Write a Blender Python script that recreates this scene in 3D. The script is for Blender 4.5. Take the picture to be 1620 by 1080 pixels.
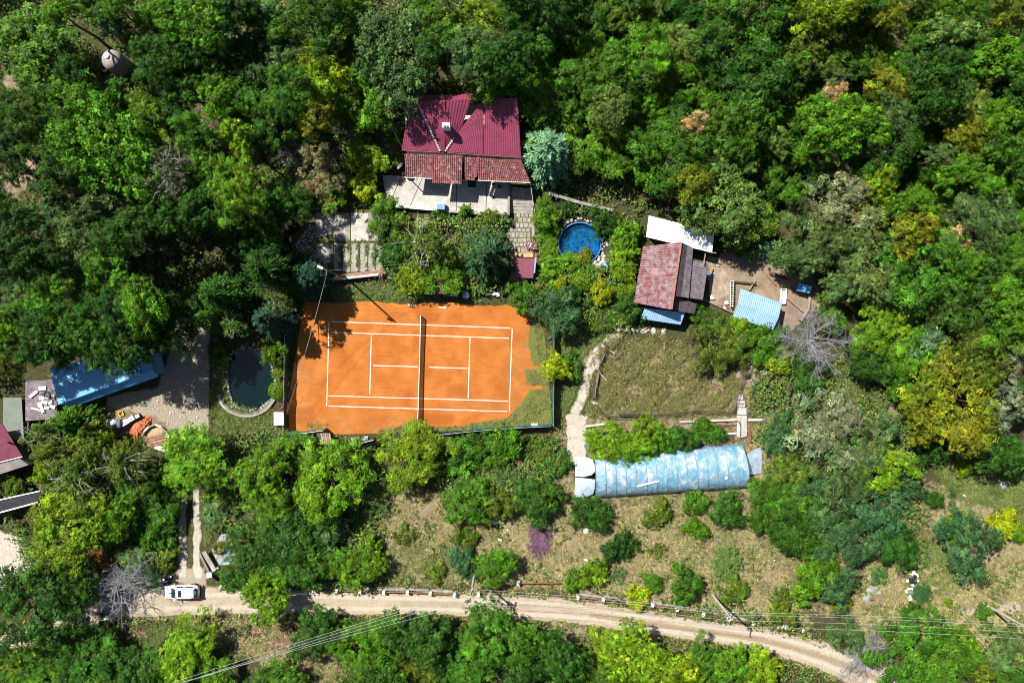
import bpy, math, random
import numpy as np
from mathutils import Vector, Matrix

S = bpy.context.scene
for o in list(bpy.data.objects):
    bpy.data.objects.remove(o)

# ------------------------------------------------------------------ camera, sky, sun
H = 100.0                      # camera height above the ground, metres
K = 1620 / 1.0 / (2 * 66.667)  # photo pixels per metre on the ground
cam = bpy.data.cameras.new('camera')
cam.sensor_width = 36.0
cam.lens = 36.0 * H / (2 * 66.667)
cam.clip_start = 0.5
cam.clip_end = 3000
cam_o = bpy.data.objects.new('camera', cam)
S.collection.objects.link(cam_o)
cam_o.location = (0, 0, H)
S.camera = cam_o

SUN_EL = math.radians(52)
to_sun = Vector((-0.74 * math.cos(SUN_EL), 0.67 * math.cos(SUN_EL), math.sin(SUN_EL)))
w = bpy.data.worlds.new('World')
S.world = w
w.use_nodes = True
wn = w.node_tree
bgn = wn.nodes['Background']
sky = wn.nodes.new('ShaderNodeTexSky')
sky.sky_type = 'NISHITA'
sky.sun_disc = False
sky.sun_elevation = SUN_EL
sky.sun_rotation = math.atan2(to_sun.x, to_sun.y)
wn.links.new(sky.outputs['Color'], bgn.inputs['Color'])
bgn.inputs['Strength'].default_value = 0.05
sun = bpy.data.lights.new('sun', 'SUN')
sun.energy = 5.0
sun.angle = math.radians(0.5)
sun.color = (1.0, 0.95, 0.87)
sun_o = bpy.data.objects.new('sun', sun)
S.collection.objects.link(sun_o)
sun_o.rotation_euler = (-to_sun).to_track_quat('-Z', 'Y').to_euler()
sun_o.location = (-60, 60, 90)
S.view_settings.view_transform = 'Standard'
S.view_settings.look = 'None'
S.view_settings.gamma = 1
S.view_settings.use_curve_mapping = False
S.view_settings.exposure = 0.92
S.cycles.filter_width = 1.0

# ------------------------------------------------------------------ helpers
C = S.collection
rng = random.Random(11)
nr = np.random.default_rng(7)


def P(px, py, z=0.0):
    """ground position of the thing seen at photo pixel (px, py) when it sits z metres up"""
    f = (H - z) / H / K
    return Vector(((px - 810) * f, (540 - py) * f, z))


def PP(pts, z=0.0):
    return [P(p[0], p[1], p[2] if len(p) > 2 else z) for p in pts]


def tag(o, label=None, cat=None, group=None, kind=None):
    if label: o['label'] = label
    if cat: o['category'] = cat
    if group: o['group'] = group
    if kind: o['kind'] = kind
    return o


def thing(name, loc, label, cat, group=None):
    o = bpy.data.objects.new(name, None)
    C.objects.link(o)
    o.location = loc
    o.empty_display_size = 0.3
    return tag(o, label, cat, group)


class MB:
    def __init__(self):
        self.v, self.f = [], []

    def add(self, vs, fs):
        n = len(self.v)
        self.v += [Vector(p) for p in vs]
        self.f += [tuple(n + i for i in f) for f in fs]
        return self

    def box(self, c, s, rz=0.0, rx=0.0, ry=0.0):
        m = Matrix.Rotation(rz, 3, 'Z') @ Matrix.Rotation(ry, 3, 'Y') @ Matrix.Rotation(rx, 3, 'X')
        c = Vector(c)
        vs = [c + m @ Vector((x * s[0] / 2, y * s[1] / 2, z * s[2] / 2)) for x in (-1, 1) for y in (-1, 1) for z in (-1, 1)]
        return self.add(vs, [(0, 1, 3, 2), (4, 6, 7, 5), (0, 4, 5, 1), (2, 3, 7, 6), (0, 2, 6, 4), (1, 5, 7, 3)])

    def bar(self, a, b, wdt, hgt):
        """box beam from a to b"""
        a, b = Vector(a), Vector(b)
        d = b - a
        x = d.normalized()
        y = Vector((0, 0, 1)).cross(x)
        if y.length < 1e-4: y = Vector((0, 1, 0))
        y.normalize()
        z = x.cross(y)
        vs = []
        for p in (a, b):
            for sy in (-1, 1):
                for sz in (-1, 1):
                    vs.append(p + y * sy * wdt / 2 + z * sz * hgt / 2)
        return self.add(vs, [(0, 1, 3, 2), (4, 6, 7, 5), (0, 4, 5, 1), (2, 3, 7, 6), (0, 2, 6, 4), (1, 5, 7, 3)])

    def tube(self, pts, radii, n=6, cap=True):
        pts = [Vector(p) for p in pts]
        if not isinstance(radii, (list, tuple)): radii = [radii] * len(pts)
        base = len(self.v)
        for i, p in enumerate(pts):
            t = (pts[min(i + 1, len(pts) - 1)] - pts[max(i - 1, 0)]).normalized()
            u = t.cross(Vector((0.3, 0.1, 1)))
            if u.length < 0.05: u = t.cross(Vector((1, 0, 0)))
            u.normalize()
            q = t.cross(u)
            for k in range(n):
                a = 2 * math.pi * k / n
                self.v.append(p + (u * math.cos(a) + q * math.sin(a)) * radii[i])
        for i in range(len(pts) - 1):
            for k in range(n):
                k2 = (k + 1) % n
                self.f.append((base + i * n + k, base + i * n + k2, base + (i + 1) * n + k2, base + (i + 1) * n + k))
        if cap:
            self.f.append(tuple(base + k for k in range(n))[::-1])
            e = base + (len(pts) - 1) * n
            self.f.append(tuple(e + k for k in range(n)))
        return self

    def prism(self, poly, z0, z1):
        n = len(poly)
        a = sum(poly[i][0] * poly[(i + 1) % n][1] - poly[(i + 1) % n][0] * poly[i][1] for i in range(n))
        if a < 0: poly = poly[::-1]
        vs = [Vector((p[0], p[1], z0)) for p in poly] + [Vector((p[0], p[1], z1)) for p in poly]
        fs = [tuple(range(n))[::-1], tuple(range(n, 2 * n))]
        for i in range(n):
            j = (i + 1) % n
            fs.append((i, j, n + j, n + i))
        return self.add(vs, fs)

    def lathe(self, c, prof, n=24, caps=True):
        c = Vector(c)
        base = len(self.v)
        for r, z in prof:
            for k in range(n):
                a = 2 * math.pi * k / n
                self.v.append(c + Vector((r * math.cos(a), r * math.sin(a), z)))
        for i in range(len(prof) - 1):
            for k in range(n):
                k2 = (k + 1) % n
                self.f.append((base + i * n + k, base + i * n + k2, base + (i + 1) * n + k2, base + (i + 1) * n + k))
        if not caps: return self
        self.f.append(tuple(base + k for k in range(n))[::-1])
        e = base + (len(prof) - 1) * n
        self.f.append(tuple(e + k for k in range(n)))
        return self

    def sheet(self, a, b, c, d, ribs=12, amp=0.03, th=0.03, shape='sine', rows=1, step=0.0, sag=0.0):
        """corrugated sheet; a-b is one end across the ribs, d-c the other end; ribs run a->d"""
        a, b, c, d = [Vector(p) for p in (a, b, c, d)]
        nrm = (b - a).cross(d - a).normalized()
        if nrm.z < 0: nrm = -nrm
        per = 6 if shape == 'sine' else 4
        prof = []
        N = max(1, int(ribs * per)) if ribs else 1
        for i in range(N + 1):
            u = i / N
            if not ribs: h = 0
            elif shape == 'sine': h = amp * math.sin(2 * math.pi * i / per)
            else: h = amp * (1 if i % 4 in (1, 2) else 0)
            prof.append((u, h))
        vrows = []
        for r in range(rows):
            vrows.append((r / rows, step))
            vrows.append(((r + 1) / rows, 0))
        base = len(self.v)
        for v, hs in vrows:
            for u, h in prof:
                p = a * (1 - u) * (1 - v) + b * u * (1 - v) + c * u * v + d * (1 - u) * v
                self.v.append(p + nrm * (h + hs) - Vector((0, 0, sag * math.sin(math.pi * v))))
        W = N + 1
        R = len(vrows)
        nv = W * R
        for r in range(R):
            for i in range(W):
                self.v.append(self.v[base + r * W + i] - nrm * th)
        for r in range(R - 1):
            for i in range(N):
                q = (base + r * W + i, base + r * W + i + 1, base + (r + 1) * W + i + 1, base + (r + 1) * W + i)
                self.f.append(q)
                self.f.append(tuple(x + nv for x in q)[::-1])
        for i in range(N):
            for r in (0, R - 1):
                q = (base + r * W + i, base + r * W + i + 1)
                self.f.append((q[0], q[1], q[1] + nv, q[0] + nv))
        for r in range(R - 1):
            for i in (0, N):
                q = (base + r * W + i, base + (r + 1) * W + i)
                self.f.append((q[0], q[1], q[1] + nv, q[0] + nv))
        return self

    def rock(self, c, s, seed=0, n=1):
        r = random.Random(seed)
        c = Vector(c)
        vs = []
        rz = r.uniform(0, 6.28)
        m = Matrix.Rotation(rz, 3, 'Z')
        for (zz, rr) in ((-0.5, 0.8), (0.1, 1.0), (0.5, 0.62)):
            for k in range(6):
                a = k * math.pi / 3
                j = r.uniform(0.78, 1.15)
                vs.append(c + m @ Vector((math.cos(a) * rr * j * s[0] / 2, math.sin(a) * rr * j * s[1] / 2, zz * s[2] * r.uniform(0.85, 1.1))))
        fs = [tuple(range(6))[::-1], tuple(range(12, 18))]
        for i in range(2):
            for k in range(6):
                k2 = (k + 1) % 6
                fs.append((i * 6 + k, i * 6 + k2, i * 6 + 6 + k2, i * 6 + 6 + k))
        return self.add(vs, fs)

    def build(self, name, mat, parent=None, smooth=False, label=None):
        me = bpy.data.meshes.new(name)
        off = parent.matrix_basis.translation.copy() if parent else Vector((0, 0, 0))
        if parent and parent.parent: off = off + parent.parent.location
        me.from_pydata([tuple(p - off) for p in self.v], [], self.f)
        if smooth:
            me.polygons.foreach_set('use_smooth', [True] * len(me.polygons))
        me.materials.append(mat)
        me.update()
        o = bpy.data.objects.new(name, me)
        C.objects.link(o)
        if parent: o.parent = parent
        if label: o['label'] = label
        return o


def copy_tree(o, loc, label=None, rz=None):
    def rec(src, par):
        c = src.copy()
        C.objects.link(c)
        if par: c.parent = par
        for ch in src.children: rec(ch, c)
        return c
    r = rec(o, None)
    r.location = loc
    if rz is not None: r.rotation_euler.z = rz
    if label: r['label'] = label
    return r


# ------------------------------------------------------------------ materials
class NT:
    def __init__(self, name):
        self.m = bpy.data.materials.new(name)
        self.m.use_nodes = True
        self.t = self.m.node_tree
        self.b = self.t.nodes['Principled BSDF']
        self.out = self.t.nodes['Material Output']

    def n(self, typ, **kw):
        x = self.t.nodes.new(typ)
        for k, v in kw.items():
            if k.startswith('i_'):
                x.inputs[k[2:].replace('_', ' ')].default_value = v
            else:
                setattr(x, k, v)
        return x

    def l(self, a, b):
        self.t.links.new(a, b)

    def pos(self):
        if not hasattr(self, '_p'): self._p = self.n('ShaderNodeNewGeometry').outputs['Position']
        return self._p

    def noise(self, scale, detail=4, rough=0.6, vec=None, dist=0.0):
        x = self.n('ShaderNodeTexNoise')
        x.inputs['Scale'].default_value = scale
        x.inputs['Detail'].default_value = detail
        x.inputs['Roughness'].default_value = rough
        x.inputs['Distortion'].default_value = dist
        self.l(vec if vec else self.pos(), x.inputs['Vector'])
        return x.outputs['Fac']

    def ramp(self, fac, stops):
        x = self.n('ShaderNodeValToRGB')
        e = x.color_ramp.elements
        while len(e) < len(stops): e.new(0.5)
        for i, (p, c) in enumerate(stops):
            e[i].position = p
            e[i].color = (*c, 1) if not isinstance(c, (int, float)) else (c, c, c, 1)
        self.l(fac, x.inputs['Fac'])
        return x.outputs['Color']

    def mix(self, fac, a, b, mode='MIX'):
        x = self.n('ShaderNodeMix', data_type='RGBA', blend_type=mode)
        for sock, val in ((x.inputs['Factor'], fac), (x.inputs['A'], a), (x.inputs['B'], b)):
            if hasattr(val, 'is_output'): self.l(val, sock)
            elif isinstance(val, (int, float)):
                sock.default_value = val if sock.type == 'VALUE' else (val, val, val, 1)
            else: sock.default_value = (*val, 1)
        return [o for o in x.outputs if o.type == 'RGBA'][0]

    def math(self, op, a, b=0.0, clamp=False):
        x = self.n('ShaderNodeMath', operation=op, use_clamp=clamp)
        for s, v in ((x.inputs[0], a), (x.inputs[1], b)):
            if hasattr(v, 'is_output'): self.l(v, s)
            else: s.default_value = v
        return x.outputs[0]

    def bump(self, h, strength=0.3, dist=0.05):
        x = self.n('ShaderNodeBump')
        x.inputs['Strength'].default_value = strength
        x.inputs['Distance'].default_value = dist
        self.l(h, x.inputs['Height'])
        self.l(x.outputs['Normal'], self.b.inputs['Normal'])

    def base(self, c):
        if hasattr(c, 'is_output'): self.l(c, self.b.inputs['Base Color'])
        else: self.b.inputs['Base Color'].default_value = (*c, 1)


def M(name, col, rough=0.8, var=0.3, scale=1.2, bump=0.25, metal=0.0, spec=0.3, col2=None, thr=(0.4, 0.62), fine=9.0):
    """plain weathered material: broad tone noise, fine grain, optional second colour in blotches"""
    t = NT(name)
    f = t.noise(scale, 5, 0.65)
    lo = tuple(c * (1 - var) for c in col)
    hi = tuple(min(1, c * (1 + var)) for c in col)
    c = t.ramp(f, [(0.3, lo), (0.7, hi)])
    g = t.noise(fine, 3, 0.7)
    if col2:
        m = t.ramp(t.noise(scale * 0.9, 6, 0.7, dist=0.6), [(thr[0], 0.0), (thr[1], 1.0)])
        c = t.mix(m, c, col2)
    c = t.mix(0.6, c, t.ramp(g, [(0.25, 0.62), (0.75, 1.0)]), 'MULTIPLY')
    t.base(c)
    t.b.inputs['Roughness'].default_value = rough
    t.b.inputs['Metallic'].default_value = metal
    t.b.inputs['Specular IOR Level'].default_value = spec
    if bump: t.bump(g, bump, 0.04)
    return t.m


def leaf_material():
    t = NT('foliage')
    oi = t.n('ShaderNodeObjectInfo')
    at = t.n('ShaderNodeAttribute', attribute_name='var')
    c = t.mix(1.0, oi.outputs['Color'], at.outputs['Color'], 'MULTIPLY')
    t.base(c)
    t.b.inputs['Roughness'].default_value = 0.5
    t.b.inputs['Specular IOR Level'].default_value = 0.16
    tr = t.n('ShaderNodeBsdfTranslucent')
    t.l(t.mix(1.0, c, (1.0, 1.25, 0.4), 'MULTIPLY'), tr.inputs['Color'])
    mx = t.n('ShaderNodeMixShader')
    mx.inputs[0].default_value = 0.2
    t.l(t.b.outputs[0], mx.inputs[1])
    t.l(tr.outputs[0], mx.inputs[2])
    t.l(mx.outputs[0], t.out.inputs['Surface'])
    return t.m


def grass_material(name):
    t = NT(name)
    at = t.n('ShaderNodeAttribute', attribute_name='var')
    t.base(at.outputs['Color'])
    t.b.inputs['Roughness'].default_value = 0.7
    t.b.inputs['Specular IOR Level'].default_value = 0.2
    return t.m


def ground_material():
    t = NT('ground_soil_and_turf')
    a = t.n('ShaderNodeAttribute', attribute_name='zone')     # r dry grass, g green turf, b bare dirt
    b = t.n('ShaderNodeAttribute', attribute_name='zone_b')   # r gravel, g pale sand, b brown litter
    sa = t.n('ShaderNodeSeparateColor'); t.l(a.outputs['Color'], sa.inputs[0])
    sb = t.n('ShaderNodeSeparateColor'); t.l(b.outputs['Color'], sb.inputs[0])
    n1 = t.noise(0.55, 6, 0.68, dist=0.5)
    n2 = t.noise(2.2, 5, 0.7, dist=0.8)
    n3 = t.noise(7.0, 4, 0.75)
    n4 = t.noise(0.16, 3, 0.6)
    brk = t.math('ADD', t.math('MULTIPLY', n1, 0.55), t.math('MULTIPLY', n2, 0.45))   # ~0.5

    def mask(wt, k=5.0, bias=0.0):
        # weight plus breakup noise, sharpened
        s = t.math('ADD', t.math('MULTIPLY', wt, 1.1), t.math('SUBTRACT', brk, 1.08 - bias))
        return t.math('MULTIPLY', s, k, True)
    litter = t.ramp(n2, [(0.3, (0.035, 0.028, 0.016)), (0.45, (0.085, 0.066, 0.036)), (0.56, (0.05, 0.075, 0.02)), (0.7, (0.17, 0.135, 0.085))])
    dry = t.ramp(n2, [(0.3, (0.12, 0.098, 0.048)), (0.45, (0.25, 0.205, 0.105)), (0.58, (0.37, 0.305, 0.175)), (0.72, (0.46, 0.385, 0.25))])
    dry = t.mix(t.ramp(n1, [(0.5, 0.0), (0.7, 1.0)]), dry, t.ramp(n2, [(0.3, (0.12, 0.135, 0.035)), (0.7, (0.34, 0.32, 0.11))]))
    turf = t.ramp(n2, [(0.3, (0.035, 0.07, 0.014)), (0.5, (0.075, 0.12, 0.025)), (0.7, (0.13, 0.16, 0.045))])
    dirt = t.ramp(n1, [(0.3, (0.19, 0.135, 0.09)), (0.55, (0.32, 0.245, 0.17)), (0.75, (0.42, 0.345, 0.25))])
    brown = t.ramp(n2, [(0.3, (0.11, 0.065, 0.04)), (0.6, (0.24, 0.15, 0.105)), (0.8, (0.34, 0.25, 0.18))])
    grav = t.ramp(n3, [(0.3, (0.2, 0.165, 0.12)), (0.55, (0.4, 0.35, 0.27)), (0.72, (0.55, 0.5, 0.42))])
    sand = t.ramp(n2, [(0.3, (0.42, 0.38, 0.31)), (0.7, (0.62, 0.57, 0.48))])
    c = litter
    c = t.mix(mask(sb.outputs[2]), c, brown)
    c = t.mix(mask(sa.outputs[0]), c, dry)
    c = t.mix(mask(sa.outputs[1]), c, turf)
    c = t.mix(mask(sa.outputs[2]), c, dirt)
    c = t.mix(mask(sb.outputs[0]), c, grav)
    c = t.mix(mask(sb.outputs[1]), c, sand)
    c = t.mix(0.75, c, t.ramp(n3, [(0.25, 0.5), (0.72, 1.0)]), 'MULTIPLY')
    c = t.mix(0.5, c, t.ramp(n4, [(0.3, 0.7), (0.7, 1.0)]), 'MULTIPLY')
    t.base(c)
    t.b.inputs['Roughness'].default_value = 0.95
    t.b.inputs['Specular IOR Level'].default_value = 0.1
    t.bump(t.math('ADD', n3, n2), 0.7, 0.12)
    return t.m


def clay_material():
    t = NT('orange_clay')
    a = t.n('ShaderNodeAttribute', attribute_name='zone')     # r grass cover, g damp/dark clay, b crumbs
    sa = t.n('ShaderNodeSeparateColor'); t.l(a.outputs['Color'], sa.inputs[0])
    n1 = t.noise(0.35, 5, 0.6)
    n2 = t.noise(1.6, 6, 0.75, dist=1.2)
    n3 = t.noise(9.0, 3, 0.7)
    clay = t.ramp(n1, [(0.3, (0.33, 0.10, 0.021)), (0.5, (0.41, 0.135, 0.028)), (0.7, (0.47, 0.175, 0.045))])
    # brush streaks dragged along the court
    mp = t.n('ShaderNodeMapping'); mp.inputs['Scale'].default_value = (0.25, 3.0, 1)
    t.l(t.pos(), mp.inputs['Vector'])
    st = t.noise(1.3, 5, 0.7, vec=mp.outputs['Vector'])
    clay = t.mix(0.7, clay, t.ramp(st, [(0.3, 0.74), (0.65, 1.0)]), 'MULTIPLY')
    damp = t.math('MULTIPLY', t.math('ADD', t.math('MULTIPLY', sa.outputs[1], 1.1), t.math('SUBTRACT', n2, 0.85)), 3.0, True)
    c = t.mix(t.math('MULTIPLY', damp, 0.75), clay, (0.3, 0.085, 0.02))
    crumb = t.math('MULTIPLY', t.math('MULTIPLY', sa.outputs[2], t.math('SUBTRACT', n2, 0.5)), 14.0, True)
    c = t.mix(crumb, c, (0.24, 0.13, 0.05))
    spots = t.ramp(t.noise(2.6, 2, 0.5), [(0.70, 0.0), (0.74, 1.0)])
    c = t.mix(t.math('MULTIPLY', spots, 0.5), c, (0.25, 0.08, 0.02))
    gr = t.math('MULTIPLY', t.math('ADD', t.math('MULTIPLY', sa.outputs[0], 1.1), t.math('SUBTRACT', t.math('ADD', t.math('MULTIPLY', n2, 0.6), t.math('MULTIPLY', n3, 0.4)), 1.05)), 6.0, True)
    green = t.ramp(n3, [(0.3, (0.07, 0.085, 0.02)), (0.7, (0.17, 0.17, 0.05))])
    c = t.mix(gr, c, green)
    c = t.mix(0.35, c, t.ramp(n3, [(0.25, 0.7), (0.7, 1.0)]), 'MULTIPLY')
    t.base(c)
    t.b.inputs['Roughness'].default_value = 0.95
    t.b.inputs['Specular IOR Level'].default_value = 0.1
    t.bump(t.math('ADD', n3, t.math('MULTIPLY', n2, 2.0)), 0.25, 0.04)
    return t.m


def road_material():
    t = NT('sandy_dirt_road')
    n1 = t.noise(0.45, 5, 0.65)
    n2 = t.noise(2.4, 5, 0.75, dist=0.6)
    n3 = t.noise(11, 3, 0.7)
    a = t.n('ShaderNodeAttribute', attribute_name='zone')      # r wheel track, g verge, b spoil
    sa = t.n('ShaderNodeSeparateColor'); t.l(a.outputs['Color'], sa.inputs[0])
    c = t.ramp(n1, [(0.3, (0.37, 0.295, 0.21)), (0.55, (0.46, 0.38, 0.285)), (0.75, (0.52, 0.44, 0.34))])
    tr = t.math('MULTIPLY', t.math('ADD', sa.outputs[0], t.math('SUBTRACT', n2, 0.85)), 2.2, True)
    c = t.mix(tr, c, (0.53, 0.465, 0.375))
    sp = t.math('MULTIPLY', t.math('ADD', sa.outputs[2], t.math('SUBTRACT', n2, 1.02)), 5.0, True)
    c = t.mix(sp, c, (0.34, 0.265, 0.185))
    vg = t.math('MULTIPLY', t.math('ADD', sa.outputs[1], t.math('SUBTRACT', n2, 1.0)), 6.0, True)
    c = t.mix(vg, c, t.ramp(n3, [(0.3, (0.14, 0.11, 0.055)), (0.7, (0.27, 0.21, 0.13))]))
    c = t.mix(0.6, c, t.ramp(n3, [(0.25, 0.6), (0.65, 1.0)]), 'MULTIPLY')
    t.base(c)
    t.b.inputs['Roughness'].default_value = 0.95
    t.b.inputs['Specular IOR Level'].default_value = 0.1
    t.bump(t.math('ADD', n3, t.math('MULTIPLY', n2, 2.5)), 0.8, 0.12)
    return t.m


def film_material():
    t = NT('greenhouse_film')
    mp = t.n('ShaderNodeMapping'); mp.inputs['Scale'].default_value = (0.8, 0.6, 0.6)
    t.l(t.pos(), mp.inputs['Vector'])
    n = t.noise(1.3, 6, 0.7, vec=mp.outputs['Vector'], dist=0.4)
    t.base(t.ramp(n, [(0.38, (0.14, 0.43, 0.62)), (0.52, (0.3, 0.52, 0.7)), (0.63, (0.7, 0.76, 0.84))]))  # blue of the reflected sky is put into the film's base colour
    t.b.inputs['Roughness'].default_value = 0.22
    t.b.inputs['Specular IOR Level'].default_value = 0.8
    t.bump(n, 1.0, 0.3)
    tr = t.n('ShaderNodeBsdfTransparent'); tr.inputs['Color'].default_value = (0.8, 0.93, 1.0, 1)
    mx = t.n('ShaderNodeMixShader'); mx.inputs[0].default_value = 0.6
    t.l(tr.outputs[0], mx.inputs[1]); t.l(t.b.outputs[0], mx.inputs[2])
    t.l(mx.outputs[0], t.out.inputs['Surface'])
    return t.m


def screen_material(name, col, see=0.25):
    t = NT(name)
    n = t.noise(1.4, 4, 0.6)
    t.base(t.ramp(n, [(0.3, tuple(c * 0.7 for c in col)), (0.7, tuple(c * 1.3 for c in col))]))
    t.b.inputs['Roughness'].default_value = 0.6
    tr = t.n('ShaderNodeBsdfTransparent')
    mx = t.n('ShaderNodeMixShader'); mx.inputs[0].default_value = 1 - see
    t.l(tr.outputs[0], mx.inputs[1]); t.l(t.b.outputs[0], mx.inputs[2])
    t.l(mx.outputs[0], t.out.inputs['Surface'])
    return t.m


def water_material(name, tint, see):
    t = NT(name)
    t.base(tint)
    t.b.inputs['Roughness'].default_value = 0.05
    n = t.noise(3.0, 3, 0.5)
    t.bump(n, 0.08, 0.05)
    tr = t.n('ShaderNodeBsdfTransparent'); tr.inputs['Color'].default_value = (0.55, 0.82, 0.95, 1)
    mx = t.n('ShaderNodeMixShader'); mx.inputs[0].default_value = 1 - see
    t.l(tr.outputs[0], mx.inputs[1]); t.l(t.b.outputs[0], mx.inputs[2])
    t.l(mx.outputs[0], t.out.inputs['Surface'])
    return t.m


LEAF = leaf_material()
GRASS = grass_material('grass_blades')
BARK = M('bark', (0.10, 0.075, 0.05), 0.9, 0.4, 2.0)
PALEBARK = M('pale_bark', (0.56, 0.54, 0.5), 0.85, 0.25, 2.0, col2=(0.2, 0.18, 0.15))
GREYTWIG = M('grey_dead_wood', (0.21, 0.21, 0.225), 0.9, 0.3, 2.0)
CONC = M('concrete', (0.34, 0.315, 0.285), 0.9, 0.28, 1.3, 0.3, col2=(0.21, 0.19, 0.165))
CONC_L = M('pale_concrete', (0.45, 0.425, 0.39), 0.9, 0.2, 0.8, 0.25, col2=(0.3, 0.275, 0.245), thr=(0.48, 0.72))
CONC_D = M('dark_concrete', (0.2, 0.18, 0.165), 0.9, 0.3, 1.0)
STONE = M('stone', (0.34, 0.31, 0.27), 0.9, 0.45, 1.6)
WHITE = M('white_paint', (0.78, 0.78, 0.76), 0.55, 0.06, 1.0, 0.05)
OFFWHITE = M('weathered_white', (0.62, 0.6, 0.56), 0.7, 0.2, 1.5, 0.15, col2=(0.4, 0.36, 0.3), thr=(0.55, 0.8))
GREYMET = M('grey_metal', (0.36, 0.38, 0.4), 0.45, 0.2, 1.5, 0.05, metal=0.5, spec=0.5)
DARKMET = M('dark_metal', (0.035, 0.035, 0.04), 0.5, 0.3, 1.5, 0.05)
RUST = M('rusty_steel', (0.20, 0.085, 0.045), 0.8, 0.35, 2.0)
WOOD = M('grey_weathered_wood', (0.3, 0.24, 0.19), 0.9, 0.3, 2.0)
WOOD_R = M('reddish_wood', (0.3, 0.16, 0.12), 0.85, 0.35, 2.5)
WOOD_D = M('dark_wood', (0.085, 0.06, 0.045), 0.9, 0.35, 2.0)
PLASTER = M('cream_plaster', (0.55, 0.5, 0.42), 0.9, 0.15, 0.9)
ROOFRED = M('crimson_sheet_roof', (0.235, 0.04, 0.082), 0.45, 0.15, 0.7, 0.04, spec=0.4, col2=(0.15, 0.036, 0.052), thr=(0.48, 0.75))
TILE = M('old_clay_tile', (0.19, 0.062, 0.068), 0.8, 0.4, 2.6, 0.3, col2=(0.42, 0.29, 0.24), thr=(0.52, 0.66))
BRICK = M('orange_brick', (0.46, 0.15, 0.065), 0.9, 0.35, 3.0)
MAROON = M('maroon_roof_paint', (0.2, 0.055, 0.085), 0.6, 0.2, 1.0, 0.1)
BLUEROOF = M('skylight_tinted_sheet', (0.10, 0.34, 0.62), 0.38, 0.1, 0.6, 0.03, spec=0.5)  # blue skylight on the pale, shaded shed roof is put into the colour
PALEBLUE = M('pale_blue_sheet', (0.22, 0.38, 0.56), 0.5, 0.15, 0.8, 0.05, spec=0.4, col2=(0.3, 0.42, 0.52), thr=(0.5, 0.75))
WHITEROOF = M('white_sheet_metal', (0.80, 0.82, 0.84), 0.45, 0.05, 0.6, 0.03)
REDSHEET = M('faded_red_fibre_sheet', (0.21, 0.075, 0.08), 0.85, 0.45, 1.8, 0.2, col2=(0.32, 0.255, 0.265), thr=(0.42, 0.62))
GREYSHEET = M('grey_fibre_sheet', (0.2, 0.165, 0.185), 0.85, 0.35, 1.5, 0.2, col2=(0.36, 0.32, 0.34), thr=(0.5, 0.7))
DARKSHEET = M('dark_fibre_sheet', (0.085, 0.065, 0.075), 0.85, 0.35, 1.5, 0.2)
GREENSCREEN = screen_material('green_windscreen_net', (0.02, 0.17, 0.16), 0.18)
DARKSCREEN = screen_material('dark_green_windscreen_net', (0.012, 0.05, 0.055), 0.25)
NETTING = screen_material('grey_netting', (0.2, 0.2, 0.17), 0.75)
FILM = film_material()
PONDW = water_material('pond_water', (0.003, 0.012, 0.013), 0.03)
POOLW = water_material('pool_water', (0.015, 0.1, 0.2), 0.8)
LINER = M('blue_pool_liner', (0.035, 0.34, 0.56), 0.5, 0.5, 1.6, 0.05, col2=(0.1, 0.12, 0.11), thr=(0.5, 0.64))
GLASS = M('dark_glass', (0.015, 0.035, 0.05), 0.08, 0.05, 1.0, 0.0, spec=0.8)
CARPAINT = M('white_car_paint', (0.82, 0.83, 0.85), 0.22, 0.02, 1.0, 0.0, spec=0.6)
RUBBER = M('black_rubber', (0.02, 0.02, 0.02), 0.8, 0.2, 3.0, 0.1)
BLACK = M('black_plastic', (0.02, 0.02, 0.022), 0.5, 0.2, 2.0, 0.05)
PURPLE = M('purple_plastic', (0.2, 0.04, 0.36), 0.5, 0.1, 2.0, 0.05)
YELLOW = M('yellow_plastic', (0.6, 0.36, 0.02), 0.5, 0.15, 2.0, 0.05)
ORANGE = M('orange_tarp', (0.62, 0.2, 0.04), 0.7, 0.2, 1.5, 0.4)
BLUEP = M('blue_plastic', (0.06, 0.2, 0.42), 0.5, 0.15, 2.0, 0.05)
PINK = M('pink_petals', (0.6, 0.16, 0.18), 0.8, 0.35, 3.0)
REDGLASS = M('red_lens', (0.4, 0.01, 0.01), 0.2, 0.05, 1.0, 0.0, spec=0.6)
LENS = M('clear_lens', (0.6, 0.65, 0.68), 0.1, 0.05, 1.0, 0.0, spec=0.8)
GREYSLAB = M('blue_grey_paving', (0.3, 0.33, 0.38), 0.85, 0.15, 1.0, 0.2)
SKIN = M('skin', (0.42, 0.24, 0.17), 0.6, 0.1, 3.0, 0.05)
CLOTH = M('dark_cloth', (0.02, 0.02, 0.035), 0.9, 0.3, 3.0, 0.2)
WIRE = M('aluminium_wire', (0.34, 0.37, 0.36), 0.4, 0.05, 1.0, 0.0)

# ------------------------------------------------------------------ mesh from arrays
def quads_mesh(name, verts, var=None, mat=None):
    """verts (n,4,3) -> mesh of n loose quads, var (n,3) colour factor per quad"""
    n = len(verts)
    me = bpy.data.meshes.new(name)
    me.vertices.add(n * 4)
    me.vertices.foreach_set('co', verts.reshape(-1).astype(np.float32))
    me.loops.add(n * 4)
    me.loops.foreach_set('vertex_index', np.arange(n * 4, dtype=np.int32))
    me.polygons.add(n)
    me.polygons.foreach_set('loop_start', np.arange(0, n * 4, 4, dtype=np.int32))
    me.update(calc_edges=True)
    if var is not None:
        at = me.color_attributes.new('var', 'FLOAT_COLOR', 'POINT')
        c = np.ones((n, 4, 4), np.float32)
        c[:, :, :3] = var[:, None, :]
        at.data.foreach_set('color', c.reshape(-1))
    if mat: me.materials.append(mat)
    return me


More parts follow.
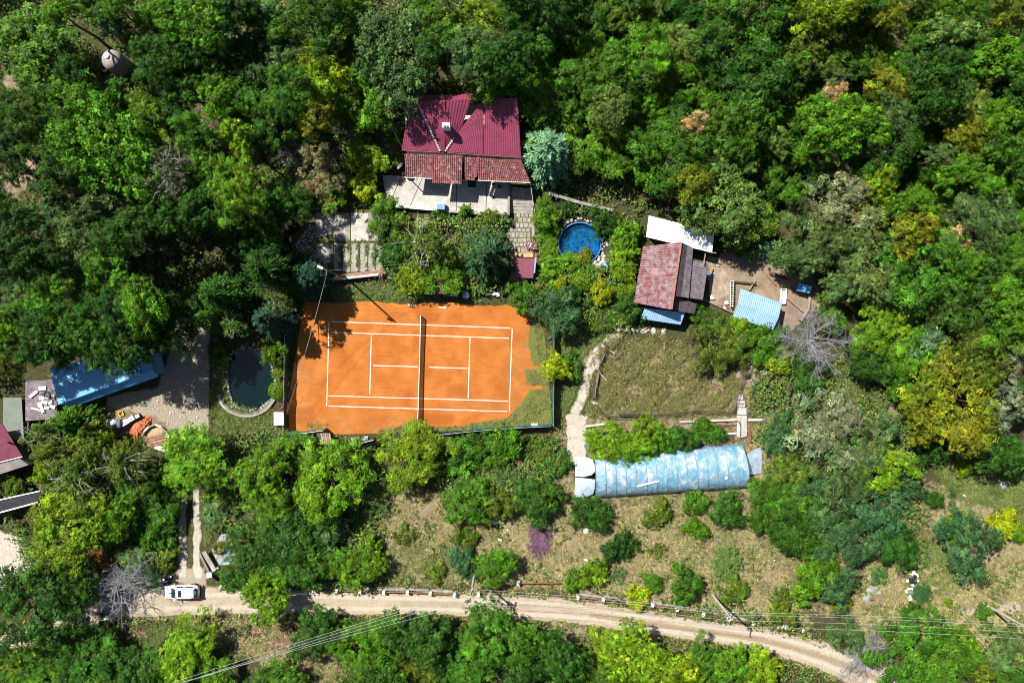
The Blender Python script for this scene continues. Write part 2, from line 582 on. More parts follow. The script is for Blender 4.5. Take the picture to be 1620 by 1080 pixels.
def unit(a):
    return a / np.maximum(np.linalg.norm(a, axis=-1, keepdims=True), 1e-6)


def leaf_quads(cen, nrm, length, width, direc=None, fold=0.0):
    n = len(cen)
    nrm = unit(nrm)
    r = nr.normal(size=(n, 3)) if direc is None else direc
    t = unit(r - nrm * (r * nrm).sum(1, keepdims=True))
    b = np.cross(nrm, t)
    L = np.broadcast_to(np.asarray(length), (n,))[:, None]
    W = np.broadcast_to(np.asarray(width), (n,))[:, None]
    q = np.empty((n, 4, 3))
    q[:, 0] = cen - t * L * 0.5
    q[:, 1] = cen + b * W * 0.5 + nrm * W * fold
    q[:, 2] = cen + t * L * 0.5
    q[:, 3] = cen - b * W * 0.5 + nrm * W * fold
    return q


def colour_var(n, lobe=None, lv=0.22, hv=0.12):
    br = np.exp(nr.normal(size=n) * lv)
    if lobe is not None: br = br * lobe
    hue = nr.normal(size=n) * hv
    return np.stack([br * (1 + hue), br, br * (1 - 0.6 * hue)], 1).clip(0.15, 2.6)


def crown_mesh(name, n, leaf, lobes=30, lob_r=(0.24, 0.42), flat=0.8, droop=0.0, lv=0.25, ragged=0.12, inner=0.72, spray=20):
    """rounded crown of leafy lobes: radius about 1, z about -0.75..0.9"""
    d = unit(nr.normal(size=(lobes * 4, 3)))
    d = d[d[:, 2] > -0.35][:lobes]
    lobes = len(d)
    rad = nr.uniform(0.3, inner, lobes) ** 0.8
    az = np.arctan2(d[:, 1], d[:, 0])
    wob = 1 + 0.16 * np.sin(az * 2 + nr.uniform(0, 6)) + 0.12 * np.sin(az * 3 + nr.uniform(0, 6)) + 0.08 * np.sin(az * 5 + nr.uniform(0, 6))
    pos = d * (rad * wob)[:, None]
    pos[:, 2] = pos[:, 2] * flat + nr.normal(size=lobes) * 0.07
    lr = nr.uniform(*lob_r, lobes)
    # leaves sit in sprays, the sprays on the lobes: gaps between the sprays stay open
    per = spray
    ns = n // per
    pk = nr.choice(lobes, ns, p=lr ** 2 / (lr ** 2).sum())
    o = unit(nr.normal(size=(ns, 3)))
    o[:, 2] = np.where(o[:, 2] < -0.25, -o[:, 2], o[:, 2])
    rr = lr[pk] * (1 - np.abs(nr.normal(size=ns)) * 0.28 + nr.normal(size=ns) * ragged)
    sc = pos[pk] + o * rr[:, None]
    sn = unit(o * 0.75 + np.array([0, 0, 0.5]) + nr.normal(size=(ns, 3)) * 0.4)
    sig = leaf * nr.uniform(0.5, 0.95, ns)
    n = ns * per
    pick = np.repeat(pk, per)
    off = nr.normal(size=(n, 3)) * np.repeat(sig, per)[:, None]
    rsn = np.repeat(sn, per, 0)
    off -= rsn * ((off * rsn).sum(1, keepdims=True)) * 0.6
    cen = np.repeat(sc, per, 0) + off
    cen[:, 2] -= droop * (np.hypot(cen[:, 0], cen[:, 1]) ** 2)
    cen[:, :2] /= np.percentile(np.hypot(cen[:, 0], cen[:, 1]), 95)
    nm = unit(rsn + off / (np.repeat(sig, per)[:, None] * 3.0) + nr.normal(size=(n, 3)) * 0.28)
    lobe_b = np.exp(nr.normal(size=lobes) * 0.18)
    lobe_h = nr.normal(size=lobes) * 0.1
    sb = np.exp(nr.normal(size=ns) * lv)
    q = leaf_quads(cen, nm, leaf * nr.uniform(0.7, 1.35, n), leaf * nr.uniform(0.4, 0.75, n), fold=0.15)
    cv = colour_var(n, lobe_b[pick] * np.repeat(sb, per), 0.2)
    cv[:, 0] *= 1 + lobe_h[pick]
    return quads_mesh(name, q, cv, LEAF)


def feathery_mesh(name, n, leaf, stems=60, spread=1.0, rise=0.9):
    """bush of arching leafy stems"""
    qs, vs = [], []
    per = n // stems
    for s in range(stems):
        a = nr.uniform(0, 6.283)
        out = nr.uniform(0.15, 1.0) * spread
        t = np.sort(nr.uniform(0.15, 1, per))
        x = np.cos(a) * out * t; y = np.sin(a) * out * t
        z = -0.7 + rise * 1.6 * (t - 0.45 * t * t) * (1.1 - 0.35 * out)
        cen = np.stack([x, y, z], 1) + nr.normal(size=(per, 3)) * 0.06
        dr = np.stack([np.full(per, np.cos(a)), np.full(per, np.sin(a)), np.full(per, 0.2)], 1) + nr.normal(size=(per, 3)) * 0.7
        nm = np.array([0, 0, 1.0]) + nr.normal(size=(per, 3)) * 0.5
        qs.append(leaf_quads(cen, nm, leaf * nr.uniform(0.8, 1.5, per), leaf * nr.uniform(0.25, 0.45, per), dr))
        vs.append(colour_var(per, np.full(per, math.exp(random.Random(s).gauss(0, 0.18)))))
    return quads_mesh(name, np.concatenate(qs), np.concatenate(vs), LEAF)


def conifer_mesh(name, levels=13, arms=9, leaf=0.14, taper=0.85, droop=0.25, per=20, lift=0.0):
    """tiers of boughs seen as a star from above: radius 1, z -0.9..1"""
    qs, vs = [], []
    for i in range(levels):
        f = i / (levels - 1)
        z0 = -0.8 + 1.75 * f
        L = (1 - f) ** taper * nr.uniform(0.85, 1.05) + 0.06
        for k in range(arms if f < 0.85 else 5):
            a = 2 * math.pi * (k + nr.uniform(-0.3, 0.3)) / arms + i * 0.7
            Lk = L * nr.uniform(0.75, 1.12)
            m = max(6, int(per * Lk) + 4)
            t = np.sort(nr.uniform(0.12, 1, m))
            dx, dy = math.cos(a), math.sin(a)
            side = np.where(np.arange(m) % 2 == 0, 1, -1) * nr.uniform(0.3, 1, m)
            wide = 0.13 * Lk * (1.15 - t) + 0.025
            x = dx * Lk * t - dy * side * wide
            y = dy * Lk * t + dx * side * wide
            z = z0 - droop * Lk * t * t + lift * t + nr.normal(size=m) * 0.015
            cen = np.stack([x, y, z], 1)
            dr = np.stack([dx - dy * side * 0.9, dy + dx * side * 0.9, np.full(m, -0.15)], 1)
            nm = np.array([0, 0, 1.0]) + nr.normal(size=(m, 3)) * 0.45
            qs.append(leaf_quads(cen, nm, leaf * nr.uniform(0.9, 1.5, m), leaf * nr.uniform(0.28, 0.5, m), dr))
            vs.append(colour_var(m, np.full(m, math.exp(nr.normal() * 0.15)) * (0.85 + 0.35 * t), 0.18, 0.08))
    return quads_mesh(name, np.concatenate(qs), np.concatenate(vs), LEAF)


def ball_mesh(name, n, leaf):
    o = unit(nr.normal(size=(n, 3)))
    o[:, 2] = np.abs(o[:, 2]) * np.where(nr.uniform(size=n) < 0.2, -1, 1)
    lump = 1 + 0.07 * np.sin(o[:, 0] * 7 + 1) * np.sin(o[:, 1] * 6 + 2)
    cen = o * (nr.uniform(0.88, 1.0, n) * lump)[:, None]
    cen[:, 2] *= 0.8
    nm = o + nr.normal(size=(n, 3)) * 0.35
    q = leaf_quads(cen, nm, leaf * nr.uniform(0.7, 1.3, n), leaf * nr.uniform(0.5, 0.8, n))
    return quads_mesh(name, q, colour_var(n, None, 0.25), LEAF)


def twig_mesh(name, mains, subs, twigs, up=0.5, r0=0.035, seed=1, mat=None, arch=0.0):
    """bare branches: radius 1, z -0.8..0.9"""
    r = random.Random(seed)
    mb = MB()

    def limb(p, d, L, rad, n=4):
        pts = [p]
        q = p.copy()
        dd = d.copy()
        for i in range(n):
            dd = (dd + Vector((r.gauss(0, 0.16), r.gauss(0, 0.16), r.gauss(0, 0.12) - arch * (i + 1) / n))).normalized()
            q = q + dd * L / n
            pts.append(q.copy())
        mb.tube(pts, [rad * (1 - 0.75 * i / n) for i in range(n + 1)], 4, cap=False)
        return pts, dd
    for k in range(mains):
        a = 2 * math.pi * (k + r.uniform(-0.35, 0.35)) / mains
        el = r.uniform(0.15, 1.0) * up * 1.4
        d = Vector((math.cos(a), math.sin(a), el)).normalized()
        pts, dd = limb(Vector((r.gauss(0, 0.12), r.gauss(0, 0.12), -0.35)), d, r.uniform(0.7, 1.05), r0)
        for s in range(subs):
            i = r.randint(1, 4)
            b = (dd + Vector((r.gauss(0, 0.75), r.gauss(0, 0.75), r.gauss(0.1, 0.4)))).normalized()
            p2, d2 = limb(pts[i], b, r.uniform(0.25, 0.55), r0 * 0.5, 3)
            for t in range(twigs):
                b2 = (d2 + Vector((r.gauss(0, 0.8), r.gauss(0, 0.8), r.gauss(0, 0.4)))).normalized()
                limb(p2[r.randint(1, 3)], b2, r.uniform(0.12, 0.3), r0 * 0.28, 2)
    me = bpy.data.meshes.new(name)
    me.from_pydata([tuple(p) for p in mb.v], [], mb.f)
    me.materials.append(mat or GREYTWIG)
    return me


def trunk_mesh(name, seed, mat):
    r = random.Random(seed)
    mb = MB()
    mb.tube([(0, 0, 0), (0.03, 0, 0.3), (0.0, 0.03, 0.65), (0.02, 0, 1.0)], [0.036, 0.026, 0.018, 0.01], 7)
    for k in range(6):
        a = k * 1.05 + r.uniform(-0.3, 0.3)
        z = r.uniform(0.55, 0.95)
        L = r.uniform(0.25, 0.42)
        mb.tube([(0, 0, z), (math.cos(a) * L * 0.5, math.sin(a) * L * 0.5, z + 0.12), (math.cos(a) * L, math.sin(a) * L, z + 0.22)], [0.011, 0.008, 0.004], 5)
    me = bpy.data.meshes.new(name)
    me.from_pydata([tuple(p) for p in mb.v], [], mb.f)
    me.materials.append(mat)
    return me


CROWN = {
    'broad': [crown_mesh('crown_leaves', 22000, 0.051, 66 + 9 * i, (0.13, 0.25), lv=0.36, inner=0.92, ragged=0.15) for i in range(7)],
    'mid': [crown_mesh('crown_leaves', 10000, 0.076, 34 + 5 * i, (0.17, 0.31), lv=0.36, inner=0.9, ragged=0.15) for i in range(7)],
    'shrub': [crown_mesh('bush_leaves', 2200, 0.15, 14 + 3 * i, (0.26, 0.44), flat=0.7, lv=0.26) for i in range(4)],
    'open': [crown_mesh('crown_leaves', 9500, 0.06, 60, (0.12, 0.24), lv=0.36, ragged=0.2, inner=0.85) for i in range(3)],
    'feather': [feathery_mesh('bush_leaves', 3600, 0.13, 130) for i in range(3)],
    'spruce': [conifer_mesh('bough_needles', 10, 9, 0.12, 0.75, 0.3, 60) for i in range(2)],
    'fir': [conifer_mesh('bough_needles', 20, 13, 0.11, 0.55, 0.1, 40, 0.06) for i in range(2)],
    'birch': [crown_mesh('crown_leaves', 8000, 0.055, 46, (0.15, 0.27), droop=0.35, lv=0.3, ragged=0.22, inner=0.9) for i in range(2)],
    'ball': [ball_mesh('clipped_leaves', 1700, 0.12)],
    'bare': [twig_mesh('bare_branches', 22, 8, 6, 0.5, 0.014, 3 + i) for i in range(2)],
    'wisp': [crown_mesh('bush_leaves', 700, 0.16, 26, (0.1, 0.2), flat=0.5, ragged=0.25)],
}
BIRCHLIMB = [twig_mesh('pale_limbs', 11, 3, 2, 0.6, 0.017, 20 + i, PALEBARK, arch=0.35) for i in range(2)]
PURPLETWIG = twig_mesh('purple_twigs', 26, 8, 6, 0.4, 0.04, 9, M('purple_twig', (0.17, 0.085, 0.14), 0.9, 0.3, 3.0))
TRUNK = [trunk_mesh('trunk', i, BARK) for i in range(3)]
TRUNKP = [trunk_mesh('trunk', 9, PALEBARK)]

# ------------------------------------------------------------------ ground
def inside(px, py, poly):
    """vectorised point in polygon"""
    r = np.zeros(px.shape, bool)
    n = len(poly)
    for i in range(n):
        x1, y1 = poly[i]; x2, y2 = poly[(i + 1) % n]
        if y1 == y2: continue
        c = ((y1 > py) != (y2 > py)) & (px < (x2 - x1) * (py - y1) / (y2 - y1) + x1)
        r ^= c
    return r


def soft(px, py, poly, feather):
    """1 inside, falling to 0 over `feather` px around the outline"""
    ins = inside(px, py, poly)
    d = np.full(px.shape, 1e9)
    n = len(poly)
    for i in range(n):
        x1, y1 = poly[i]; x2, y2 = poly[(i + 1) % n]
        vx, vy = x2 - x1, y2 - y1
        t = (((px - x1) * vx + (py - y1) * vy) / (vx * vx + vy * vy + 1e-9)).clip(0, 1)
        d = np.minimum(d, np.hypot(px - x1 - t * vx, py - y1 - t * vy))
    d = np.where(ins, d, -d)
    return (0.5 + d / (2 * feather)).clip(0, 1)


def polyline_dist(px, py, pts):
    d = np.full(px.shape, 1e9)
    for i in range(len(pts) - 1):
        x1, y1 = pts[i]; x2, y2 = pts[i + 1]
        vx, vy = x2 - x1, y2 - y1
        t = (((px - x1) * vx + (py - y1) * vy) / (vx * vx + vy * vy)).clip(0, 1)
        d = np.minimum(d, np.hypot(px - x1 - t * vx, py - y1 - t * vy))
    return d


POND = [(362, 570), (375, 558), (395, 553), (415, 560), (428, 582), (433, 602), (428, 625), (412, 640), (392, 645), (372, 636), (363, 612)]
POOLC, POOLR = (917, 386), 33

Z_DRY = [
    (0.62, [(880, 640), (1180, 560), (1420, 620), (1480, 740), (1720, 740), (1720, 1000), (1400, 1000), (900, 960), (540, 930), (540, 800), (850, 690)], 30),
    (0.5, [(300, 640), (450, 640), (450, 940), (240, 940), (180, 850), (250, 780)], 30),
    (1.0, [(548, 795), (600, 775), (690, 780), (720, 830), (760, 860), (800, 820), (830, 700), (885, 700), (905, 800), (1000, 790), (1190, 785), (1205, 860), (1262, 930), (1285, 990), (1150, 975), (905, 940), (740, 930), (640, 925), (540, 890)], 22),
    (0.6, [(955, 540), (1040, 530), (1110, 560), (1165, 605), (1165, 648), (1060, 652), (935, 652), (932, 605)], 16),
    (1.0, [(1375, 900), (1400, 862), (1445, 870), (1500, 905), (1620, 890), (1720, 880), (1720, 1090), (1560, 1020), (1360, 1010), (1345, 960)], 20),
    (0.8, [(1470, 770), (1520, 730), (1620, 740), (1720, 800), (1720, 900), (1500, 910), (1465, 850)], 22),
    (0.7, [(1180, 580), (1310, 580), (1400, 640), (1300, 660), (1190, 660)], 16),
    (0.6, [(330, 640), (450, 650), (455, 690), (330, 700)], 14),
    (0.7, [(1180, 690), (1230, 700), (1240, 770), (1190, 780)], 10),
    (0.5, [(320, 780), (420, 830), (380, 920), (320, 900)], 14),
    (0.6, [(870, 690), (895, 690), (895, 790), (870, 790)], 8),
]
Z_TURF = [
    (1.0, [(1475, 735), (1540, 712), (1660, 725), (1660, 850), (1590, 800), (1500, 790)], 14),
    (0.95, [(880, 515), (965, 520), (960, 545), (935, 590), (925, 655), (882, 665), (878, 600)], 10),
    (0.95, [(535, 455), (650, 452), (672, 478), (600, 484), (520, 480)], 9),
    (0.85, [(1480, 735), (1540, 715), (1640, 730), (1640, 850), (1560, 800), (1500, 770)], 16),
    (0.75, [(333, 560), (362, 560), (360, 640), (440, 655), (452, 690), (333, 692)], 9),
    (0.7, [(1190, 590), (1320, 570), (1400, 640), (1300, 640), (1200, 665)], 14),
    (0.35, [(950, 545), (1050, 535), (1165, 610), (1165, 650), (1050, 650), (940, 655)], 14),
    (0.8, [(318, 790), (350, 790), (360, 850), (325, 850)], 8),
    (0.75, [(260, 780), (290, 780), (290, 900), (262, 900)], 8),
    (0.45, [(1020, 790), (1260, 790), (1270, 960), (1060, 950)], 24),
    (0.8, [(1440, 870), (1500, 850), (1520, 930), (1440, 930)], 14),
    (0.6, [(1100, 480), (1240, 520), (1240, 590), (1180, 600), (1090, 570)], 12),
    (0.35, [(560, 850), (740, 850), (740, 925), (560, 925)], 30),
    (0.7, [(0, 985), (240, 985), (200, 1090), (0, 1090)], 30),
    (0.6, [(380, 200), (420, 180), (450, 300), (420, 330)], 14),
]
Z_DIRT = [
    (0.62, [(590, 785), (700, 785), (720, 850), (600, 850)], 16),
    (0.6, [(870, 815), (960, 810), (1010, 880), (960, 930), (880, 905)], 16),
    (0.6, [(1130, 840), (1250, 870), (1290, 960), (1180, 940)], 16),
    (0.6, [(1060, 790), (1110, 800), (1080, 900), (1040, 860)], 14),
    (1.0, [(1120, 400), (1230, 395), (1290, 440), (1300, 490), (1230, 530), (1150, 490), (1118, 485)], 8),
    (0.9, [(0, 60), (60, 100), (110, 200), (60, 300), (0, 330)], 30),
    (0.9, [(480, 220), (530, 180), (640, 190), (640, 270), (520, 270)], 14),
    (0.7, [(150, 640), (280, 600), (300, 700), (170, 700)], 14),
    (0.8, [(800, 395), (850, 395), (850, 450), (800, 450)], 6),
    (0.8, [(1390, 865), (1440, 865), (1430, 990), (1390, 990)], 12),
    (0.8, [(920, 545), (945, 540), (975, 530), (950, 570), (935, 610), (915, 625)], 7),
    (0.8, [(1165, 570), (1210, 565), (1215, 600), (1170, 620)], 8),
    (0.9, [(1365, 945), (1480, 960), (1640, 925), (1720, 1000), (1560, 1015), (1380, 1000)], 16),
    (0.9, [(1390, 640), (1425, 630), (1425, 680), (1400, 660)], 8),
    (0.6, [(600, 340), (820, 335), (820, 400), (700, 450), (600, 420)], 10),
    (0.9, [(870, 960), (960, 980), (940, 1020), (880, 1020)], 12),
    (0.6, [(930, 655), (1165, 650), (1190, 700), (930, 690)], 8),
]
Z_GRAV = [
    (1.0, [(280, 500), (332, 500), (332, 690), (300, 700), (245, 660), (165, 645), (170, 625), (250, 610)], 9),
    (0.95, [(284, 775), (296, 775), (296, 860), (299, 930), (284, 930), (281, 880)], 2.5),
    (0.95, [(305, 775), (316, 775), (319, 850), (316, 930), (306, 930), (307, 860)], 2.5),
    (0.9, [(275, 895), (325, 895), (335, 950), (260, 950)], 9),
    (0.9, [(455, 375), (505, 350), (505, 420), (480, 415)], 6),
]
Z_SAND = [
    (1.0, [(893, 655), (930, 655), (927, 700), (930, 735), (893, 735), (897, 700)], 5),
    (1.0, [(-20, 830), (40, 850), (60, 885), (40, 930), (-20, 945)], 10),
    (0.7, [(1460, 965), (1620, 940), (1620, 975), (1460, 990)], 12),
    (0.9, [(284, 775), (296, 775), (296, 915), (283, 915)], 3),
    (0.9, [(304, 775), (316, 775), (319, 915), (306, 915)], 3),
    (0.72, [(985, 521), (958, 526), (933, 553), (917, 590), (907, 630), (896, 658), (920, 660), (932, 632), (940, 597), (953, 567), (970, 547), (992, 533)], 6),
]
Z_BROWN = [
    (1.0, [(300, 975), (460, 985), (470, 1030), (550, 1040), (540, 1090), (430, 1060), (330, 1010)], 14),
    (0.9, [(120, 1000), (235, 990), (240, 1075), (130, 1070)], 16),
    (0.7, [(230, 0), (260, 0), (360, 170), (340, 230), (290, 160)], 20),
    (0.6, [(1000, 100), (1060, 60), (1090, 180), (1030, 200)], 20),
    (0.4, [(1450, 60), (1640, 60), (1640, 250), (1450, 250)], 40),
    (0.6, [(700, 980), (960, 975), (960, 1020), (700, 1010)], 14),
]


def axis(lo, hi, step, far):
    mid = np.arange(lo, hi + step, step)
    out = np.array([far * f for f in (1.0, 0.6, 0.35, 0.22)])
    return np.concatenate([-out, mid, out[::-1]])


gx = axis(-72, 72, 0.42, 600.0)
gy = axis(-50, 50, 0.42, 600.0)
X, Y = np.meshgrid(gx, gy)
PX, PY = X * K + 810, 540 - Y * K
# uneven outlines: wobble the lookup
wob = np.sin(PX * 0.11 + np.sin(PY * 0.07) * 2) * 4 + np.sin(PX * 0.31 + PY * 0.23) * 2.5
wob2 = np.sin(PY * 0.13 + np.sin(PX * 0.09) * 2) * 4 + np.sin(PY * 0.37 - PX * 0.19) * 2.5
QX, QY = PX + wob, PY + wob2


def zone(zs, k=1.0):
    w_ = np.zeros(X.shape)
    for a, poly, fe in zs:
        w_ = np.maximum(w_, a * soft(PX + wob * k, PY + wob2 * k, poly, fe))
    return w_


Zg = np.zeros(X.shape)
pd = soft(PX, PY, POND, 7)
Zg -= 0.9 * pd
dpool = np.hypot(PX - POOLC[0], PY - POOLC[1])
Zg -= 1.3 * (dpool < POOLR - 2)
wdry, wturf, wdirt = zone(Z_DRY), zone(Z_TURF), zone(Z_DIRT)
wgrav, wsand, wbrown = zone(Z_GRAV, 0.25), zone(Z_SAND, 0.3), zone(Z_BROWN)
ny, nx = X.shape
me = bpy.data.meshes.new('ground')
co = np.stack([X, Y, Zg], -1).reshape(-1, 3)
idx = np.arange(ny * nx).reshape(ny, nx)
fc = np.stack([idx[:-1, :-1], idx[:-1, 1:], idx[1:, 1:], idx[1:, :-1]], -1).reshape(-1, 4)
me.vertices.add(len(co)); me.vertices.foreach_set('co', co.reshape(-1).astype(np.float32))
me.loops.add(fc.size); me.loops.foreach_set('vertex_index', fc.reshape(-1).astype(np.int32))
me.polygons.add(len(fc)); me.polygons.foreach_set('loop_start', np.arange(0, fc.size, 4, dtype=np.int32))
me.update(calc_edges=True)


def put_attr(me, name, chans):
    at = me.color_attributes.new(name, 'FLOAT_COLOR', 'POINT')
    c = np.ones((chans[0].size, 4), np.float32)
    for i, a in enumerate(chans): c[:, i] = a.reshape(-1)
    at.data.foreach_set('color', c.reshape(-1))


put_attr(me, 'zone', [wdry, wturf, wdirt])
put_attr(me, 'zone_b', [wgrav, wsand, wbrown])
me.materials.append(ground_material())
g = bpy.data.objects.new('ground', me)
C.objects.link(g)
tag(g, kind='structure')


# ------------------------------------------------------------------ draped strips (road) and the court sheet
def spline(pts, step):
    out = []
    n = len(pts)
    for i in range(n - 1):
        p0, p1, p2, p3 = pts[max(i - 1, 0)], pts[i], pts[i + 1], pts[min(i + 2, n - 1)]
        m = max(2, int(math.dist(p1[:2], p2[:2]) / step))
        for k in range(m):
            t = k / m
            out.append(tuple(0.5 * (2 * b + (c - a) * t + (2 * a - 5 * b + 4 * c - d) * t * t + (3 * b - a - 3 * c + d) * t ** 3) for a, b, c, d in zip(p0, p1, p2, p3)))
    out.append(tuple(pts[-1]))
    return out


ROAD = [(-260, 1120, 24), (-60, 1040, 22), (40, 1006, 17), (110, 984, 16), (190, 960, 22), (260, 950, 27), (330, 950, 24), (400, 950, 23), (480, 950, 23), (560, 953, 21), (700, 955, 19), (800, 960, 21), (900, 966, 20), (1000, 981, 20), (1100, 995, 19), (1200, 1010, 20), (1270, 1028, 22), (1340, 1052, 26), (1420, 1090, 24), (1560, 1180, 22)]
sp = spline(ROAD, 5)
nv = 14
vs, a0, a1, a2 = [], [], [], []
for i, (x, y, hw) in enumerate(sp):
    j = min(i + 1, len(sp) - 1); k = max(i - 1, 0)
    dx, dy = sp[j][0] - sp[k][0], sp[j][1] - sp[k][1]
    L = math.hypot(dx, dy)
    for s in range(nv + 1):
        u = s / nv * 2 - 1
        edge = (1.5 * math.sin(i * 0.9 + (3 if u > 0 else 0)) + 1.2 * math.sin(i * 0.37 + u)) * abs(u) ** 3
        off = u * hw + (edge if u > 0 else -edge)
        vs.append(P(x - dy / L * off, y + dx / L * off, 0.012 + 0.02 * (1 - u * u)))
        a0.append(max(math.exp(-((u - 0.45) / 0.2) ** 2), math.exp(-((u + 0.4) / 0.2) ** 2)))
        a1.append(max(0, abs(u) - 0.72) / 0.28)
        a2.append(math.exp(-((u - 0.05) / 0.3) ** 2) * (0.9 if x > 930 else 0.5) if x > 560 else 0.4 * (abs(u) < 0.6))
fs = [(i * (nv + 1) + s, i * (nv + 1) + s + 1, (i + 1) * (nv + 1) + s + 1, (i + 1) * (nv + 1) + s) for i in range(len(sp) - 1) for s in range(nv)]
me = bpy.data.meshes.new('dirt_road')
me.from_pydata([tuple(v) for v in vs], [], fs)
put_attr(me, 'zone', [np.array(a0), np.array(a1), np.array(a2)])
me.materials.append(road_material())
road = bpy.data.objects.new('dirt_road', me)
C.objects.link(road)
tag(road, kind='structure')

# clay court: fine sheet whose grass cover and damp patches are its own marks
CQ = [(482, 476), (858, 484), (874, 676), (446, 690)]
n_u, n_v = 150, 76
U, V = np.meshgrid(np.linspace(0, 1, n_u), np.linspace(0, 1, n_v))
cx = (CQ[0][0] * (1 - U) + CQ[1][0] * U) * (1 - V) + (CQ[3][0] * (1 - U) + CQ[2][0] * U) * V
cy = (CQ[0][1] * (1 - U) + CQ[1][1] * U) * (1 - V) + (CQ[3][1] * (1 - U) + CQ[2][1] * U) * V
gr = np.zeros(U.shape)
for a, poly, fe in [
    (1.0, [(838, 490), (878, 490), (878, 580), (843, 580), (834, 545)], 8),
    (0.9, [(828, 584), (878, 575), (878, 640), (860, 640), (856, 612), (832, 610)], 7),
    (1.0, [(820, 640), (838, 615), (876, 612), (878, 690), (700, 690), (680, 682), (760, 665), (800, 660)], 9),
    (0.7, [(478, 676), (505, 662), (525, 672), (500, 682)], 8),
    (0.9, [(600, 678), (640, 668), (720, 672), (720, 695), (590, 695)], 9),
    (0.75, [(446, 676), (600, 690), (600, 700), (446, 700)], 6),
    (0.8, [(520, 470), (660, 470), (670, 479), (520, 482)], 5)]:
    gr = np.maximum(gr, a * soft(cx, cy, poly, fe))
dm = np.zeros(U.shape)
for a, poly, fe in [
    (0.9, [(655, 492), (700, 495), (690, 512), (660, 510)], 7), (0.85, [(706, 610), (735, 606), (745, 628), (708, 630)], 9),
    (0.7, [(640, 618), (660, 616), (660, 630), (640, 632)], 6), (0.9, [(660, 655), (720, 655), (715, 672), (665, 672)], 8),
    (0.85, [(468, 646), (500, 640), (498, 668), (470, 672)], 8), (0.55, [(500, 600), (520, 585), (525, 615), (505, 622)], 8),
    (0.55, [(790, 600), (812, 600), (812, 640), (790, 640)], 10), (0.55, [(650, 520), (668, 515), (664, 560), (650, 560)], 6),
    (0.6, [(795, 520), (830, 525), (820, 560), (800, 550)], 10), (0.6, [(660, 570), (690, 570), (690, 600), (665, 600)], 8)]:
    dm = np.maximum(dm, a * soft(cx, cy, poly, fe))
cr = np.zeros(U.shape)
for a, poly, fe in [
    (1.0, [(540, 668), (640, 655), (640, 690), (540, 690)], 10), (1.0, [(800, 540), (850, 510), (850, 660), (810, 660)], 14),
    (0.8, [(700, 632), (806, 625), (806, 655), (700, 650)], 8), (0.7, [(462, 560), (500, 540), (490, 680), (462, 680)], 8), (0.6, [(480, 660), (560, 655), (560, 690), (470, 690)], 8)]:
    cr = np.maximum(cr, a * soft(cx, cy, poly, fe))
edge = np.sin(cx * 0.05 + 1) * 1.6 + np.sin(cx * 0.13 + np.sin(cx * 0.04) * 3) * 0.7 + nr.normal(size=cx.shape) * 0.35
cyw = cy + np.where(V < 0.02, edge, 0)
f0 = 1.0 / K
co = np.stack([(cx - 810) * f0, (540 - cyw) * f0, np.full(U.shape, 0.03)], -1).reshape(-1, 3)
idx = np.arange(n_u * n_v).reshape(n_v, n_u)
fc = np.stack([idx[:-1, :-1], idx[1:, :-1], idx[1:, 1:], idx[:-1, 1:]], -1).reshape(-1, 4)
me = bpy.data.meshes.new('clay_court')
me.from_pydata([tuple(p) for p in co], [], [tuple(int(i) for i in q) for q in fc])
put_attr(me, 'zone', [gr, dm, cr])
me.materials.append(clay_material())
court = bpy.data.objects.new('clay_court', me)
C.objects.link(court)
tag(court, kind='structure')
LINEP = M('worn_white_line', (0.72, 0.66, 0.6), 0.8, 0.1, 1.5, 0.1, col2=(0.62, 0.4, 0.28), thr=(0.56, 0.8), fine=5)
for a, b in (((520.6, 508), (517, 642)), ((810.3, 520), (805.6, 650.5)), ((523.7, 508.6), (807.5, 518.8)), ((522.5, 525.5), (805, 535)),
             ((520, 625.7), (803.5, 634.2)), ((520, 642), (802.5, 650.6)), ((587.5, 531), (585, 622.5)), ((743.7, 533), (740.5, 630)),
             ((590.5, 578), (661.5, 580)), ((678.7, 580.6), (739.5, 582.6))):
    mb = MB()
    pa, pb = P(*a), P(*b)
    d = (pb - pa); L = d.length; d.normalize(); s = Vector((-d.y, d.x, 0))
    n = max(2, int(L / 0.8))
    pts = [pa + d * (L * i / n) for i in range(n + 1)]
    for i in range(n):
        w0 = 0.055 * rng.uniform(0.85, 1.1)
        mb.add([pts[i] - s * w0 + Vector((0, 0, 0.032)), pts[i + 1] - s * w0 + Vector((0, 0, 0.032)), pts[i + 1] + s * w0 + Vector((0, 0, 0.032)), pts[i] + s * w0 + Vector((0, 0, 0.032)),
                pts[i] - s * w0 + Vector((0, 0, 0.042)), pts[i + 1] - s * w0 + Vector((0, 0, 0.042)), pts[i + 1] + s * w0 + Vector((0, 0, 0.042)), pts[i] + s * w0 + Vector((0, 0, 0.042))],
               [(4, 5, 6, 7), (0, 1, 5, 4), (2, 3, 7, 6), (1, 2, 6, 5), (3, 0, 4, 7)])
    tag(mb.build('court_line', LINEP, court))

# pond and pool water
mb = MB()
mb.prism([tuple(p) for p in PP([(395 + (x - 395) * 1.07, 600 + (y - 600) * 1.07) for x, y in POND])], -0.2, -0.14)
tag(mb.build('pond_water', PONDW), kind='structure')

# ------------------------------------------------------------------ red roofed house, its terrace, steps and yard
TZ = 0.5
terr = thing('terrace', P(706, 310), 'pale concrete terrace along the front of the crimson roofed house', 'terrace')
tp = PP([(605, 277), (640, 280), (838, 291), (806, 292), (803.5, 340), (730, 337), (612, 323)], TZ)
tp = PP([(605, 277), (700, 283), (808, 289), (803.5, 339), (730, 336), (612, 323)], TZ)
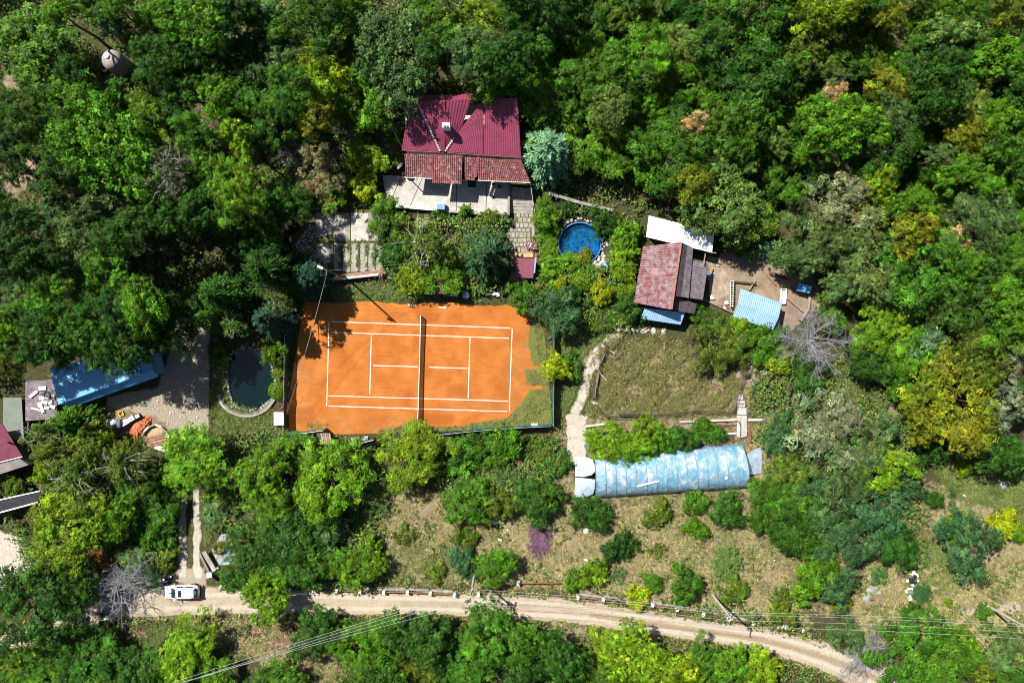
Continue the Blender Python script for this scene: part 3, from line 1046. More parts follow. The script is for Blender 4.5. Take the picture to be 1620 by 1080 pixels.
# five cast bays with open joints
bays = [((605, 277), (634, 278.6), (616, 322.4), (612, 323)), ((635, 278.7), (668, 281), (648, 326.2), (617, 322.6)),
        ((669, 281), (722, 284), (722, 334.5), (649, 326.4)), ((723, 284), (770, 286.6), (768, 337.4), (723, 334.6)), ((771, 286.7), (808, 289), (803.5, 339), (769, 337.5))]
for b in bays:
    MB().prism([tuple(p) for p in PP(b, TZ)], 0.0, TZ).build('slab', CONC_L, terr)
MB().bar(P(611, 325.5, .4), P(700, 333, .4), 0.35, 0.8).build('parapet', OFFWHITE, terr)
MB().bar(P(701, 334, .35), P(803, 342, .35), 0.3, 0.7).build('parapet', CONC, terr)
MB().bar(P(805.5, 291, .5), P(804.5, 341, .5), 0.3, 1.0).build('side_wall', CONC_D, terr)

hl = P(735, 205)
house = thing('house', hl, 'house with crimson sheet metal roof and lean to tiled porches', 'house')
wall = MB().prism([tuple(p) for p in PP([(641, 168), (700, 166), (815, 166), (818, 246), (642, 239)], 4.4)], 0, 4.45)
walls = wall.build('wall', PLASTER, house)
E0 = 4.6
a_, b_, c_, d_ = P(635.7, 236.2, E0), P(700.5, 240, E0), P(660, 161.8, 6.6), P(648, 161.4, 6.6)
MB().sheet(a_, P(696.5, 240, E0), P(659.5, 161.8, 6.6), d_, ribs=17, amp=0.024, th=0.05, shape='trap', rows=3, step=0.02).build('roof_slope', ROOFRED, house)
MB().sheet(P(697.2, 239.9, E0 + .02), P(701.6, 240.1, E0 + .12), P(702.8, 158.5, 7.5), P(660.5, 161.8, 6.65), ribs=11, amp=0.024, th=0.05, shape='trap', rows=3, step=0.02).build('roof_slope', ROOFRED, house)
MB().sheet(P(701.9, 240.1, E0 + .1), P(703, 240.1, E0), P(731, 200, 5.7), P(702.5, 199.5, 6.3), ribs=6, amp=0.03, th=0.05, shape='trap').build('roof_slope', ROOFRED, house)
MB().sheet(P(702.5, 199.4, 6.3), P(731, 199.9, 5.7), P(745, 158, 6.9), P(702.8, 158.5, 7.5), ribs=8, amp=0.03, th=0.05, shape='trap').build('roof_slope', ROOFRED, house)
MB().sheet(P(703.5, 240.2, E0), P(764, 244, E0), P(766, 157, 7.0), P(731.5, 200, 5.72), ribs=17, amp=0.024, th=0.05, shape='trap', rows=3, step=0.02).build('roof_slope', ROOFRED, house)
MB().sheet(P(765, 244.2, E0 - .05), P(824, 248, E0 - .05), P(819, 155, 7.0), P(767, 157, 6.95), ribs=16, amp=0.024, th=0.05, shape='trap', rows=3, step=0.02).build('roof_slope', ROOFRED, house)
MB().sheet(P(767, 150, 5.6), P(819, 148, 5.6), P(819, 156, 6.95), P(767, 157.5, 6.9), ribs=14, amp=0.03, th=0.05, shape='trap').build('roof_slope', ROOFRED, house)
MB().sheet(P(648, 152, 5.8), P(766, 148, 5.6), P(766, 157.5, 6.8), P(648, 161, 6.5), ribs=26, amp=0.03, th=0.05, shape='trap').build('roof_slope', ROOFRED, house)
MB().bar(P(702.4, 240, E0 + .2), P(702.9, 158.5, 7.6), 0.16, 0.08).build('ridge_cap', ROOFRED, house)
MB().bar(P(635.7, 237.6, E0 - .1), P(702, 241.4, E0 - .1), 0.12, 0.14).build('gutter', MAROON, house)
MB().bar(P(703, 241.4, E0 - .12), P(824, 249.4, E0 - .15), 0.12, 0.14).build('gutter', MAROON, house)


def flashing(a, b, n, parent):
    mb = MB()
    a, b = Vector(a), Vector(b)
    for i in range(n):
        p, q = a.lerp(b, (i + 0.12) / n), a.lerp(b, (i + 0.8) / n)
        mb.bar(p, q, 0.22, 0.07)
    return mb.build('hip_flashing', OFFWHITE, parent)


flashing(P(659.5, 162, 6.76), P(687, 219, 5.38), 17, house)
flashing(P(687.4, 220, 5.36), P(696.4, 239.5, 4.8), 5, house)
flashing(P(703.5, 239.5, 4.76), P(719, 217, 5.38), 6, house)
ch = MB().box(P(706.3, 200.5, 6.75), (0.95, 0.62, 1.5)).build('chimney', WHITE, house)
MB().box(P(704.2, 200.4, 7.52), (0.24, 0.26, 0.06)).build('flue', BLACK, ch)
MB().box(P(708.2, 200.6, 7.52), (0.24, 0.26, 0.06)).build('flue', BLACK, ch)


def tile_roof(a, b, c, d, ribs, parent, dark=False):
    return MB().sheet(a, b, c, d, ribs=ribs, amp=0.055, th=0.06, shape='sine', rows=7, step=0.03).build('tiled_porch_roof', TILE, parent, smooth=False)


tile_roof(P(642, 279.5, 3.6), P(683.5, 281.5, 3.6), P(683.8, 244.5, 4.3), P(640, 243, 4.3), 13, house)
tile_roof(P(684, 289.5, 3.85), P(729.7, 291, 3.85), P(731.3, 245.5, 4.45), P(684.3, 244.8, 4.45), 14, house)
tile_roof(P(735, 284.5, 3.3), P(751, 285.2, 3.3), P(751, 248, 4.1), P(733, 247, 4.1), 6, house)
tile_roof(P(756.5, 284.2, 3.65), P(839, 288, 3.65), P(824, 253, 4.4), P(757.5, 250, 4.4), 25, house)
mb = MB()
for i in range(7):
    mb.box(P(681 - i * 0.2, 256 + i * 3.6, 3.98 - i * 0.06), (0.4, 0.2, 0.1), rz=0.5)
mb.build('verge_tiles', ROOFRED, house)
mb = MB()
for i in range(8):
    mb.box(P(755.5 - i * 0.5, 251 + i * 4.0, 4.35 - i * 0.09), (0.5, 0.24, 0.1), rz=0.5)
mb.build('verge_tiles', ROOFRED, house)
MB().bar(P(642, 280.6, 3.52), P(683, 282.6, 3.52), 0.1, 0.1).build('gutter', OFFWHITE, house)
MB().bar(P(756, 285.4, 3.57), P(839, 289.2, 3.57), 0.1, 0.1).build('gutter', OFFWHITE, house)
for i, px in enumerate((645, 683, 730, 757, 800, 832)):
    MB().tube([P(px, 279 + (px - 645) * 0.043, TZ), P(px, 279 + (px - 645) * 0.043, 3.5)], 0.07, 6).build('porch_post', WOOD, house)
dr = MB().bar(P(646, 242, 2.3), P(830, 253, 2.3), 0.2, 3.6).build('front_wall', PLASTER, house)
for px in (664, 708, 742, 790):
    dd = MB().box(P(px, 243.3 + (px - 645) * 0.06 + 1.6, 2.2), (1.0, 0.08, 1.7), rz=-0.06).build('window', WOOD_D, house)
MB().tube([P(637.5, 244, 4.3), P(637.5, 244, 0.0)], 0.05, 6).build('downpipe', MAROON, house)

# dishes
def dish(px, py, z, tilt_to, r, label, base_z=0.0, mat=GREYMET):
    t = thing('satellite_dish', P(px, py, base_z), label, 'satellite dish')
    n = Vector(tilt_to).normalized()
    q = n.to_track_quat('Z', 'Y').to_matrix()
    c = P(px, py, z)
    mb = MB()
    prof = [(r * f, 0.22 * r * f * f) for f in (0.02, 0.35, 0.7, 1.0)] + [(r * 1.0, 0.22 * r - 0.03)] + [(r * f, 0.22 * r * f * f - 0.03) for f in (0.7, 0.35, 0.02)]
    mb.lathe((0, 0, 0), prof, 18)
    mb.v = [c + q @ v for v in mb.v]
    mb.build('dish', mat, t)
    MB().tube([c - n * 0.05, P(px, py, base_z)], 0.04, 6).build('mast', GREYMET, t)
    MB().tube([c + q @ Vector((0, -r, 0.15 * r)), c + n * r * 0.95], 0.02, 5).build('feed_arm', GREYMET, t)
    MB().box(c + n * r * 0.98, (0.1, 0.1, 0.14)).build('receiver', OFFWHITE, t)


dish(597, 158, 5.5, (0.3, -0.75, 0.6), 0.5, 'pale satellite dish on a mast among the trees left of the house', 0.0)
dish(633.5, 263, 2.4, (-0.7, 0.5, 0.55), 0.52, 'grey satellite dish fixed low at the left corner of the house', 0.0)

# terrace furniture
t = thing('grill', P(697, 329, TZ), 'blue grey lidded barbecue box at the terrace edge', 'barbecue')
MB().box(P(697, 326, 1.15), (1.0, 0.85, 0.5)).build('fire_box', GREYMET, t)
mb = MB().sheet(P(691, 331, 1.4), P(703.5, 331.5, 1.4), P(703.5, 323, 1.6), P(691, 322.5, 1.6), ribs=0, th=0.08)
mb.build('lid', PALEBLUE, t)
for dx in (-0.4, 0.4):
    for dy in (-0.3, 0.3):
        MB().box(P(697, 326, 0.7) + Vector((dx, dy, 0)), (0.06, 0.06, 0.42)).build('leg', DARKMET, t)
t = thing('doormat', P(746.5, 291, TZ), 'dark grid mat on the terrace by the porch door', 'mat')
mb = MB().box(P(746.5, 291, TZ + 0.02), (1.05, 0.85, 0.04)); mb.build('mat', DARKMET, t)
mb = MB()
for i in range(5): mb.box(P(746.5, 291, TZ + 0.05) + Vector((-0.42 + i * 0.21, 0, 0)), (0.04, 0.8, 0.03))
mb.build('grid_bars', BLACK, t)
t = thing('parasol_base', P(779, 311, TZ), 'small dark square parasol foot on the shaded terrace', 'parasol base')
MB().box(P(779, 311, TZ + 0.06), (0.42, 0.42, 0.12), rz=0.78).build('plate', DARKMET, t)
MB().tube([P(779, 311, TZ + .1), P(779, 311, TZ + .5)], 0.04, 8).build('socket', GREYMET, t)
for (px, py, lab) in ((781, 292.5, 'round dark flower pot near the right end of the porch'), (790, 296, 'small brown flower pot next to the terrace side wall')):
    t = thing('flower_pot', P(px, py, TZ), lab, 'pot')
    MB().lathe(P(px, py, TZ), [(0.16, 0), (0.24, 0.4), (0.2, 0.4), (0.18, 0.3)], 12).build('pot', WOOD_D, t)
    MB().lathe(P(px, py, TZ), [(0.19, 0.3), (0.02, 0.33)], 10).build('soil', BARK, t)

# curved stone steps
st = thing('garden_steps', P(826, 315), 'curved dark concrete steps beside the right end of the terrace', 'steps')
for i in range(8):
    y0 = 291 + i * 5.4
    top = 0.62 - i * 0.07
    poly = []
    n = 9
    for k in range(n):
        u = k / (n - 1)
        poly.append((807.5 + 36 * u, y0 + 5 * math.sin(u * 1.5 + 0.2) * (1 - i * 0.1) + 2))
    for k in range(n - 1, -1, -1):
        u = k / (n - 1)
        poly.append((807.5 + 36 * u, y0 + 5.8 + 5 * math.sin(u * 1.5 + 0.2) * (1 - (i + 1) * 0.1) + 2))
    MB().prism([tuple(p) for p in PP(poly, top)], 0, top).build('step', CONC, st)
# pavers
pv = MB().prism([tuple(p) for p in PP([(812, 335), (846, 335), (844, 398), (800, 398), (800, 360), (812, 352)])], 0, 0.05).build('paved_path', M('mossy_joint', (0.1, 0.105, 0.035), 0.95, 0.4, 4.0))
tag(pv, kind='structure')
y = 336.0
row = 0
while y < 393:
    x = 817.0 - (14 if y > 352 else 0) + (3 if row % 2 else 0)
    h = rng.uniform(7, 9.2)
    while x < 841:
        wd = rng.uniform(5.2, 7.2)
        if x + wd > 845: break
        mb = MB()
        q = [(x + rng.uniform(0, .5), y + rng.uniform(0, .5)), (x + wd - 0.9, y + rng.uniform(0, .5)), (x + wd - 0.9 - rng.uniform(0, .5), y + h - 1), (x, y + h - 1 - rng.uniform(0, .5))]
        mb.prism([tuple(p) for p in PP(q)], 0.05, 0.09 + rng.uniform(0, 0.02)).build('paver', CONC, pv)
        x += wd
    y += h
    row += 1
t = thing('bench', P(843.5, 362), 'narrow grey bench at the right edge of the paved path', 'bench')
MB().box(P(843.5, 362, 0.45), (0.35, 1.9, 0.06)).build('seat', WOOD, t)
for s in (-0.75, 0.75): MB().box(P(843.5, 362, 0.21) + Vector((0, s, 0)), (0.3, 0.08, 0.42)).build('leg', WOOD_D, t)

# stepped yard of cast slabs, retaining wall towards the court
YZ = 0.8
yard = MB().prism([tuple(p) for p in PP([(458, 378), (500, 335), (606, 330), (607, 428), (522, 438), (470, 425)], YZ - 0.06)], 0, YZ - 0.06).build('yard_floor', M('mossy_fill', (0.075, 0.09, 0.022), 0.95, 0.4, 3.0))
tag(yard, kind='structure')
ycols = [498.5, 527, 541, 554.5, 568.5, 582, 594, 605]
for i in range(len(ycols) - 1):
    g0 = 1.1 if i else 1.4
    for (y0, y1) in ((336, 381), (384.5, 430)):
        if y0 < 340 and i in (1, 3, 5): continue
        x1 = ycols[i + 1]
        if y0 < 340 and i in (2, 4): x0 = ycols[i - 1]
        elif y0 < 340 and i == 6: x0 = ycols[5]
        else: x0 = ycols[i]
        if y0 > 340: g1 = rng.uniform(0.5, 1.7)
        else: g1 = 0.8
        j = lambda: rng.uniform(-1.0, 1.0)
        q = [(x0 + g1 + j(), y0 + j()), (x1 - g1 + j(), y0 + 1 + j()), (x1 - g1 + j(), y1 - (0 if i else 12)), (x0 + g1 + j(), y1 - (0 if i > 1 else 4))]
        mb = MB().prism([tuple(p) for p in PP(q, YZ)], 0.5, YZ + rng.uniform(-0.01, 0.015))
        mb.build('slab', CONC_L if rng.random() < 0.3 else CONC, yard)
mb = MB()
for i in range(420):
    px, py = rng.uniform(462, 499), rng.uniform(356, 420)
    if (px - 462) < (395 - py) * 0.7 or py > 380 + (px - 455) * 0.9: continue
    s = rng.uniform(0.1, 0.3)
    mb.rock(P(px, py, YZ - 0.03), (s, s * rng.uniform(.6, 1), s * 0.5), i)
tag(mb.build('broken_stone', M('pale_broken_stone', (0.46, 0.41, 0.35), 0.9, 0.3, 2.0), yard), kind='stuff')
rw = thing('retaining_wall', P(560, 440), 'low retaining wall between the slab yard and the tennis court', 'wall')
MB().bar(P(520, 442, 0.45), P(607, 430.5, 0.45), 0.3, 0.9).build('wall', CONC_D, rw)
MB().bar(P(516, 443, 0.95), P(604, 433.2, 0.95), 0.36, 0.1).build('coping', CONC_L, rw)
MB().bar(P(527, 437.5, 0.95), P(604, 428.5, 0.95), 0.28, 0.14).build('timber', WOOD_R, rw)
MB().bar(P(607, 407, 0.9), P(604.5, 428, 0.9), 0.3, 0.2).build('timber', WOOD_R, rw)
t = thing('root_tangle', P(606, 434), 'dry brown roots hanging over the end of the retaining wall', 'roots')
mb = MB()
for i in range(22):
    a = rng.uniform(-2.6, -0.3)
    p = P(603 + rng.uniform(-3, 4), 429 + rng.uniform(-3, 3), 1.0)
    L = rng.uniform(0.6, 1.7)
    mb.tube([p, p + Vector((math.cos(a) * L * .5, math.sin(a) * L * .5, 0.12)), p + Vector((math.cos(a) * L, math.sin(a) * L, -0.75))], [0.05, 0.035, 0.015], 4)
mb.build('roots', M('dry_root', (0.27, 0.17, 0.11), 0.9, 0.3, 3.0), t)

# lamp pole on the wall
def pole(name, px, py, h, label, cat, r=0.13, mat=CONC):
    t = thing(name, P(px, py), label, cat)
    MB().tube([P(px, py), P(px, py) + Vector((0, 0, h))], [r, r * 0.7], 8).build('pole', mat, t)
    return t


lp = pole('lamp_pole', 549, 440, 11.0, 'tall dark wooden lamp pole standing on the yard retaining wall', 'pole', 0.14, WOOD_D)
lb = P(549, 440)
MB().tube([lb + Vector((0, 0, 10.8)), lb + Vector((-0.5, 0.25, 11.0))], 0.05, 6).build('arm', GREYMET, lp)
MB().box(lb + Vector((-0.75, 0.36, 11.0)), (0.7, 0.28, 0.16), rz=-0.4).build('lamp_head', OFFWHITE, lp)

# maroon shelter, tank, benches by the court
t = thing('court_shelter', P(703, 456), 'small shelter with a maroon roof at the top side of the court', 'shelter')
MB().sheet(P(682, 464.5, 2.0), P(721, 464.5, 2.0), P(721, 444, 2.5), P(688, 444, 2.5), ribs=0, th=0.06).build('roof', MAROON, t)
for (a, b, z) in ((685, 462, 2.0), (719, 462, 2.0), (719, 447, 2.4), (690, 447, 2.4)):
    MB().tube([P(a, b, 0), P(a, b, z)], 0.05, 6).build('post', DARKMET, t)
MB().bar(P(690, 449, 1.2), P(719, 449, 1.2), 0.06, 2.3).build('back_wall', MAROON, t)
MB().box(P(703, 456, 0.45), (2.2, 0.4, 0.06)).build('bench_board', WOOD, t)
t = thing('barrel', P(737.5, 466.5), 'grey steel drum standing beside the court near the net post', 'barrel')
MB().lathe(P(737.5, 467), [(0.46, 0), (0.46, 0.3), (0.48, 0.32), (0.46, 0.34), (0.46, 0.62), (0.48, 0.64), (0.46, 0.66), (0.46, 0.95), (0.43, 0.95), (0.42, 0.92)], 20).build('drum', GREYMET, t)
MB().lathe(P(737.5, 467), [(0.42, 0.915), (0.1, 0.93)], 18).build('lid', PALEBLUE, t)
for (x0, y0, x1, y1, lab) in ((754, 459, 770, 463, 'pale slatted bench under the trees right of the steel drum'), (773, 463, 790, 466.5, 'second pale slatted bench, farther right of the steel drum')):
    t = thing('slatted_bench', P((x0 + x1) / 2, (y0 + y1) / 2), lab, 'bench', 'slatted benches above the court')
    for k in (-0.16, 0, 0.16):
        MB().bar(P(x0, y0, 0.45) + Vector((0, k, 0)), P(x1, y1, 0.45) + Vector((0, k, 0)), 0.12, 0.04).build('slat', WHITE, t)
    for f in (0.12, 0.88):
        p = P(x0, y0).lerp(P(x1, y1), f)
        MB().box(p + Vector((0, 0, 0.21)), (0.08, 0.4, 0.42)).build('leg', GREYMET, t)
for (px, py, lab) in ((683, 464, 'white plastic tray on the ground left of the maroon shelter'), (718, 467, 'small white plank on the ground right of the maroon shelter'), (652, 483, 'thin white board at the court edge above the baseline'), (700, 486, 'thin white board lying beside the net post')):
    t = MB().box(P(px, py, 0.06), (1.0, 0.14 if 'board' in lab else 0.3, 0.06), rz=-0.05).build('board', WHITE)
    tag(t, lab, 'board')

# ------------------------------------------------------------------ tennis net
net = thing('tennis_net', P(664.5, 583), 'tennis net stretched across the orange clay court', 'tennis net')
na, nb = P(667, 500), P(662.3, 665)
for p in (na, nb):
    MB().tube([p, p + Vector((0, 0, 1.07))], 0.06, 8).build('post', GREYMET, net)
mb = MB()
pts = []
for i in range(13):
    u = i / 12
    p = na.lerp(nb, u)
    pts.append(p + Vector((0, 0, 1.05 - 0.13 * math.sin(math.pi * u))))
for i in range(12):
    mb.bar(pts[i], pts[i + 1], 0.1, 0.09)
mb.build('headband', OFFWHITE, net)
mb = MB()
for i in range(12):
    a, b = pts[i], pts[i + 1]
    for o in (0.012,):
        mb.add([a + Vector((o, 0, -0.06)), b + Vector((o, 0, -0.06)), Vector((b.x + o, b.y, 0.05)), Vector((a.x + o, a.y, 0.05)),
                a + Vector((-o, 0, -0.06)), b + Vector((-o, 0, -0.06)), Vector((b.x - o, b.y, 0.05)), Vector((a.x - o, a.y, 0.05))],
               [(0, 1, 2, 3), (7, 6, 5, 4), (0, 4, 5, 1), (3, 2, 6, 7)])
mb.build('net_mesh', screen_material('black_net', (0.02, 0.02, 0.02), 0.45), net)

# ------------------------------------------------------------------ court fences (windscreen netting on posts)
def screen_fence(pts, h, label, mat, post=GREYMET, lean=0.0, cat='fence', rail=True):
    t = thing('court_fence', P(*pts[0]), label, cat)
    tops = []
    for i, p in enumerate(pts):
        b = P(*p)
        MB().tube([b, b + Vector((0, 0, h + 0.05))], 0.045, 6).build('post', post, t)
    for i in range(len(pts) - 1):
        a, b = P(*pts[i]), P(*pts[i + 1])
        mb = MB()
        n = 5
        s = (b - a).normalized(); nrm = Vector((-s.y, s.x, 0))
        for k in range(n):
            u0, u1 = k / n, (k + 1) / n
            w0 = 0.07 * math.sin(math.pi * u0 * 2 + i) + 0.08; w1 = 0.07 * math.sin(math.pi * u1 * 2 + i) + 0.08
            p, q = a.lerp(b, u0), a.lerp(b, u1)
            z0 = h - 0.1 * math.sin(math.pi * u0); z1 = h - 0.1 * math.sin(math.pi * u1)
            vs = []
            for th in (0, 0.015):
                vs += [p + nrm * (w0 + th) + Vector((0, 0, .05)), q + nrm * (w1 + th) + Vector((0, 0, .05)), q + nrm * (w1 + th) + Vector((0, 0, z1)), p + nrm * (w0 + th) + Vector((0, 0, z0))]
            mb.add(vs, [(0, 1, 2, 3), (7, 6, 5, 4), (2, 6, 7, 3)])
        mb.build('screen_panel', mat, t)
    if rail:
        mb = MB()
        for i in range(len(pts) - 1):
            mb.tube([P(*pts[i]) + Vector((0, 0, h)), P(*pts[i + 1]) + Vector((0, 0, h))], 0.03, 5)
        mb.build('top_wire', post, t)
    return t


screen_fence([(457, 530), (456.5, 562), (456, 595), (455, 630), (454, 681)], 1.9, 'dark windscreen fence along the left end of the tennis court', DARKSCREEN)
screen_fence([(454, 682.5), (488, 682), (518, 678)], 2.0, 'teal windscreen fence at the bottom left corner of the court', GREENSCREEN)
screen_fence([(538, 700), (566, 700), (596, 692)], 2.4, 'dark netting fence behind the courtside bench', DARKSCREEN)
screen_fence([(686, 686), (716, 683), (748, 679.5)], 1.9, 'dark netting fence below the net, left of the teal screen', DARKSCREEN)
screen_fence([(750, 679), (790, 676), (830, 673.5), (870, 671.5)], 2.0, 'teal windscreen fence along the bottom right of the court', GREENSCREEN)
screen_fence([(874.5, 671), (874.5, 635), (875, 598), (875, 560), (875, 516)], 2.2, 'teal windscreen fence along the right end of the court', GREENSCREEN)
t = thing('fence_strut', P(441, 690), 'short pale strut propping the bottom left fence corner', 'strut')
MB().tube([P(438, 696), P(443, 683, 1.2)], 0.07, 6).build('pole', PALEBARK, t)
t = thing('fence_strut', P(500, 716), 'long grey pole leaning on the teal fence at bottom left', 'strut')
MB().tube([P(501, 716, 0.3), P(495, 686, 2.6)], 0.06, 6).build('pole', GREYMET, t)
# courtside bench and odds
t = thing('plank_bench', P(569, 694), 'grey plank bench at the bottom edge of the clay court', 'bench')
for k in (-0.13, 0.13): MB().bar(P(556, 695, 0.45) + Vector((0, k, 0)), P(582, 692.5, 0.45) + Vector((0, k, 0)), 0.22, 0.06).build('plank', CONC_L, t)
for px in (559, 579): MB().box(P(px, 694, 0.21), (0.12, 0.45, 0.42)).build('leg', WOOD_D, t)
t = thing('plastic_crate', P(568, 701), 'small pale crate in front of the courtside bench', 'crate')
MB().box(P(568, 701, 0.2), (0.55, 0.4, 0.4)).build('tub', OFFWHITE, t)
MB().box(P(568, 701, 0.41), (0.4, 0.26, 0.03)).build('lining', GREYMET, t)
t = thing('lean_to', P(513, 692), 'brown plank lean to at the gap in the bottom fence', 'shed')
MB().box(P(512, 692, 1.0), (1.3, 1.4, 2.0)).build('wall', WOOD_D, t)
for k in range(5): MB().bar(P(508 + k * 3.2, 685, 2.1), P(511 + k * 3.2, 702, 2.3), 0.2, 0.05).build('board', WOOD_R if k % 2 else WOOD, t)
t = thing('barrel', P(535, 706), 'blue plastic barrel beside the plank lean to', 'barrel')
MB().lathe(P(535, 706), [(0.26, 0), (0.32, 0.3), (0.3, 0.85), (0.1, 0.9)], 14).build('drum', BLUEP, t)
MB().lathe(P(535, 706), [(0.22, 0.9), (0.2, 0.94), (0.02, 0.94)], 12).build('lid', BLACK, t)
t = thing('freezer', P(441.5, 662), 'white chest freezer against the outside of the left court fence', 'freezer')
MB().box(P(441.5, 662, 0.4), (1.12, 1.6, 0.8)).build('chest', WHITE, t)
MB().box(P(441.5, 662, 0.84), (1.18, 1.68, 0.08)).build('lid', WHITE, t)
MB().box(P(448, 662, 0.8), (0.06, 0.5, 0.05)).build('handle', GREYMET, t)
t = thing('bucket', P(445, 643), 'small red bucket by the pond wall next to the fence', 'bucket')
MB().lathe(P(445, 643), [(0.2, 0), (0.27, 0.35), (0.24, 0.35), (0.19, 0.05)], 12).build('tub', M('red_plastic', (0.45, 0.05, 0.04), 0.5, 0.1), t)
MB().tube([P(445, 643, 0.35) + Vector((-0.25, 0, 0)), P(445, 643, 0.55), P(445, 643, 0.35) + Vector((0.25, 0, 0))], 0.012, 4).build('handle', GREYMET, t)
t = tag(MB().box(P(842 + 3.5, 672, 0.15), (0.85, 0.42, 0.3)).build('concrete_block', OFFWHITE), 'pale concrete block on the grass in the court corner', 'block')

# ------------------------------------------------------------------ pond rim
rim = thing('pond_rim', P(395, 600), 'ring of stones with a concrete kerb round the dark garden pond', 'pond edge')
ring = spline(POND + [POND[0]], 4)
acc = 0
for i in range(len(ring)):
    x, y = ring[i]
    ddx, ddy = x - 395, y - 600
    if rng.random() < 0.08: continue
    f = 1.06 + rng.uniform(-0.02, 0.05)
    s = rng.uniform(0.28, 0.55)
    MB().rock(P(395 + ddx * f, 600 + ddy * f, 0.02), (s, s * rng.uniform(.7, 1), s * 0.7), i).build('stone', STONE, rim)
for i in range(60):
    a = rng.uniform(math.radians(60), math.radians(300)) if i > 22 else rng.uniform(math.radians(50), math.radians(140))
    f = rng.uniform(1.1, 1.26)
    # angle measured clockwise from the right in the picture: the left and lower banks
    x, y = 395 + math.cos(a) * 36 * f, 600 + math.sin(a) * 46 * f
    if x > 425: continue
    s = rng.uniform(0.2, 0.45)
    MB().rock(P(x, y, 0.04), (s, s * .8, s * 0.6), 300 + i).build('stone', STONE if rng.random() < .5 else CONC_L, rim)
arc = spline([(346, 624), (350, 637), (360, 648), (375, 655.5), (392, 658), (410, 654), (424, 645), (434, 632)], 4)
for r_, wd, hh in ((1.0, 0.3, 0.32), (0.93, 0.22, 0.2)):
    mb = MB()
    pts = [P(390 + (x - 390) * r_, 610 + (y - 610) * r_, hh / 2) for x, y in arc]
    for i in range(len(pts) - 1): mb.bar(pts[i], pts[i + 1] + (pts[i + 1] - pts[i]) * 0.12, wd, hh + 0.002 * (i % 2))
    mb.build('kerb', CONC if r_ == 1.0 else CONC_D, rim)
# low fence line left of pond
t = thing('wire_fence', P(331, 600), 'thin post and rail fence between the gravel drive and the pond', 'fence')
for k in range(6): MB().tube([P(333.5 - k * 0.4, 520 + k * 34), P(333.5 - k * 0.4, 520 + k * 34) + Vector((0, 0, 1.1))], 0.05, 5).build('post', WOOD_D, t)
for z in (0.5, 1.0): MB().tube([P(333.5, 520) + Vector((0, 0, z)), P(331.5, 690) + Vector((0, 0, z))], 0.03, 5).build('rail', WOOD, t)

# ------------------------------------------------------------------ round pool
pool = thing('round_pool', P(*POOLC), 'round blue lined garden pool half hidden by bushes', 'pool')
mb = MB()
rr = POOLR / K
c0 = P(*POOLC)
mb.lathe(c0, [(rr, 0.3), (rr, -0.7), (0.02, -0.72), (0.02, -0.77), (rr + 0.09, -0.77), (rr + 0.09, 0.3), (rr, 0.3)], 48, caps=False)
mb.build('basin', LINER, pool)
mb = MB().lathe(c0, [(rr - 0.005, -0.1), (rr - 0.005, -0.05), (0.02, -0.05)], 48)
mb.build('pool_water', POOLW, pool)
mb = MB()
for i in range(130):
    a, q = rng.uniform(0, 6.28), rr * math.sqrt(rng.random()) * 0.9
    p = c0 + Vector((q * math.cos(a), q * math.sin(a), -0.69))
    s = rng.uniform(0.1, 0.4)
    mb.rock(p, (s, s, 0.04), i)
tag(mb.build('sunken_leaves', M('rotting_leaf', (0.12, 0.09, 0.05), 0.9, 0.4, 3.0), pool), kind='stuff')
mb = MB().lathe(c0, [(rr + 0.1, 0.02), (rr + 0.1, 0.34), (rr - 0.03, 0.34), (rr - 0.03, 0.3)], 48, caps=False)
mb.build('rim', BLUEP, pool)
for i in range(46):
    a = i / 46 * 6.283 + rng.uniform(-.04, .04)
    q = rr + rng.uniform(0.25, 0.6)
    s = rng.uniform(0.35, 0.7)
    MB().rock(c0 + Vector((q * math.cos(a), q * math.sin(a), 0.08)), (s, s * .8, 0.35), 700 + i).build('stone', STONE if math.sin(a) > -0.1 else CONC_L, pool)
for i in range(16):
    a = rng.uniform(-1.25, 0.15)
    q = rr + rng.uniform(0.7, 1.25)
    s = rng.uniform(0.5, 0.85)
    MB().rock(c0 + Vector((q * math.cos(a), q * math.sin(a), 0.05)), (s, s * .8, 0.25), 800 + i).build('stone', CONC_L, pool)
t = tag(MB().sheet(P(958, 414, 0.5), P(965, 420, 0.5), P(961, 424, 0.7), P(953, 418, 0.7), ribs=0, th=0.04).build('tarp_sheet', PALEBLUE), 'small pale blue sheet lying right of the round pool', 'sheet')
# wall behind the pool
t = thing('garden_wall', P(915, 325), 'grey garden wall running behind the round pool under the trees', 'wall')
for a, b in (((868, 306), (892, 313)), ((892.4, 313.1), (918, 321)), ((918.4, 321.1), (944, 327)), ((944.4, 327.1), (968, 333))):
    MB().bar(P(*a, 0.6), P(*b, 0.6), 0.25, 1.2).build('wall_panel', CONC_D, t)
    MB().bar(P(*a, 1.24), P(*b, 1.24), 0.34, 0.08).build('coping', CONC, t)

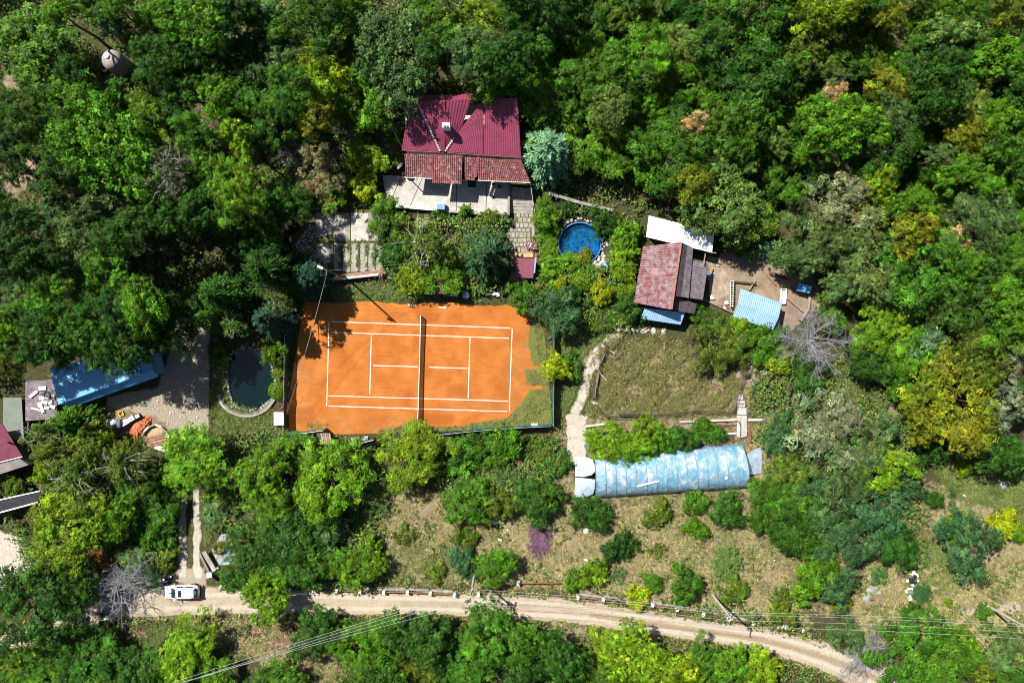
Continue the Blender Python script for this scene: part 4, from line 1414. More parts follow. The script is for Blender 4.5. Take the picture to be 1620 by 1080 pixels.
# maroon shed and flower bed under the pavers
t = thing('shed', P(831, 424), 'small flat roofed maroon shed below the paved path', 'shed')
MB().box(P(831, 424, 0.9), (2.0, 2.4, 1.8)).build('wall', WOOD_D, t)
MB().sheet(P(816.5, 439, 1.85), P(843.5, 440, 1.85), P(845, 408.5, 2.1), P(817, 408, 2.1), ribs=0, th=0.07).build('roof', MAROON, t)
MB().bar(P(847, 408, 1.9), P(845, 432, 1.8), 0.22, 0.14).build('gutter', PALEBLUE, t)
t = tag(MB().box(P(829, 403.5, 0.15), (2.4, 0.55, 0.3)).build('raised_bed', M('ochre_boards', (0.5, 0.33, 0.15), 0.85, 0.2)), 'ochre planked raised bed above the maroon shed', 'planter')
fl = thing('flower_bush', P(840, 388), 'clump of pink and pale blue flowers at the foot of the pavers', 'flowers')
for mat_, n_ in ((PINK, 50), (WHITE, 14), (M('blue_petals', (0.2, 0.28, 0.6), 0.8), 20)):
    mb = MB()
    for i in range(n_):
        a, q = rng.uniform(0, 6.28), abs(rng.gauss(0, 0.4)) if mat_ is not PINK else rng.uniform(0.25, 0.8)
        mb.rock(P(840, 388, 0.45 + rng.uniform(0, .2)) + Vector((q * math.cos(a), q * math.sin(a), 0)), (0.16, 0.14, 0.1), i)
    mb.build('blossoms', mat_, fl)
MB().lathe(P(840, 388), [(0.35, 0), (0.7, 0.3), (0.3, 0.5)], 10).build('leaves', M('leafy_base', (0.05, 0.09, 0.03), 0.8, 0.4, 4.0), fl)

# ------------------------------------------------------------------ barn with faded red roof
barn = thing('barn', P(1055, 437), 'barn with faded red fibre sheet roof and grey lean to', 'barn')
PALERED = M('worn_pale_red_sheet', (0.3, 0.19, 0.19), 0.85, 0.3, 1.3, 0.2)
RZ, EZ = 4.6, 2.9
MB().prism([tuple(p) for p in PP([(1021, 392), (1074, 388), (1110, 420), (1100, 470), (1066, 488), (1012, 476)], 2.3)], 0, 2.2).build('wall', WOOD_D, barn)
A, B_, Cc, D_ = P(1077, 383, RZ), P(1061.5, 489, RZ), P(1003.5, 478, EZ), P(1018.5, 390, EZ)
nc, nrw = 6, 8
for i in range(nc):           # across the slope, ridge to eave
    for k in range(nrw):      # along the ridge
        def q(u, v):
            return (A.lerp(B_, v)).lerp(D_.lerp(Cc, v), u)
        u0, u1, v0, v1 = i / nc, (i + 1) / nc + 0.015, k / nrw, (k + 1) / nrw + 0.006
        lift = Vector((0, 0, 0.012 * ((nc - i) % 7) + 0.008 * (k % 2) + rng.uniform(0, 0.01)))
        r_ = rng.random()
        m_ = PALERED if (i, k) in ((3, 3), (1, 6), (4, 1)) else REDSHEET
        MB().sheet(q(u0, v0) + lift, q(u0, v1) + lift, q(u1, v1) + lift, q(u1, v0) + lift, ribs=4, amp=0.055, th=0.02).build('roof_sheet', m_, barn)
A2, B2 = P(1077.5, 383, RZ), P(1062, 489, RZ)
low1, low2 = P(1096, 392, 3.5), P(1089, 470.5, 3.5)
for i in range(2):
    for k in range(7):
        def q2(u, v):
            return A2.lerp(P(1063.8, 467, RZ), v).lerp(low1.lerp(low2, v), u)
        u0, u1, v0, v1 = i / 2, (i + 1) / 2 + 0.03, k / 7, (k + 1) / 7 + 0.006
        lift = Vector((0, 0, 0.02 * (2 - i) + 0.008 * (k % 2)))
        MB().sheet(q2(u0, v0) + lift, q2(u0, v1) + lift, q2(u1, v1) + lift, q2(u1, v0) + lift, ribs=4, amp=0.03, th=0.02).build('roof_sheet', DARKSHEET if i == 0 else GREYSHEET, barn)
l1, l2, l3, l4 = P(1095, 411, 3.2), P(1120.5, 416, 2.4), P(1112, 474, 2.4), P(1088.5, 470, 3.2)
for k in range(6):
    a, b = l1.lerp(l4, k / 6), l1.lerp(l4, (k + 1) / 6 + 0.006)
    c, d = l2.lerp(l3, (k + 1) / 6 + 0.006), l2.lerp(l3, k / 6)
    lift = Vector((0, 0, 0.01 * (k % 2)))
    MB().sheet(a + lift, b + lift, c + lift, d + lift, ribs=4, amp=0.03, th=0.02).build('roof_sheet', GREYSHEET, barn)
m1, m2, m3, m4 = P(1065.5, 468, 3.4), P(1101, 480.5, 2.5), P(1099, 496.5, 2.4), P(1062.5, 490, 3.2)
for k in range(3):
    a, b = m1.lerp(m2, k / 3), m1.lerp(m2, (k + 1) / 3 + 0.01)
    c, d = m4.lerp(m3, (k + 1) / 3 + 0.01), m4.lerp(m3, k / 3)
    lift = Vector((0, 0, 0.03 * (3 - k)))
    MB().sheet(a + lift, d + lift, c + lift, b + lift, ribs=4, amp=0.03, th=0.02).build('roof_sheet', DARKSHEET, barn)
mb = MB()
for k in range(9): mb.bar(A.lerp(B_, k / 9) + Vector((0.02, 0, 0.12)), A.lerp(B_, (k + 0.97) / 9) + Vector((0.02, 0, 0.12 + 0.01 * (k % 2))), 0.26, 0.1)
mb.build('ridge_cap', M('terracotta_ridge', (0.3, 0.15, 0.11), 0.85, 0.25, 2.0), barn)
for a, b in (((1116, 401), (1113, 418)), ((1063, 476), (1070, 490))):
    MB().bar(P(*a, 3.3), P(*b, 3.0), 0.12, 0.1).build('timber', WOOD, barn)
t = thing('annex', P(1075, 372), 'annex with a bright white sheet roof behind the barn', 'shed')
MB().prism([tuple(p) for p in PP([(1030, 350), (1122, 375), (1120, 394), (1028, 372)], 2.2)], 0, 2.1).build('wall', WOOD_D, t)
w1, w2, w3, w4 = P(1026.5, 341, 2.9), P(1129.5, 367, 2.9), P(1126, 399.5, 2.35), P(1022, 375, 2.35)
for k in range(8):
    a, b = w1.lerp(w2, k / 8), w1.lerp(w2, (k + 1) / 8 + 0.004)
    d, c = w4.lerp(w3, k / 8), w4.lerp(w3, (k + 1) / 8 + 0.004)
    lf = Vector((0, 0, 0.008 * (k % 2)))
    MB().sheet(a + lf, b + lf, c + lf, d + lf, ribs=3, amp=0.015, th=0.02, shape='trap').build('roof_sheet', WHITEROOF, t)
MB().bar(P(1118, 398, 2.3), P(1133, 400.5, 2.3), 0.1, 0.1).build('rafter', WOOD, t)
t = thing('lean_to', P(1050, 500), 'lean to with a light blue sheet roof at the bottom of the barn', 'shed')
s1, s2, s3, s4 = P(1020, 487, 2.2), P(1083.5, 494.5, 2.2), P(1076.5, 513.5, 1.8), P(1013.5, 504, 1.8)
for k in range(6):
    a, b = s1.lerp(s2, k / 6), s1.lerp(s2, (k + 1) / 6 + 0.004)
    d, c = s4.lerp(s3, k / 6), s4.lerp(s3, (k + 1) / 6 + 0.004)
    lf = Vector((0, 0, 0.008 * (k % 2)))
    MB().sheet(a + lf, b + lf, c + lf, d + lf, ribs=3, amp=0.02, th=0.02, shape='trap').build('roof_sheet', PALEBLUE, t)
for a in ((1018, 502), (1074, 511)): MB().tube([P(*a), P(*a, 1.75)], 0.05, 6).build('post', WOOD_D, t)
for i, (px, wd) in enumerate(((976, 9), (991, 10), (1006, 9), (1020, 11), (1034, 8), (1049, 9))):
    t = tag(MB().rock(P(px + rng.uniform(-1, 1), 519.5 + (px - 976) * 0.06, 0.06), (wd / K * 1.6, 0.8, 0.18), 900 + i).build('stepping_stone', CONC_L),
            'pale flat stepping stone in the row below the barn, ' + ['leftmost', 'second from left', 'third from left', 'third from right', 'second from right', 'rightmost'][i], 'stone', 'stepping stones below the barn')

# poultry yard
t = thing('poultry_shelter', P(1197, 490), 'poultry shelter with a sagging pale blue corrugated roof', 'shelter')
r1, r2, r3, r4 = P(1171.5, 456.5, 2.0), P(1236.5, 479, 2.0), P(1222.5, 521.5, 2.0), P(1159, 500.3, 2.0)
mid1, mid2 = P(1167, 481, 2.2), P(1231.5, 502, 2.2)
for (p1, p2, p3, p4) in ((r1, r2, mid2, mid1), (mid1, mid2, r3, r4)):
    for k in range(7):
        a, b = p1.lerp(p2, k / 7), p1.lerp(p2, (k + 1) / 7 + 0.004)
        d, c = p4.lerp(p3, k / 7), p4.lerp(p3, (k + 1) / 7 + 0.004)
        lf = Vector((0, 0, 0.01 * (k % 2) + (0.03 if p1 is r1 else 0)))
        MB().sheet(a + lf, b + lf, c + lf, d + lf, ribs=3, amp=0.014, th=0.02, sag=0.04).build('roof_sheet', PALEBLUE, t)
for a in ((1172, 460), (1233, 482), (1221, 517), (1162, 498)): MB().tube([P(*a), P(*a, 1.95)], 0.06, 6).build('post', WOOD_D, t)
t = thing('nest_box', P(1273, 456), 'small coop with a blue lean roof in the poultry yard corner', 'coop')
MB().box(P(1272, 456, 0.6), (1.5, 1.0, 1.2), rz=-0.2).build('wall', WOOD_D, t)
MB().sheet(P(1260, 459.5, 1.3), P(1280, 464, 1.3), P(1285.5, 452.5, 1.6), P(1263.5, 447, 1.6), ribs=5, amp=0.02, th=0.03).build('roof', BLUEROOF, t)
MB().box(P(1273, 460.5, 1.48), (0.3, 0.14, 0.08), rz=0.5).build('patch', WHITE, t)
t = thing('trough', P(1239, 468), 'long white feeding trough on the poultry yard dirt', 'trough')
mb = MB()
for (a, b, wd, hg, z) in (((1239.8, 457.5), (1238.5, 480), 0.62, 0.06, 0.1),): mb.bar(P(*a, z), P(*b, z), wd, hg)
mb.build('floor', OFFWHITE, t)
for o in (-0.32, 0.32): MB().bar(P(1239.8, 457.5, 0.22) + Vector((o, 0, 0)), P(1238.5, 480, 0.22) + Vector((o, 0, 0)), 0.07, 0.4).build('side', WHITE, t)
for a in ((1239.8, 457.2), (1238.5, 480.3)): MB().box(P(*a, 0.22), (0.7, 0.07, 0.4)).build('end', WHITE, t)
t = thing('picket_fence', P(1158, 464), 'narrow white lattice fence on the left of the poultry yard', 'fence')
for k in range(11): MB().box(P(1158.2 - k * 0.1, 445 + k * 3.9, 0.5), (0.3, 0.07, 0.9)).build('picket', OFFWHITE, t)
for o in (-0.16, 0.16): MB().bar(P(1158.2, 443.5, 0.85) + Vector((o, 0, 0)), P(1157.2, 486, 0.85) + Vector((o, 0, 0)), 0.06, 0.06).build('rail', OFFWHITE, t)
for n_, (a, b, wd, lab, mt) in enumerate([((1160, 445), (1196, 449), 0.22, 'dark beam along the top of the poultry yard', WOOD_D), ((1185, 459), (1195, 443), 0.16, 'pale pole leaning over the top of the blue poultry roof', WOOD),
                                      ((1244, 470), (1272, 494), 0.2, 'brown plank lying across the poultry yard dirt', WOOD_R), ((1281, 466), (1279, 488), 0.3, 'grey log standing along the right of the poultry yard', WOOD),
                                      ((1279, 488), (1266, 507), 0.34, 'grey log at the bottom right corner of the poultry yard', WOOD), ((1218, 432), (1245, 441), 0.35, 'grey timber at the top of the poultry yard', WOOD_D),
                                      ((1212, 433), (1227, 450), 0.14, 'thin stick leaning below the top timber of the poultry yard', WOOD_R), ((1112, 473), (1160, 495), 0.12, 'thin rail from the barn corner to the poultry shelter', WOOD)]):
    tag(MB().bar(P(*a, 0.3), P(*b, 0.32), wd, wd * 0.8).build('timber', mt), lab, 'timber')
for (px, py, s, lab, mt) in ((1126, 471, 0.8, 'white sack lying by the barn lean to', WHITE), (1149, 479, 0.75, 'white sack at the foot of the lattice fence', OFFWHITE), (1146, 487, 0.5, 'small pale bag below the lattice fence', OFFWHITE),
                             (1122, 434, 0.4, 'small blue white basin against the barn wall', PALEBLUE), (1135, 420, 0.55, 'dusty stone in the shade of the poultry yard', STONE)):
    t = thing('sack' if 'sack' in lab or 'bag' in lab else ('basin' if 'basin' in lab else 'boulder'), P(px, py), lab, 'sack' if 'sack' in lab or 'bag' in lab else ('basin' if 'basin' in lab else 'stone'))
    if 'basin' in lab:
        MB().lathe(P(px, py), [(0.18, 0), (0.3, 0.18), (0.26, 0.18), (0.15, 0.03)], 14).build('bowl', mt, t)
    else:
        MB().rock(P(px, py, s * 0.15), (s, s * .75, s * 0.45), int(px)).rock(P(px + 2, py + 1, s * 0.18), (s * .7, s * .6, s * 0.4), int(px) + 1).build('body', mt, t, smooth='stone' not in lab)
tag(MB().prism([tuple(p) for p in PP([(1123, 423), (1155, 424), (1154, 466), (1134, 476), (1121, 470)])], 0, 0.03).build('dirt_pad', M('packed_dirt', (0.34, 0.27, 0.21), 0.95, 0.25, 1.2, 0.4, col2=(0.22, 0.16, 0.12))), kind='structure')

# ------------------------------------------------------------------ greenhouse
gh = thing('greenhouse', P(1060, 745), 'long plastic film tunnel greenhouse with tied hoops', 'greenhouse')
ga0, ga1 = P(939, 719), P(940.5, 786)     # left end, north and south foot
gb0, gb1 = P(1171, 702), P(1180, 770)
R0 = (ga1 - ga0).length / 2
GH = 2.3
NS, NH = 60, 18


def gpt(u, a, bulge=0.0):
    n0, s0 = ga0.lerp(gb0, u), ga1.lerp(gb1, u)
    c = (n0 + s0) / 2
    h = (n0 - s0) / 2
    k = 1 + bulge
    return c + h * math.cos(a) * k + Vector((0, 0, GH * math.sin(a) * k))


mb = MB()
hoops = [i / 15 for i in range(16)]
for layer in (0.0, -0.006):
    for i in range(NS + 1):
        u = i / NS
        seg = (u * 15) % 1
        for j in range(NH + 1):
            a = math.pi * j / NH
            wr = -0.012 * math.sin(math.pi * seg) + nr.normal() * 0.005
            mb.v.append(gpt(u, a, wr + layer))
o0 = (NS + 1) * (NH + 1)
for i in range(NS):
    for j in range(NH):
        q = (i * (NH + 1) + j, i * (NH + 1) + j + 1, (i + 1) * (NH + 1) + j + 1, (i + 1) * (NH + 1) + j)
        mb.f.append(q)
mb.v = mb.v[:o0]
mb.build('film_cover', FILM, gh, smooth=True)
for u in hoops:
    MB().tube([gpt(u, math.pi * j / 12, 0.012) for j in range(13)], 0.035, 5).build('hoop', M('galvanised_hoop', (0.24, 0.21, 0.23), 0.5, 0.15) if u == 0 else bpy.data.materials['galvanised_hoop'], gh)
for a in (0.03, math.pi - 0.03):
    MB().tube([gpt(i / 10, a, 0.015) for i in range(11)], 0.03, 5).build('purlin', bpy.data.materials['galvanised_hoop'], gh)
mb = MB()
p0, p1 = gpt(0.27, 2.05, 0.02), gpt(0.41, 1.85, 0.02)
mb.sheet(p0 + Vector((0, -.15, 0)), p1 + Vector((0, -.12, 0)), p1 + Vector((0, .12, .1)), p0 + Vector((0, .15, .12)), ribs=0, th=0.01)
mb.build('film_patch', WHITE, gh)
mb = MB().rock(gpt(0.85, 1.95, 0.02), (0.5, 0.4, 0.08), 5)
mb.build('film_patch', WHITE, gh)
# end flaps of loose film
def flap(pts, name='end_flap'):
    mb = MB()
    c = sum((Vector(p) for p in pts), Vector()) / len(pts)
    ring = [Vector(p) for p in pts]
    vs = [c + Vector((0, 0, 0.12))]
    fs = []
    m = len(ring)
    for f in (0.35, 0.7, 1.0):
        for p in ring:
            q = c.lerp(p, f)
            vs.append(q + Vector((0, 0, nr.normal() * 0.06)))
    for k in range(m):
        fs.append((0, 1 + k, 1 + (k + 1) % m))
        for r in range(2):
            fs.append((1 + r * m + k, 1 + (r + 1) * m + k, 1 + (r + 1) * m + (k + 1) % m, 1 + r * m + (k + 1) % m))
    mb.add(vs, fs)
    return mb.build(name, FILMW, gh, smooth=True)


FILMW = M('white_film', (0.38, 0.48, 0.57), 0.3, 0.25, 1.6, 0.2, spec=0.6)
flap([P(910, 723, 0.3), P(918, 722.5, 0.4), P(928, 723, 0.6), P(937, 727, 0.8), P(941, 736, 1.3), P(941, 746, 1.7), P(936, 751, 1.4), P(924, 754, 0.7), P(910, 753.5, 0.3), P(910, 738, 0.25)])
flap([P(910, 755, 0.3), P(922, 756, 0.7), P(934, 757, 1.3), P(941, 759, 1.6), P(941, 772, 1.1), P(938, 781, 0.5), P(928, 785.5, 0.25), P(910, 787, 0.2), P(909, 778, 0.2), P(910, 766, 0.3)])
flap([P(1182, 718, 0.9), P(1190, 712, 0.8), P(1203, 707, 0.3), P(1206, 716, 0.3), P(1205, 748, 0.2), P(1195, 750, 0.3), P(1184, 750, 0.9), P(1182, 735, 1.4)])
for k, a in enumerate(range(5)):
    n0 = ga0.lerp(ga1, 0.14 + 0.18 * k); n1 = gb0.lerp(gb1, 0.14 + 0.18 * k)
    mb = MB()
    for i in range(70):
        p = n0.lerp(n1, (i + 0.5) / 70) + Vector((0, rng.uniform(-.1, .1), 0.25))
        mb.rock(p, (0.4, 0.4, rng.uniform(.4, .8)), i)
    tag(mb.build('crop_row', M('tomato_leaves', (0.05, 0.12, 0.04), 0.8, 0.4, 4.0) if k == 0 else bpy.data.materials['tomato_leaves'], gh), kind='stuff')

# net garden, beams, walkway
t = thing('garden_netting_fence', P(950, 600), 'low grey netting fence on sticks round the weedy garden plot', 'fence')
gpts = [(958, 545), (948, 575), (940, 605), (937, 632), (955, 657), (1000, 657), (1050, 654), (1100, 648), (1150, 651), (1158, 648), (1166, 620), (1172, 590), (1176, 570)]
for p in gpts: MB().tube([P(*p), P(*p) + Vector((rng.uniform(-.1, .1), rng.uniform(-.1, .1), 1.2))], 0.035, 5).build('stick', WOOD_D, t)
for i in range(len(gpts) - 1):
    a, b = P(*gpts[i]), P(*gpts[i + 1])
    mb = MB()
    s = (b - a).normalized(); nm = Vector((-s.y, s.x, 0)) * 0.01
    mb.add([a + nm, b + nm, b + nm + Vector((0, 0, 1.1)), a + nm + Vector((0, 0, 1.1)), a - nm, b - nm, b - nm + Vector((0, 0, 1.1)), a - nm + Vector((0, 0, 1.1))], [(0, 1, 2, 3), (7, 6, 5, 4), (3, 2, 6, 7)])
    mb.build('net_panel', NETTING, t)
    MB().tube([a + Vector((0, 0, 1.12)), b + Vector((0, 0, 1.12))], 0.025, 4).build('top_cord', WOOD_D, t)
for n_, (a, b, wd, lab, mt) in enumerate([((980, 656.5), (1022, 657), 0.32, 'black pipe lying along the bottom of the weedy garden plot', BLACK), ((926, 674), (960, 670), 0.3, 'pale concrete beam at the left end of the hedge', CONC_L),
                                      ((1000, 669), (1022, 668), 0.2, 'pale concrete beam showing through the middle of the hedge', CONC_L), ((1075, 667), (1165, 663.5), 0.28, 'long pale concrete beam left of the plank walkway', CONC_L),
                                      ((1183, 664), (1206, 663.5), 0.3, 'short pale concrete beam right of the plank walkway', CONC_L), ((1135, 671), (1166, 671), 0.15, 'brown rail under the long pale beam', WOOD_R),
                                      ((1140, 686), (1165, 685), 0.2, 'white board below the brown rail by the walkway', OFFWHITE), ((1186, 668), (1187, 700), 0.15, 'rusty post standing right of the plank walkway', RUST)]):
    tag(MB().bar(P(*a, 0.2), P(*b, 0.2), wd, wd).build('beam', mt), lab, 'beam')
t = thing('broken_trellis', P(955, 590), 'broken grey wooden frame in the weedy garden plot', 'trellis')
for a, b in (((957, 560), (945, 585)), ((946, 587), (960, 602)), ((945, 590), (941, 628)), ((948, 584), (944, 612)), ((963, 553), (973, 560))):
    MB().bar(P(*a, 0.3), P(*b, 0.5), 0.14, 0.1).build('lath', WOOD, t)
tag(MB().bar(P(935, 634, 0.1), P(952, 642, 0.15), 0.42, 0.14).build('white_board', WHITE), 'white board lying at the left corner of the weedy garden plot', 'board')
wk = thing('plank_walkway', P(1173, 660), 'pale plank walkway leading down to the greenhouse', 'walkway')
for q in ([(1168.5, 624), (1175, 624), (1176, 632), (1167, 632)], [(1167, 633), (1178, 633), (1178.5, 638), (1166.6, 638)], [(1166.8, 639), (1178.6, 639), (1179, 643.6), (1166.5, 643.6)], [(1166.4, 644.6), (1181, 645), (1181, 656), (1166, 656)],
          [(1166, 657), (1172, 657), (1171, 692), (1165.5, 690)], [(1172.8, 657), (1182, 657), (1181.5, 690), (1172, 692)]):
    z = 0.2 + rng.uniform(0, 0.05)
    MB().prism([tuple(p) for p in PP(q, z)], z - 0.07, z).build('plank', CONC_L, wk)
MB().tube([P(1165, 665, 0.3), P(1170, 668, 0.9), P(1172, 675, 0.4), P(1172, 698, 0.1)], 0.04, 5).build('hose', DARKMET, wk)
t = thing('barrel', P(927, 705), 'blue grey barrel at the left end of the hedge by the path', 'barrel')
MB().lathe(P(927, 705), [(0.25, 0), (0.28, 0.4), (0.25, 0.8), (0.2, 0.8), (0.2, 0.75)], 14).build('drum', BLUEP, t)
MB().lathe(P(927, 705), [(0.2, 0.74), (0.02, 0.74)], 12).build('water', BLACK, t)
# scrub burnt frame right of walkway
t = thing('tent_frame', P(1255, 620), 'dark leaning sticks in the scrub right of the walkway', 'sticks')
for a, b, z in (((1253, 607), (1240, 664), 0.3), ((1255, 606), (1266, 622), 0.6), ((1266, 622), (1262, 642), 0.5), ((1248, 608), (1258, 610), 0.8)):
    MB().bar(P(*a, z + 0.6), P(*b, 0.15), 0.2, 0.16).build('stick', WOOD_D, t)
for a in ((1209, 590),):
    t = tag(MB().rock(P(*a, 0.15), (1.7, 1.3, 0.4), 44).build('boulder', STONE), 'grey pink boulder in the scrub left of the bare tree', 'boulder')

# ------------------------------------------------------------------ left side: blue roof, lean-tos, junk
bl = thing('blue_roof_shed', P(165, 600), 'long shed with a smooth pale sheet metal roof tinted skylight blue', 'shed')
q1, q2, q3, q4 = P(78.7, 582, 3.6), P(231.5, 548.5, 3.6), P(240.7, 585.6, 3.9), P(92, 639, 3.9)
for k in range(7):
    a, b = q1.lerp(q2, k / 7), q1.lerp(q2, (k + 1) / 7 + 0.003)
    d, c = q4.lerp(q3, k / 7), q4.lerp(q3, (k + 1) / 7 + 0.003)
    lf = Vector((0, 0, 0.006 * (k % 2)))
    MB().sheet(a + lf, b + lf, c + lf, d + lf, ribs=0, th=0.05).build('roof_sheet', BLUEROOF, bl)
MB().sheet(q4 + Vector((0, -.02, 0)), q3 + Vector((0, -.02, 0)), P(252, 595, 2.9), P(112, 645, 2.9), ribs=0, th=0.05).build('roof_slope', BLUEROOF, bl)
MB().bar(q4 + Vector((0, 0, .06)), q3 + Vector((0, 0, .06)), 0.16, 0.06).build('ridge_cap', BLUEROOF, bl)
MB().prism([tuple(p) for p in PP([(83, 586), (229, 553), (240, 590), (110, 638)], 2.8)], 0, 2.75).build('wall', PLASTER, bl)
MB().box(P(246, 575, 1.0), (1.2, 2.6, 2.0), rz=0.25).build('side_store', PALEBLUE, bl)
t = thing('lean_to', P(62, 635), 'lean to with dark corrugated roof left of the blue roof', 'shed')
for k in range(4):
    f0, f1 = k / 4, (k + 1) / 4 + 0.005
    a0, a1 = P(40, 603 + f0 * 62, 3.0), P(40, 603 + f1 * 62, 3.0)
    b0, b1 = P(90, 600 + f0 * 62, 2.6), P(90, 600 + f1 * 62, 2.6)
    MB().sheet(a0, a1, b1, b0, ribs=5, amp=0.045, th=0.02).build('roof_sheet', GREYSHEET, t)
MB().prism([tuple(p) for p in PP([(43, 606), (88, 603), (88, 660), (43, 662)], 2.3)], 0, 2.3).build('wall', WOOD_D, t)
bits = [(67, 614, 12, 7, 0.1), (52, 624, 14, 5, 0.7), (66, 629, 9, 6, 0.1), (75, 627, 7, 8, 0.0), (84, 628, 5, 9, 0.1), (70, 636, 10, 6, -0.2), (79, 636, 7, 6, 0.3), (83, 643, 9, 5, -0.3), (63, 640, 7, 8, 0.4), (57, 647, 16, 3, -0.3), (67, 648, 5, 10, 0.3), (74, 645, 8, 4, 0.1), (57, 620, 6, 5, 0.5)]
for i, (px, py, a, b, rz) in enumerate(bits):
    f = (px - 40) / 50
    tag(MB().box(P(px, py, 3.06 - 0.4 * f + 0.012 * (i % 4) + 0.04), (a / K * .92, b / K * .92, 0.08), rz=rz, ry=0.09).build('loose_slab', OFFWHITE),
        'white slab dumped on the dark corrugated roof left of the blue shed', 'slab', 'white slabs on the dark corrugated roof')
t = thing('flat_roof_shed', P(22, 660), 'shed with a plain grey green flat roof at the left edge', 'shed')
MB().sheet(P(5, 690, 2.5), P(38, 700, 2.5), P(34, 629, 2.8), P(5, 629, 2.8), ribs=0, th=0.1).build('roof', M('grey_green_felt', (0.17, 0.2, 0.17), 0.8, 0.15, 0.8), t)
MB().prism([tuple(p) for p in PP([(7, 632), (32, 632), (35, 695), (7, 690)], 2.4)], 0, 2.4).build('wall', WOOD_D, t)
t = thing('maroon_house', P(10, 710), 'building with a maroon roof at the left edge of the photo', 'house')
MB().sheet(P(-60, 745, 3.0), P(35, 721, 3.0), P(4, 671, 4.4), P(-60, 680, 4.4), ribs=0, th=0.1).build('roof', MAROON, t)
MB().prism([tuple(p) for p in PP([(-60, 690), (5, 678), (30, 724), (45, 735), (-20, 756), (-60, 756)], 2.8)], 0, 2.8).build('wall', CONC_D, t)
MB().bar(P(-60, 746, 2.95), P(35.5, 722, 2.95), 0.12, 0.12).build('gutter', OFFWHITE, t)
t = thing('vent_pipe', P(13, 699.5, 4.0), 'short dark vent pipe on the maroon roof at the left edge', 'vent pipe')
MB().tube([P(13, 699.5, 3.5), P(13, 699.5, 4.3)], 0.12, 8).build('pipe', BLACK, t)
t = thing('carport', P(28, 792), 'long narrow dark roof with pale edges at the lower left', 'carport')
MB().sheet(P(-40, 820, 2.3), P(60, 793, 2.3), P(64, 777, 2.5), P(-40, 800, 2.5), ribs=0, th=0.08).build('roof', DARKMET, t)
MB().bar(P(-40, 799, 2.55), P(64, 776, 2.55), 0.16, 0.12).bar(P(-40, 821, 2.35), P(60, 794, 2.35), 0.18, 0.12).build('edge_trim', OFFWHITE, t)
for a in ((-30, 800), (20, 790), (58, 780), (56, 793), (0, 808)): MB().tube([P(*a), P(*a, 2.25)], 0.07, 6).build('post', WOOD_D, t)

t = thing('skip_container', P(177, 669), 'blue white cargo box with scrap on top beside the gravel', 'container')
MB().box(P(178, 669.5, 0.6), (1.7, 1.15, 1.2), rz=-0.05).build('box', GREYMET, t)
MB().box(P(174, 669, 1.23), (0.95, 1.0, 0.1), rz=-0.05).build('lid', WHITE, t)
MB().box(P(186, 670, 1.22), (0.55, 1.0, 0.05), rz=-0.05).build('cover', M('slate_blue', (0.1, 0.13, 0.2), 0.6), t)
for i, (px, py, lx, ly, rz, lab) in enumerate(((197, 668.5, 1.15, 0.62, 0.55, 'white open appliance box next to the cargo box'), (207.5, 662, 0.75, 0.62, 0.5, 'cream topped box in the middle of the junk row'), (217, 658, 0.6, 0.5, 0.5, 'small grey white box at the top of the brick heap'))):
    t = thing('appliance', P(px, py), lab, 'appliance')
    MB().box(P(px, py, 0.4), (lx, ly, 0.8), rz=rz).build('body', BLACK if i else OFFWHITE, t)
    MB().box(P(px, py, 0.82), (lx * .98, ly * .98, 0.06), rz=rz).build('lid', WHITE if i < 2 else GREYMET, t)
    MB().box(P(px, py, 0.86), (lx * .55, ly * .45, 0.03), rz=rz).build('panel', (GREYMET, M('cream', (0.7, 0.62, 0.42), .7), WHITE)[i], t)
t = thing('yellow_frame', P(191.5, 654), 'small yellow square frame on the grass above the junk', 'frame')
for dx, dy, a, b in ((-0.28, 0, .12, .66), (0.28, 0, .12, .66), (0, 0.28, .44, .12), (0, -0.28, .44, .12)):
    m = Matrix.Rotation(0.4, 3, 'Z')
    MB().box(P(191.5, 654, 0.15) + m @ Vector((dx, dy, 0)), (a, b, 0.12), rz=0.4).build('side', YELLOW, t)
bh = thing('brick_heap', P(222, 678), 'heap of orange bricks and broken tiles beside the gravel drive', 'brick heap')
for i in range(190):
    a, q = rng.uniform(0, 6.28), math.sqrt(rng.random())
    x, y = 222 + math.cos(a) * q * 15 - math.sin(a) * q * 7, 677 + math.sin(a) * q * 17 - math.cos(a) * q * 6
    z = 0.75 * max(0.08, 1 - q * q) * rng.uniform(0.75, 1.05)
    MB().box(P(x, y, max(0.05, z)), (0.32, 0.16, 0.09), rz=rng.uniform(0, 3.14), rx=rng.uniform(-.5, .5), ry=rng.uniform(-.5, .5)).build('brick', BRICK, bh)
MB().lathe(P(222, 677), [(1.2, 0), (0.75, 0.4), (0.2, 0.62)], 12).build('rubble_core', BRICK, bh)
t = thing('plank_crib', P(247, 690), 'half round wooden crib holding reddish planks', 'wood pile')
arc = [(226, 690), (229, 682), (236, 675), (246, 671), (256, 675), (264, 683), (268, 692), (268, 698)]
for i in range(len(arc) - 1): MB().bar(P(*arc[i], 0.35), P(*arc[i + 1], 0.352), 0.2, 0.5).build('edge_board', OFFWHITE if i % 2 else WOOD, t)
MB().prism([tuple(p) for p in PP([(228, 690), (236, 678), (246, 674), (257, 678), (265, 692)])], 0.02, 0.15).build('sand_bed', M('yellow_rubble', (0.42, 0.3, 0.17), 0.9, 0.3, 2.5), t)
for i, (a, b, z) in enumerate((((226, 696), (266, 683), .4), ((227, 699), (267, 688), .42), ((226, 703), (268, 693), .4), ((229, 693), (262, 686), .5), ((228, 705), (268, 699), .35), ((235, 701), (266, 695), .5))):
    MB().bar(P(*a, z), P(*b, z + .05), 0.3, 0.12).build('plank', WOOD_R, t)
t = thing('loose_planks', P(252, 707), 'pale grey planks below the half round crib', 'planks')
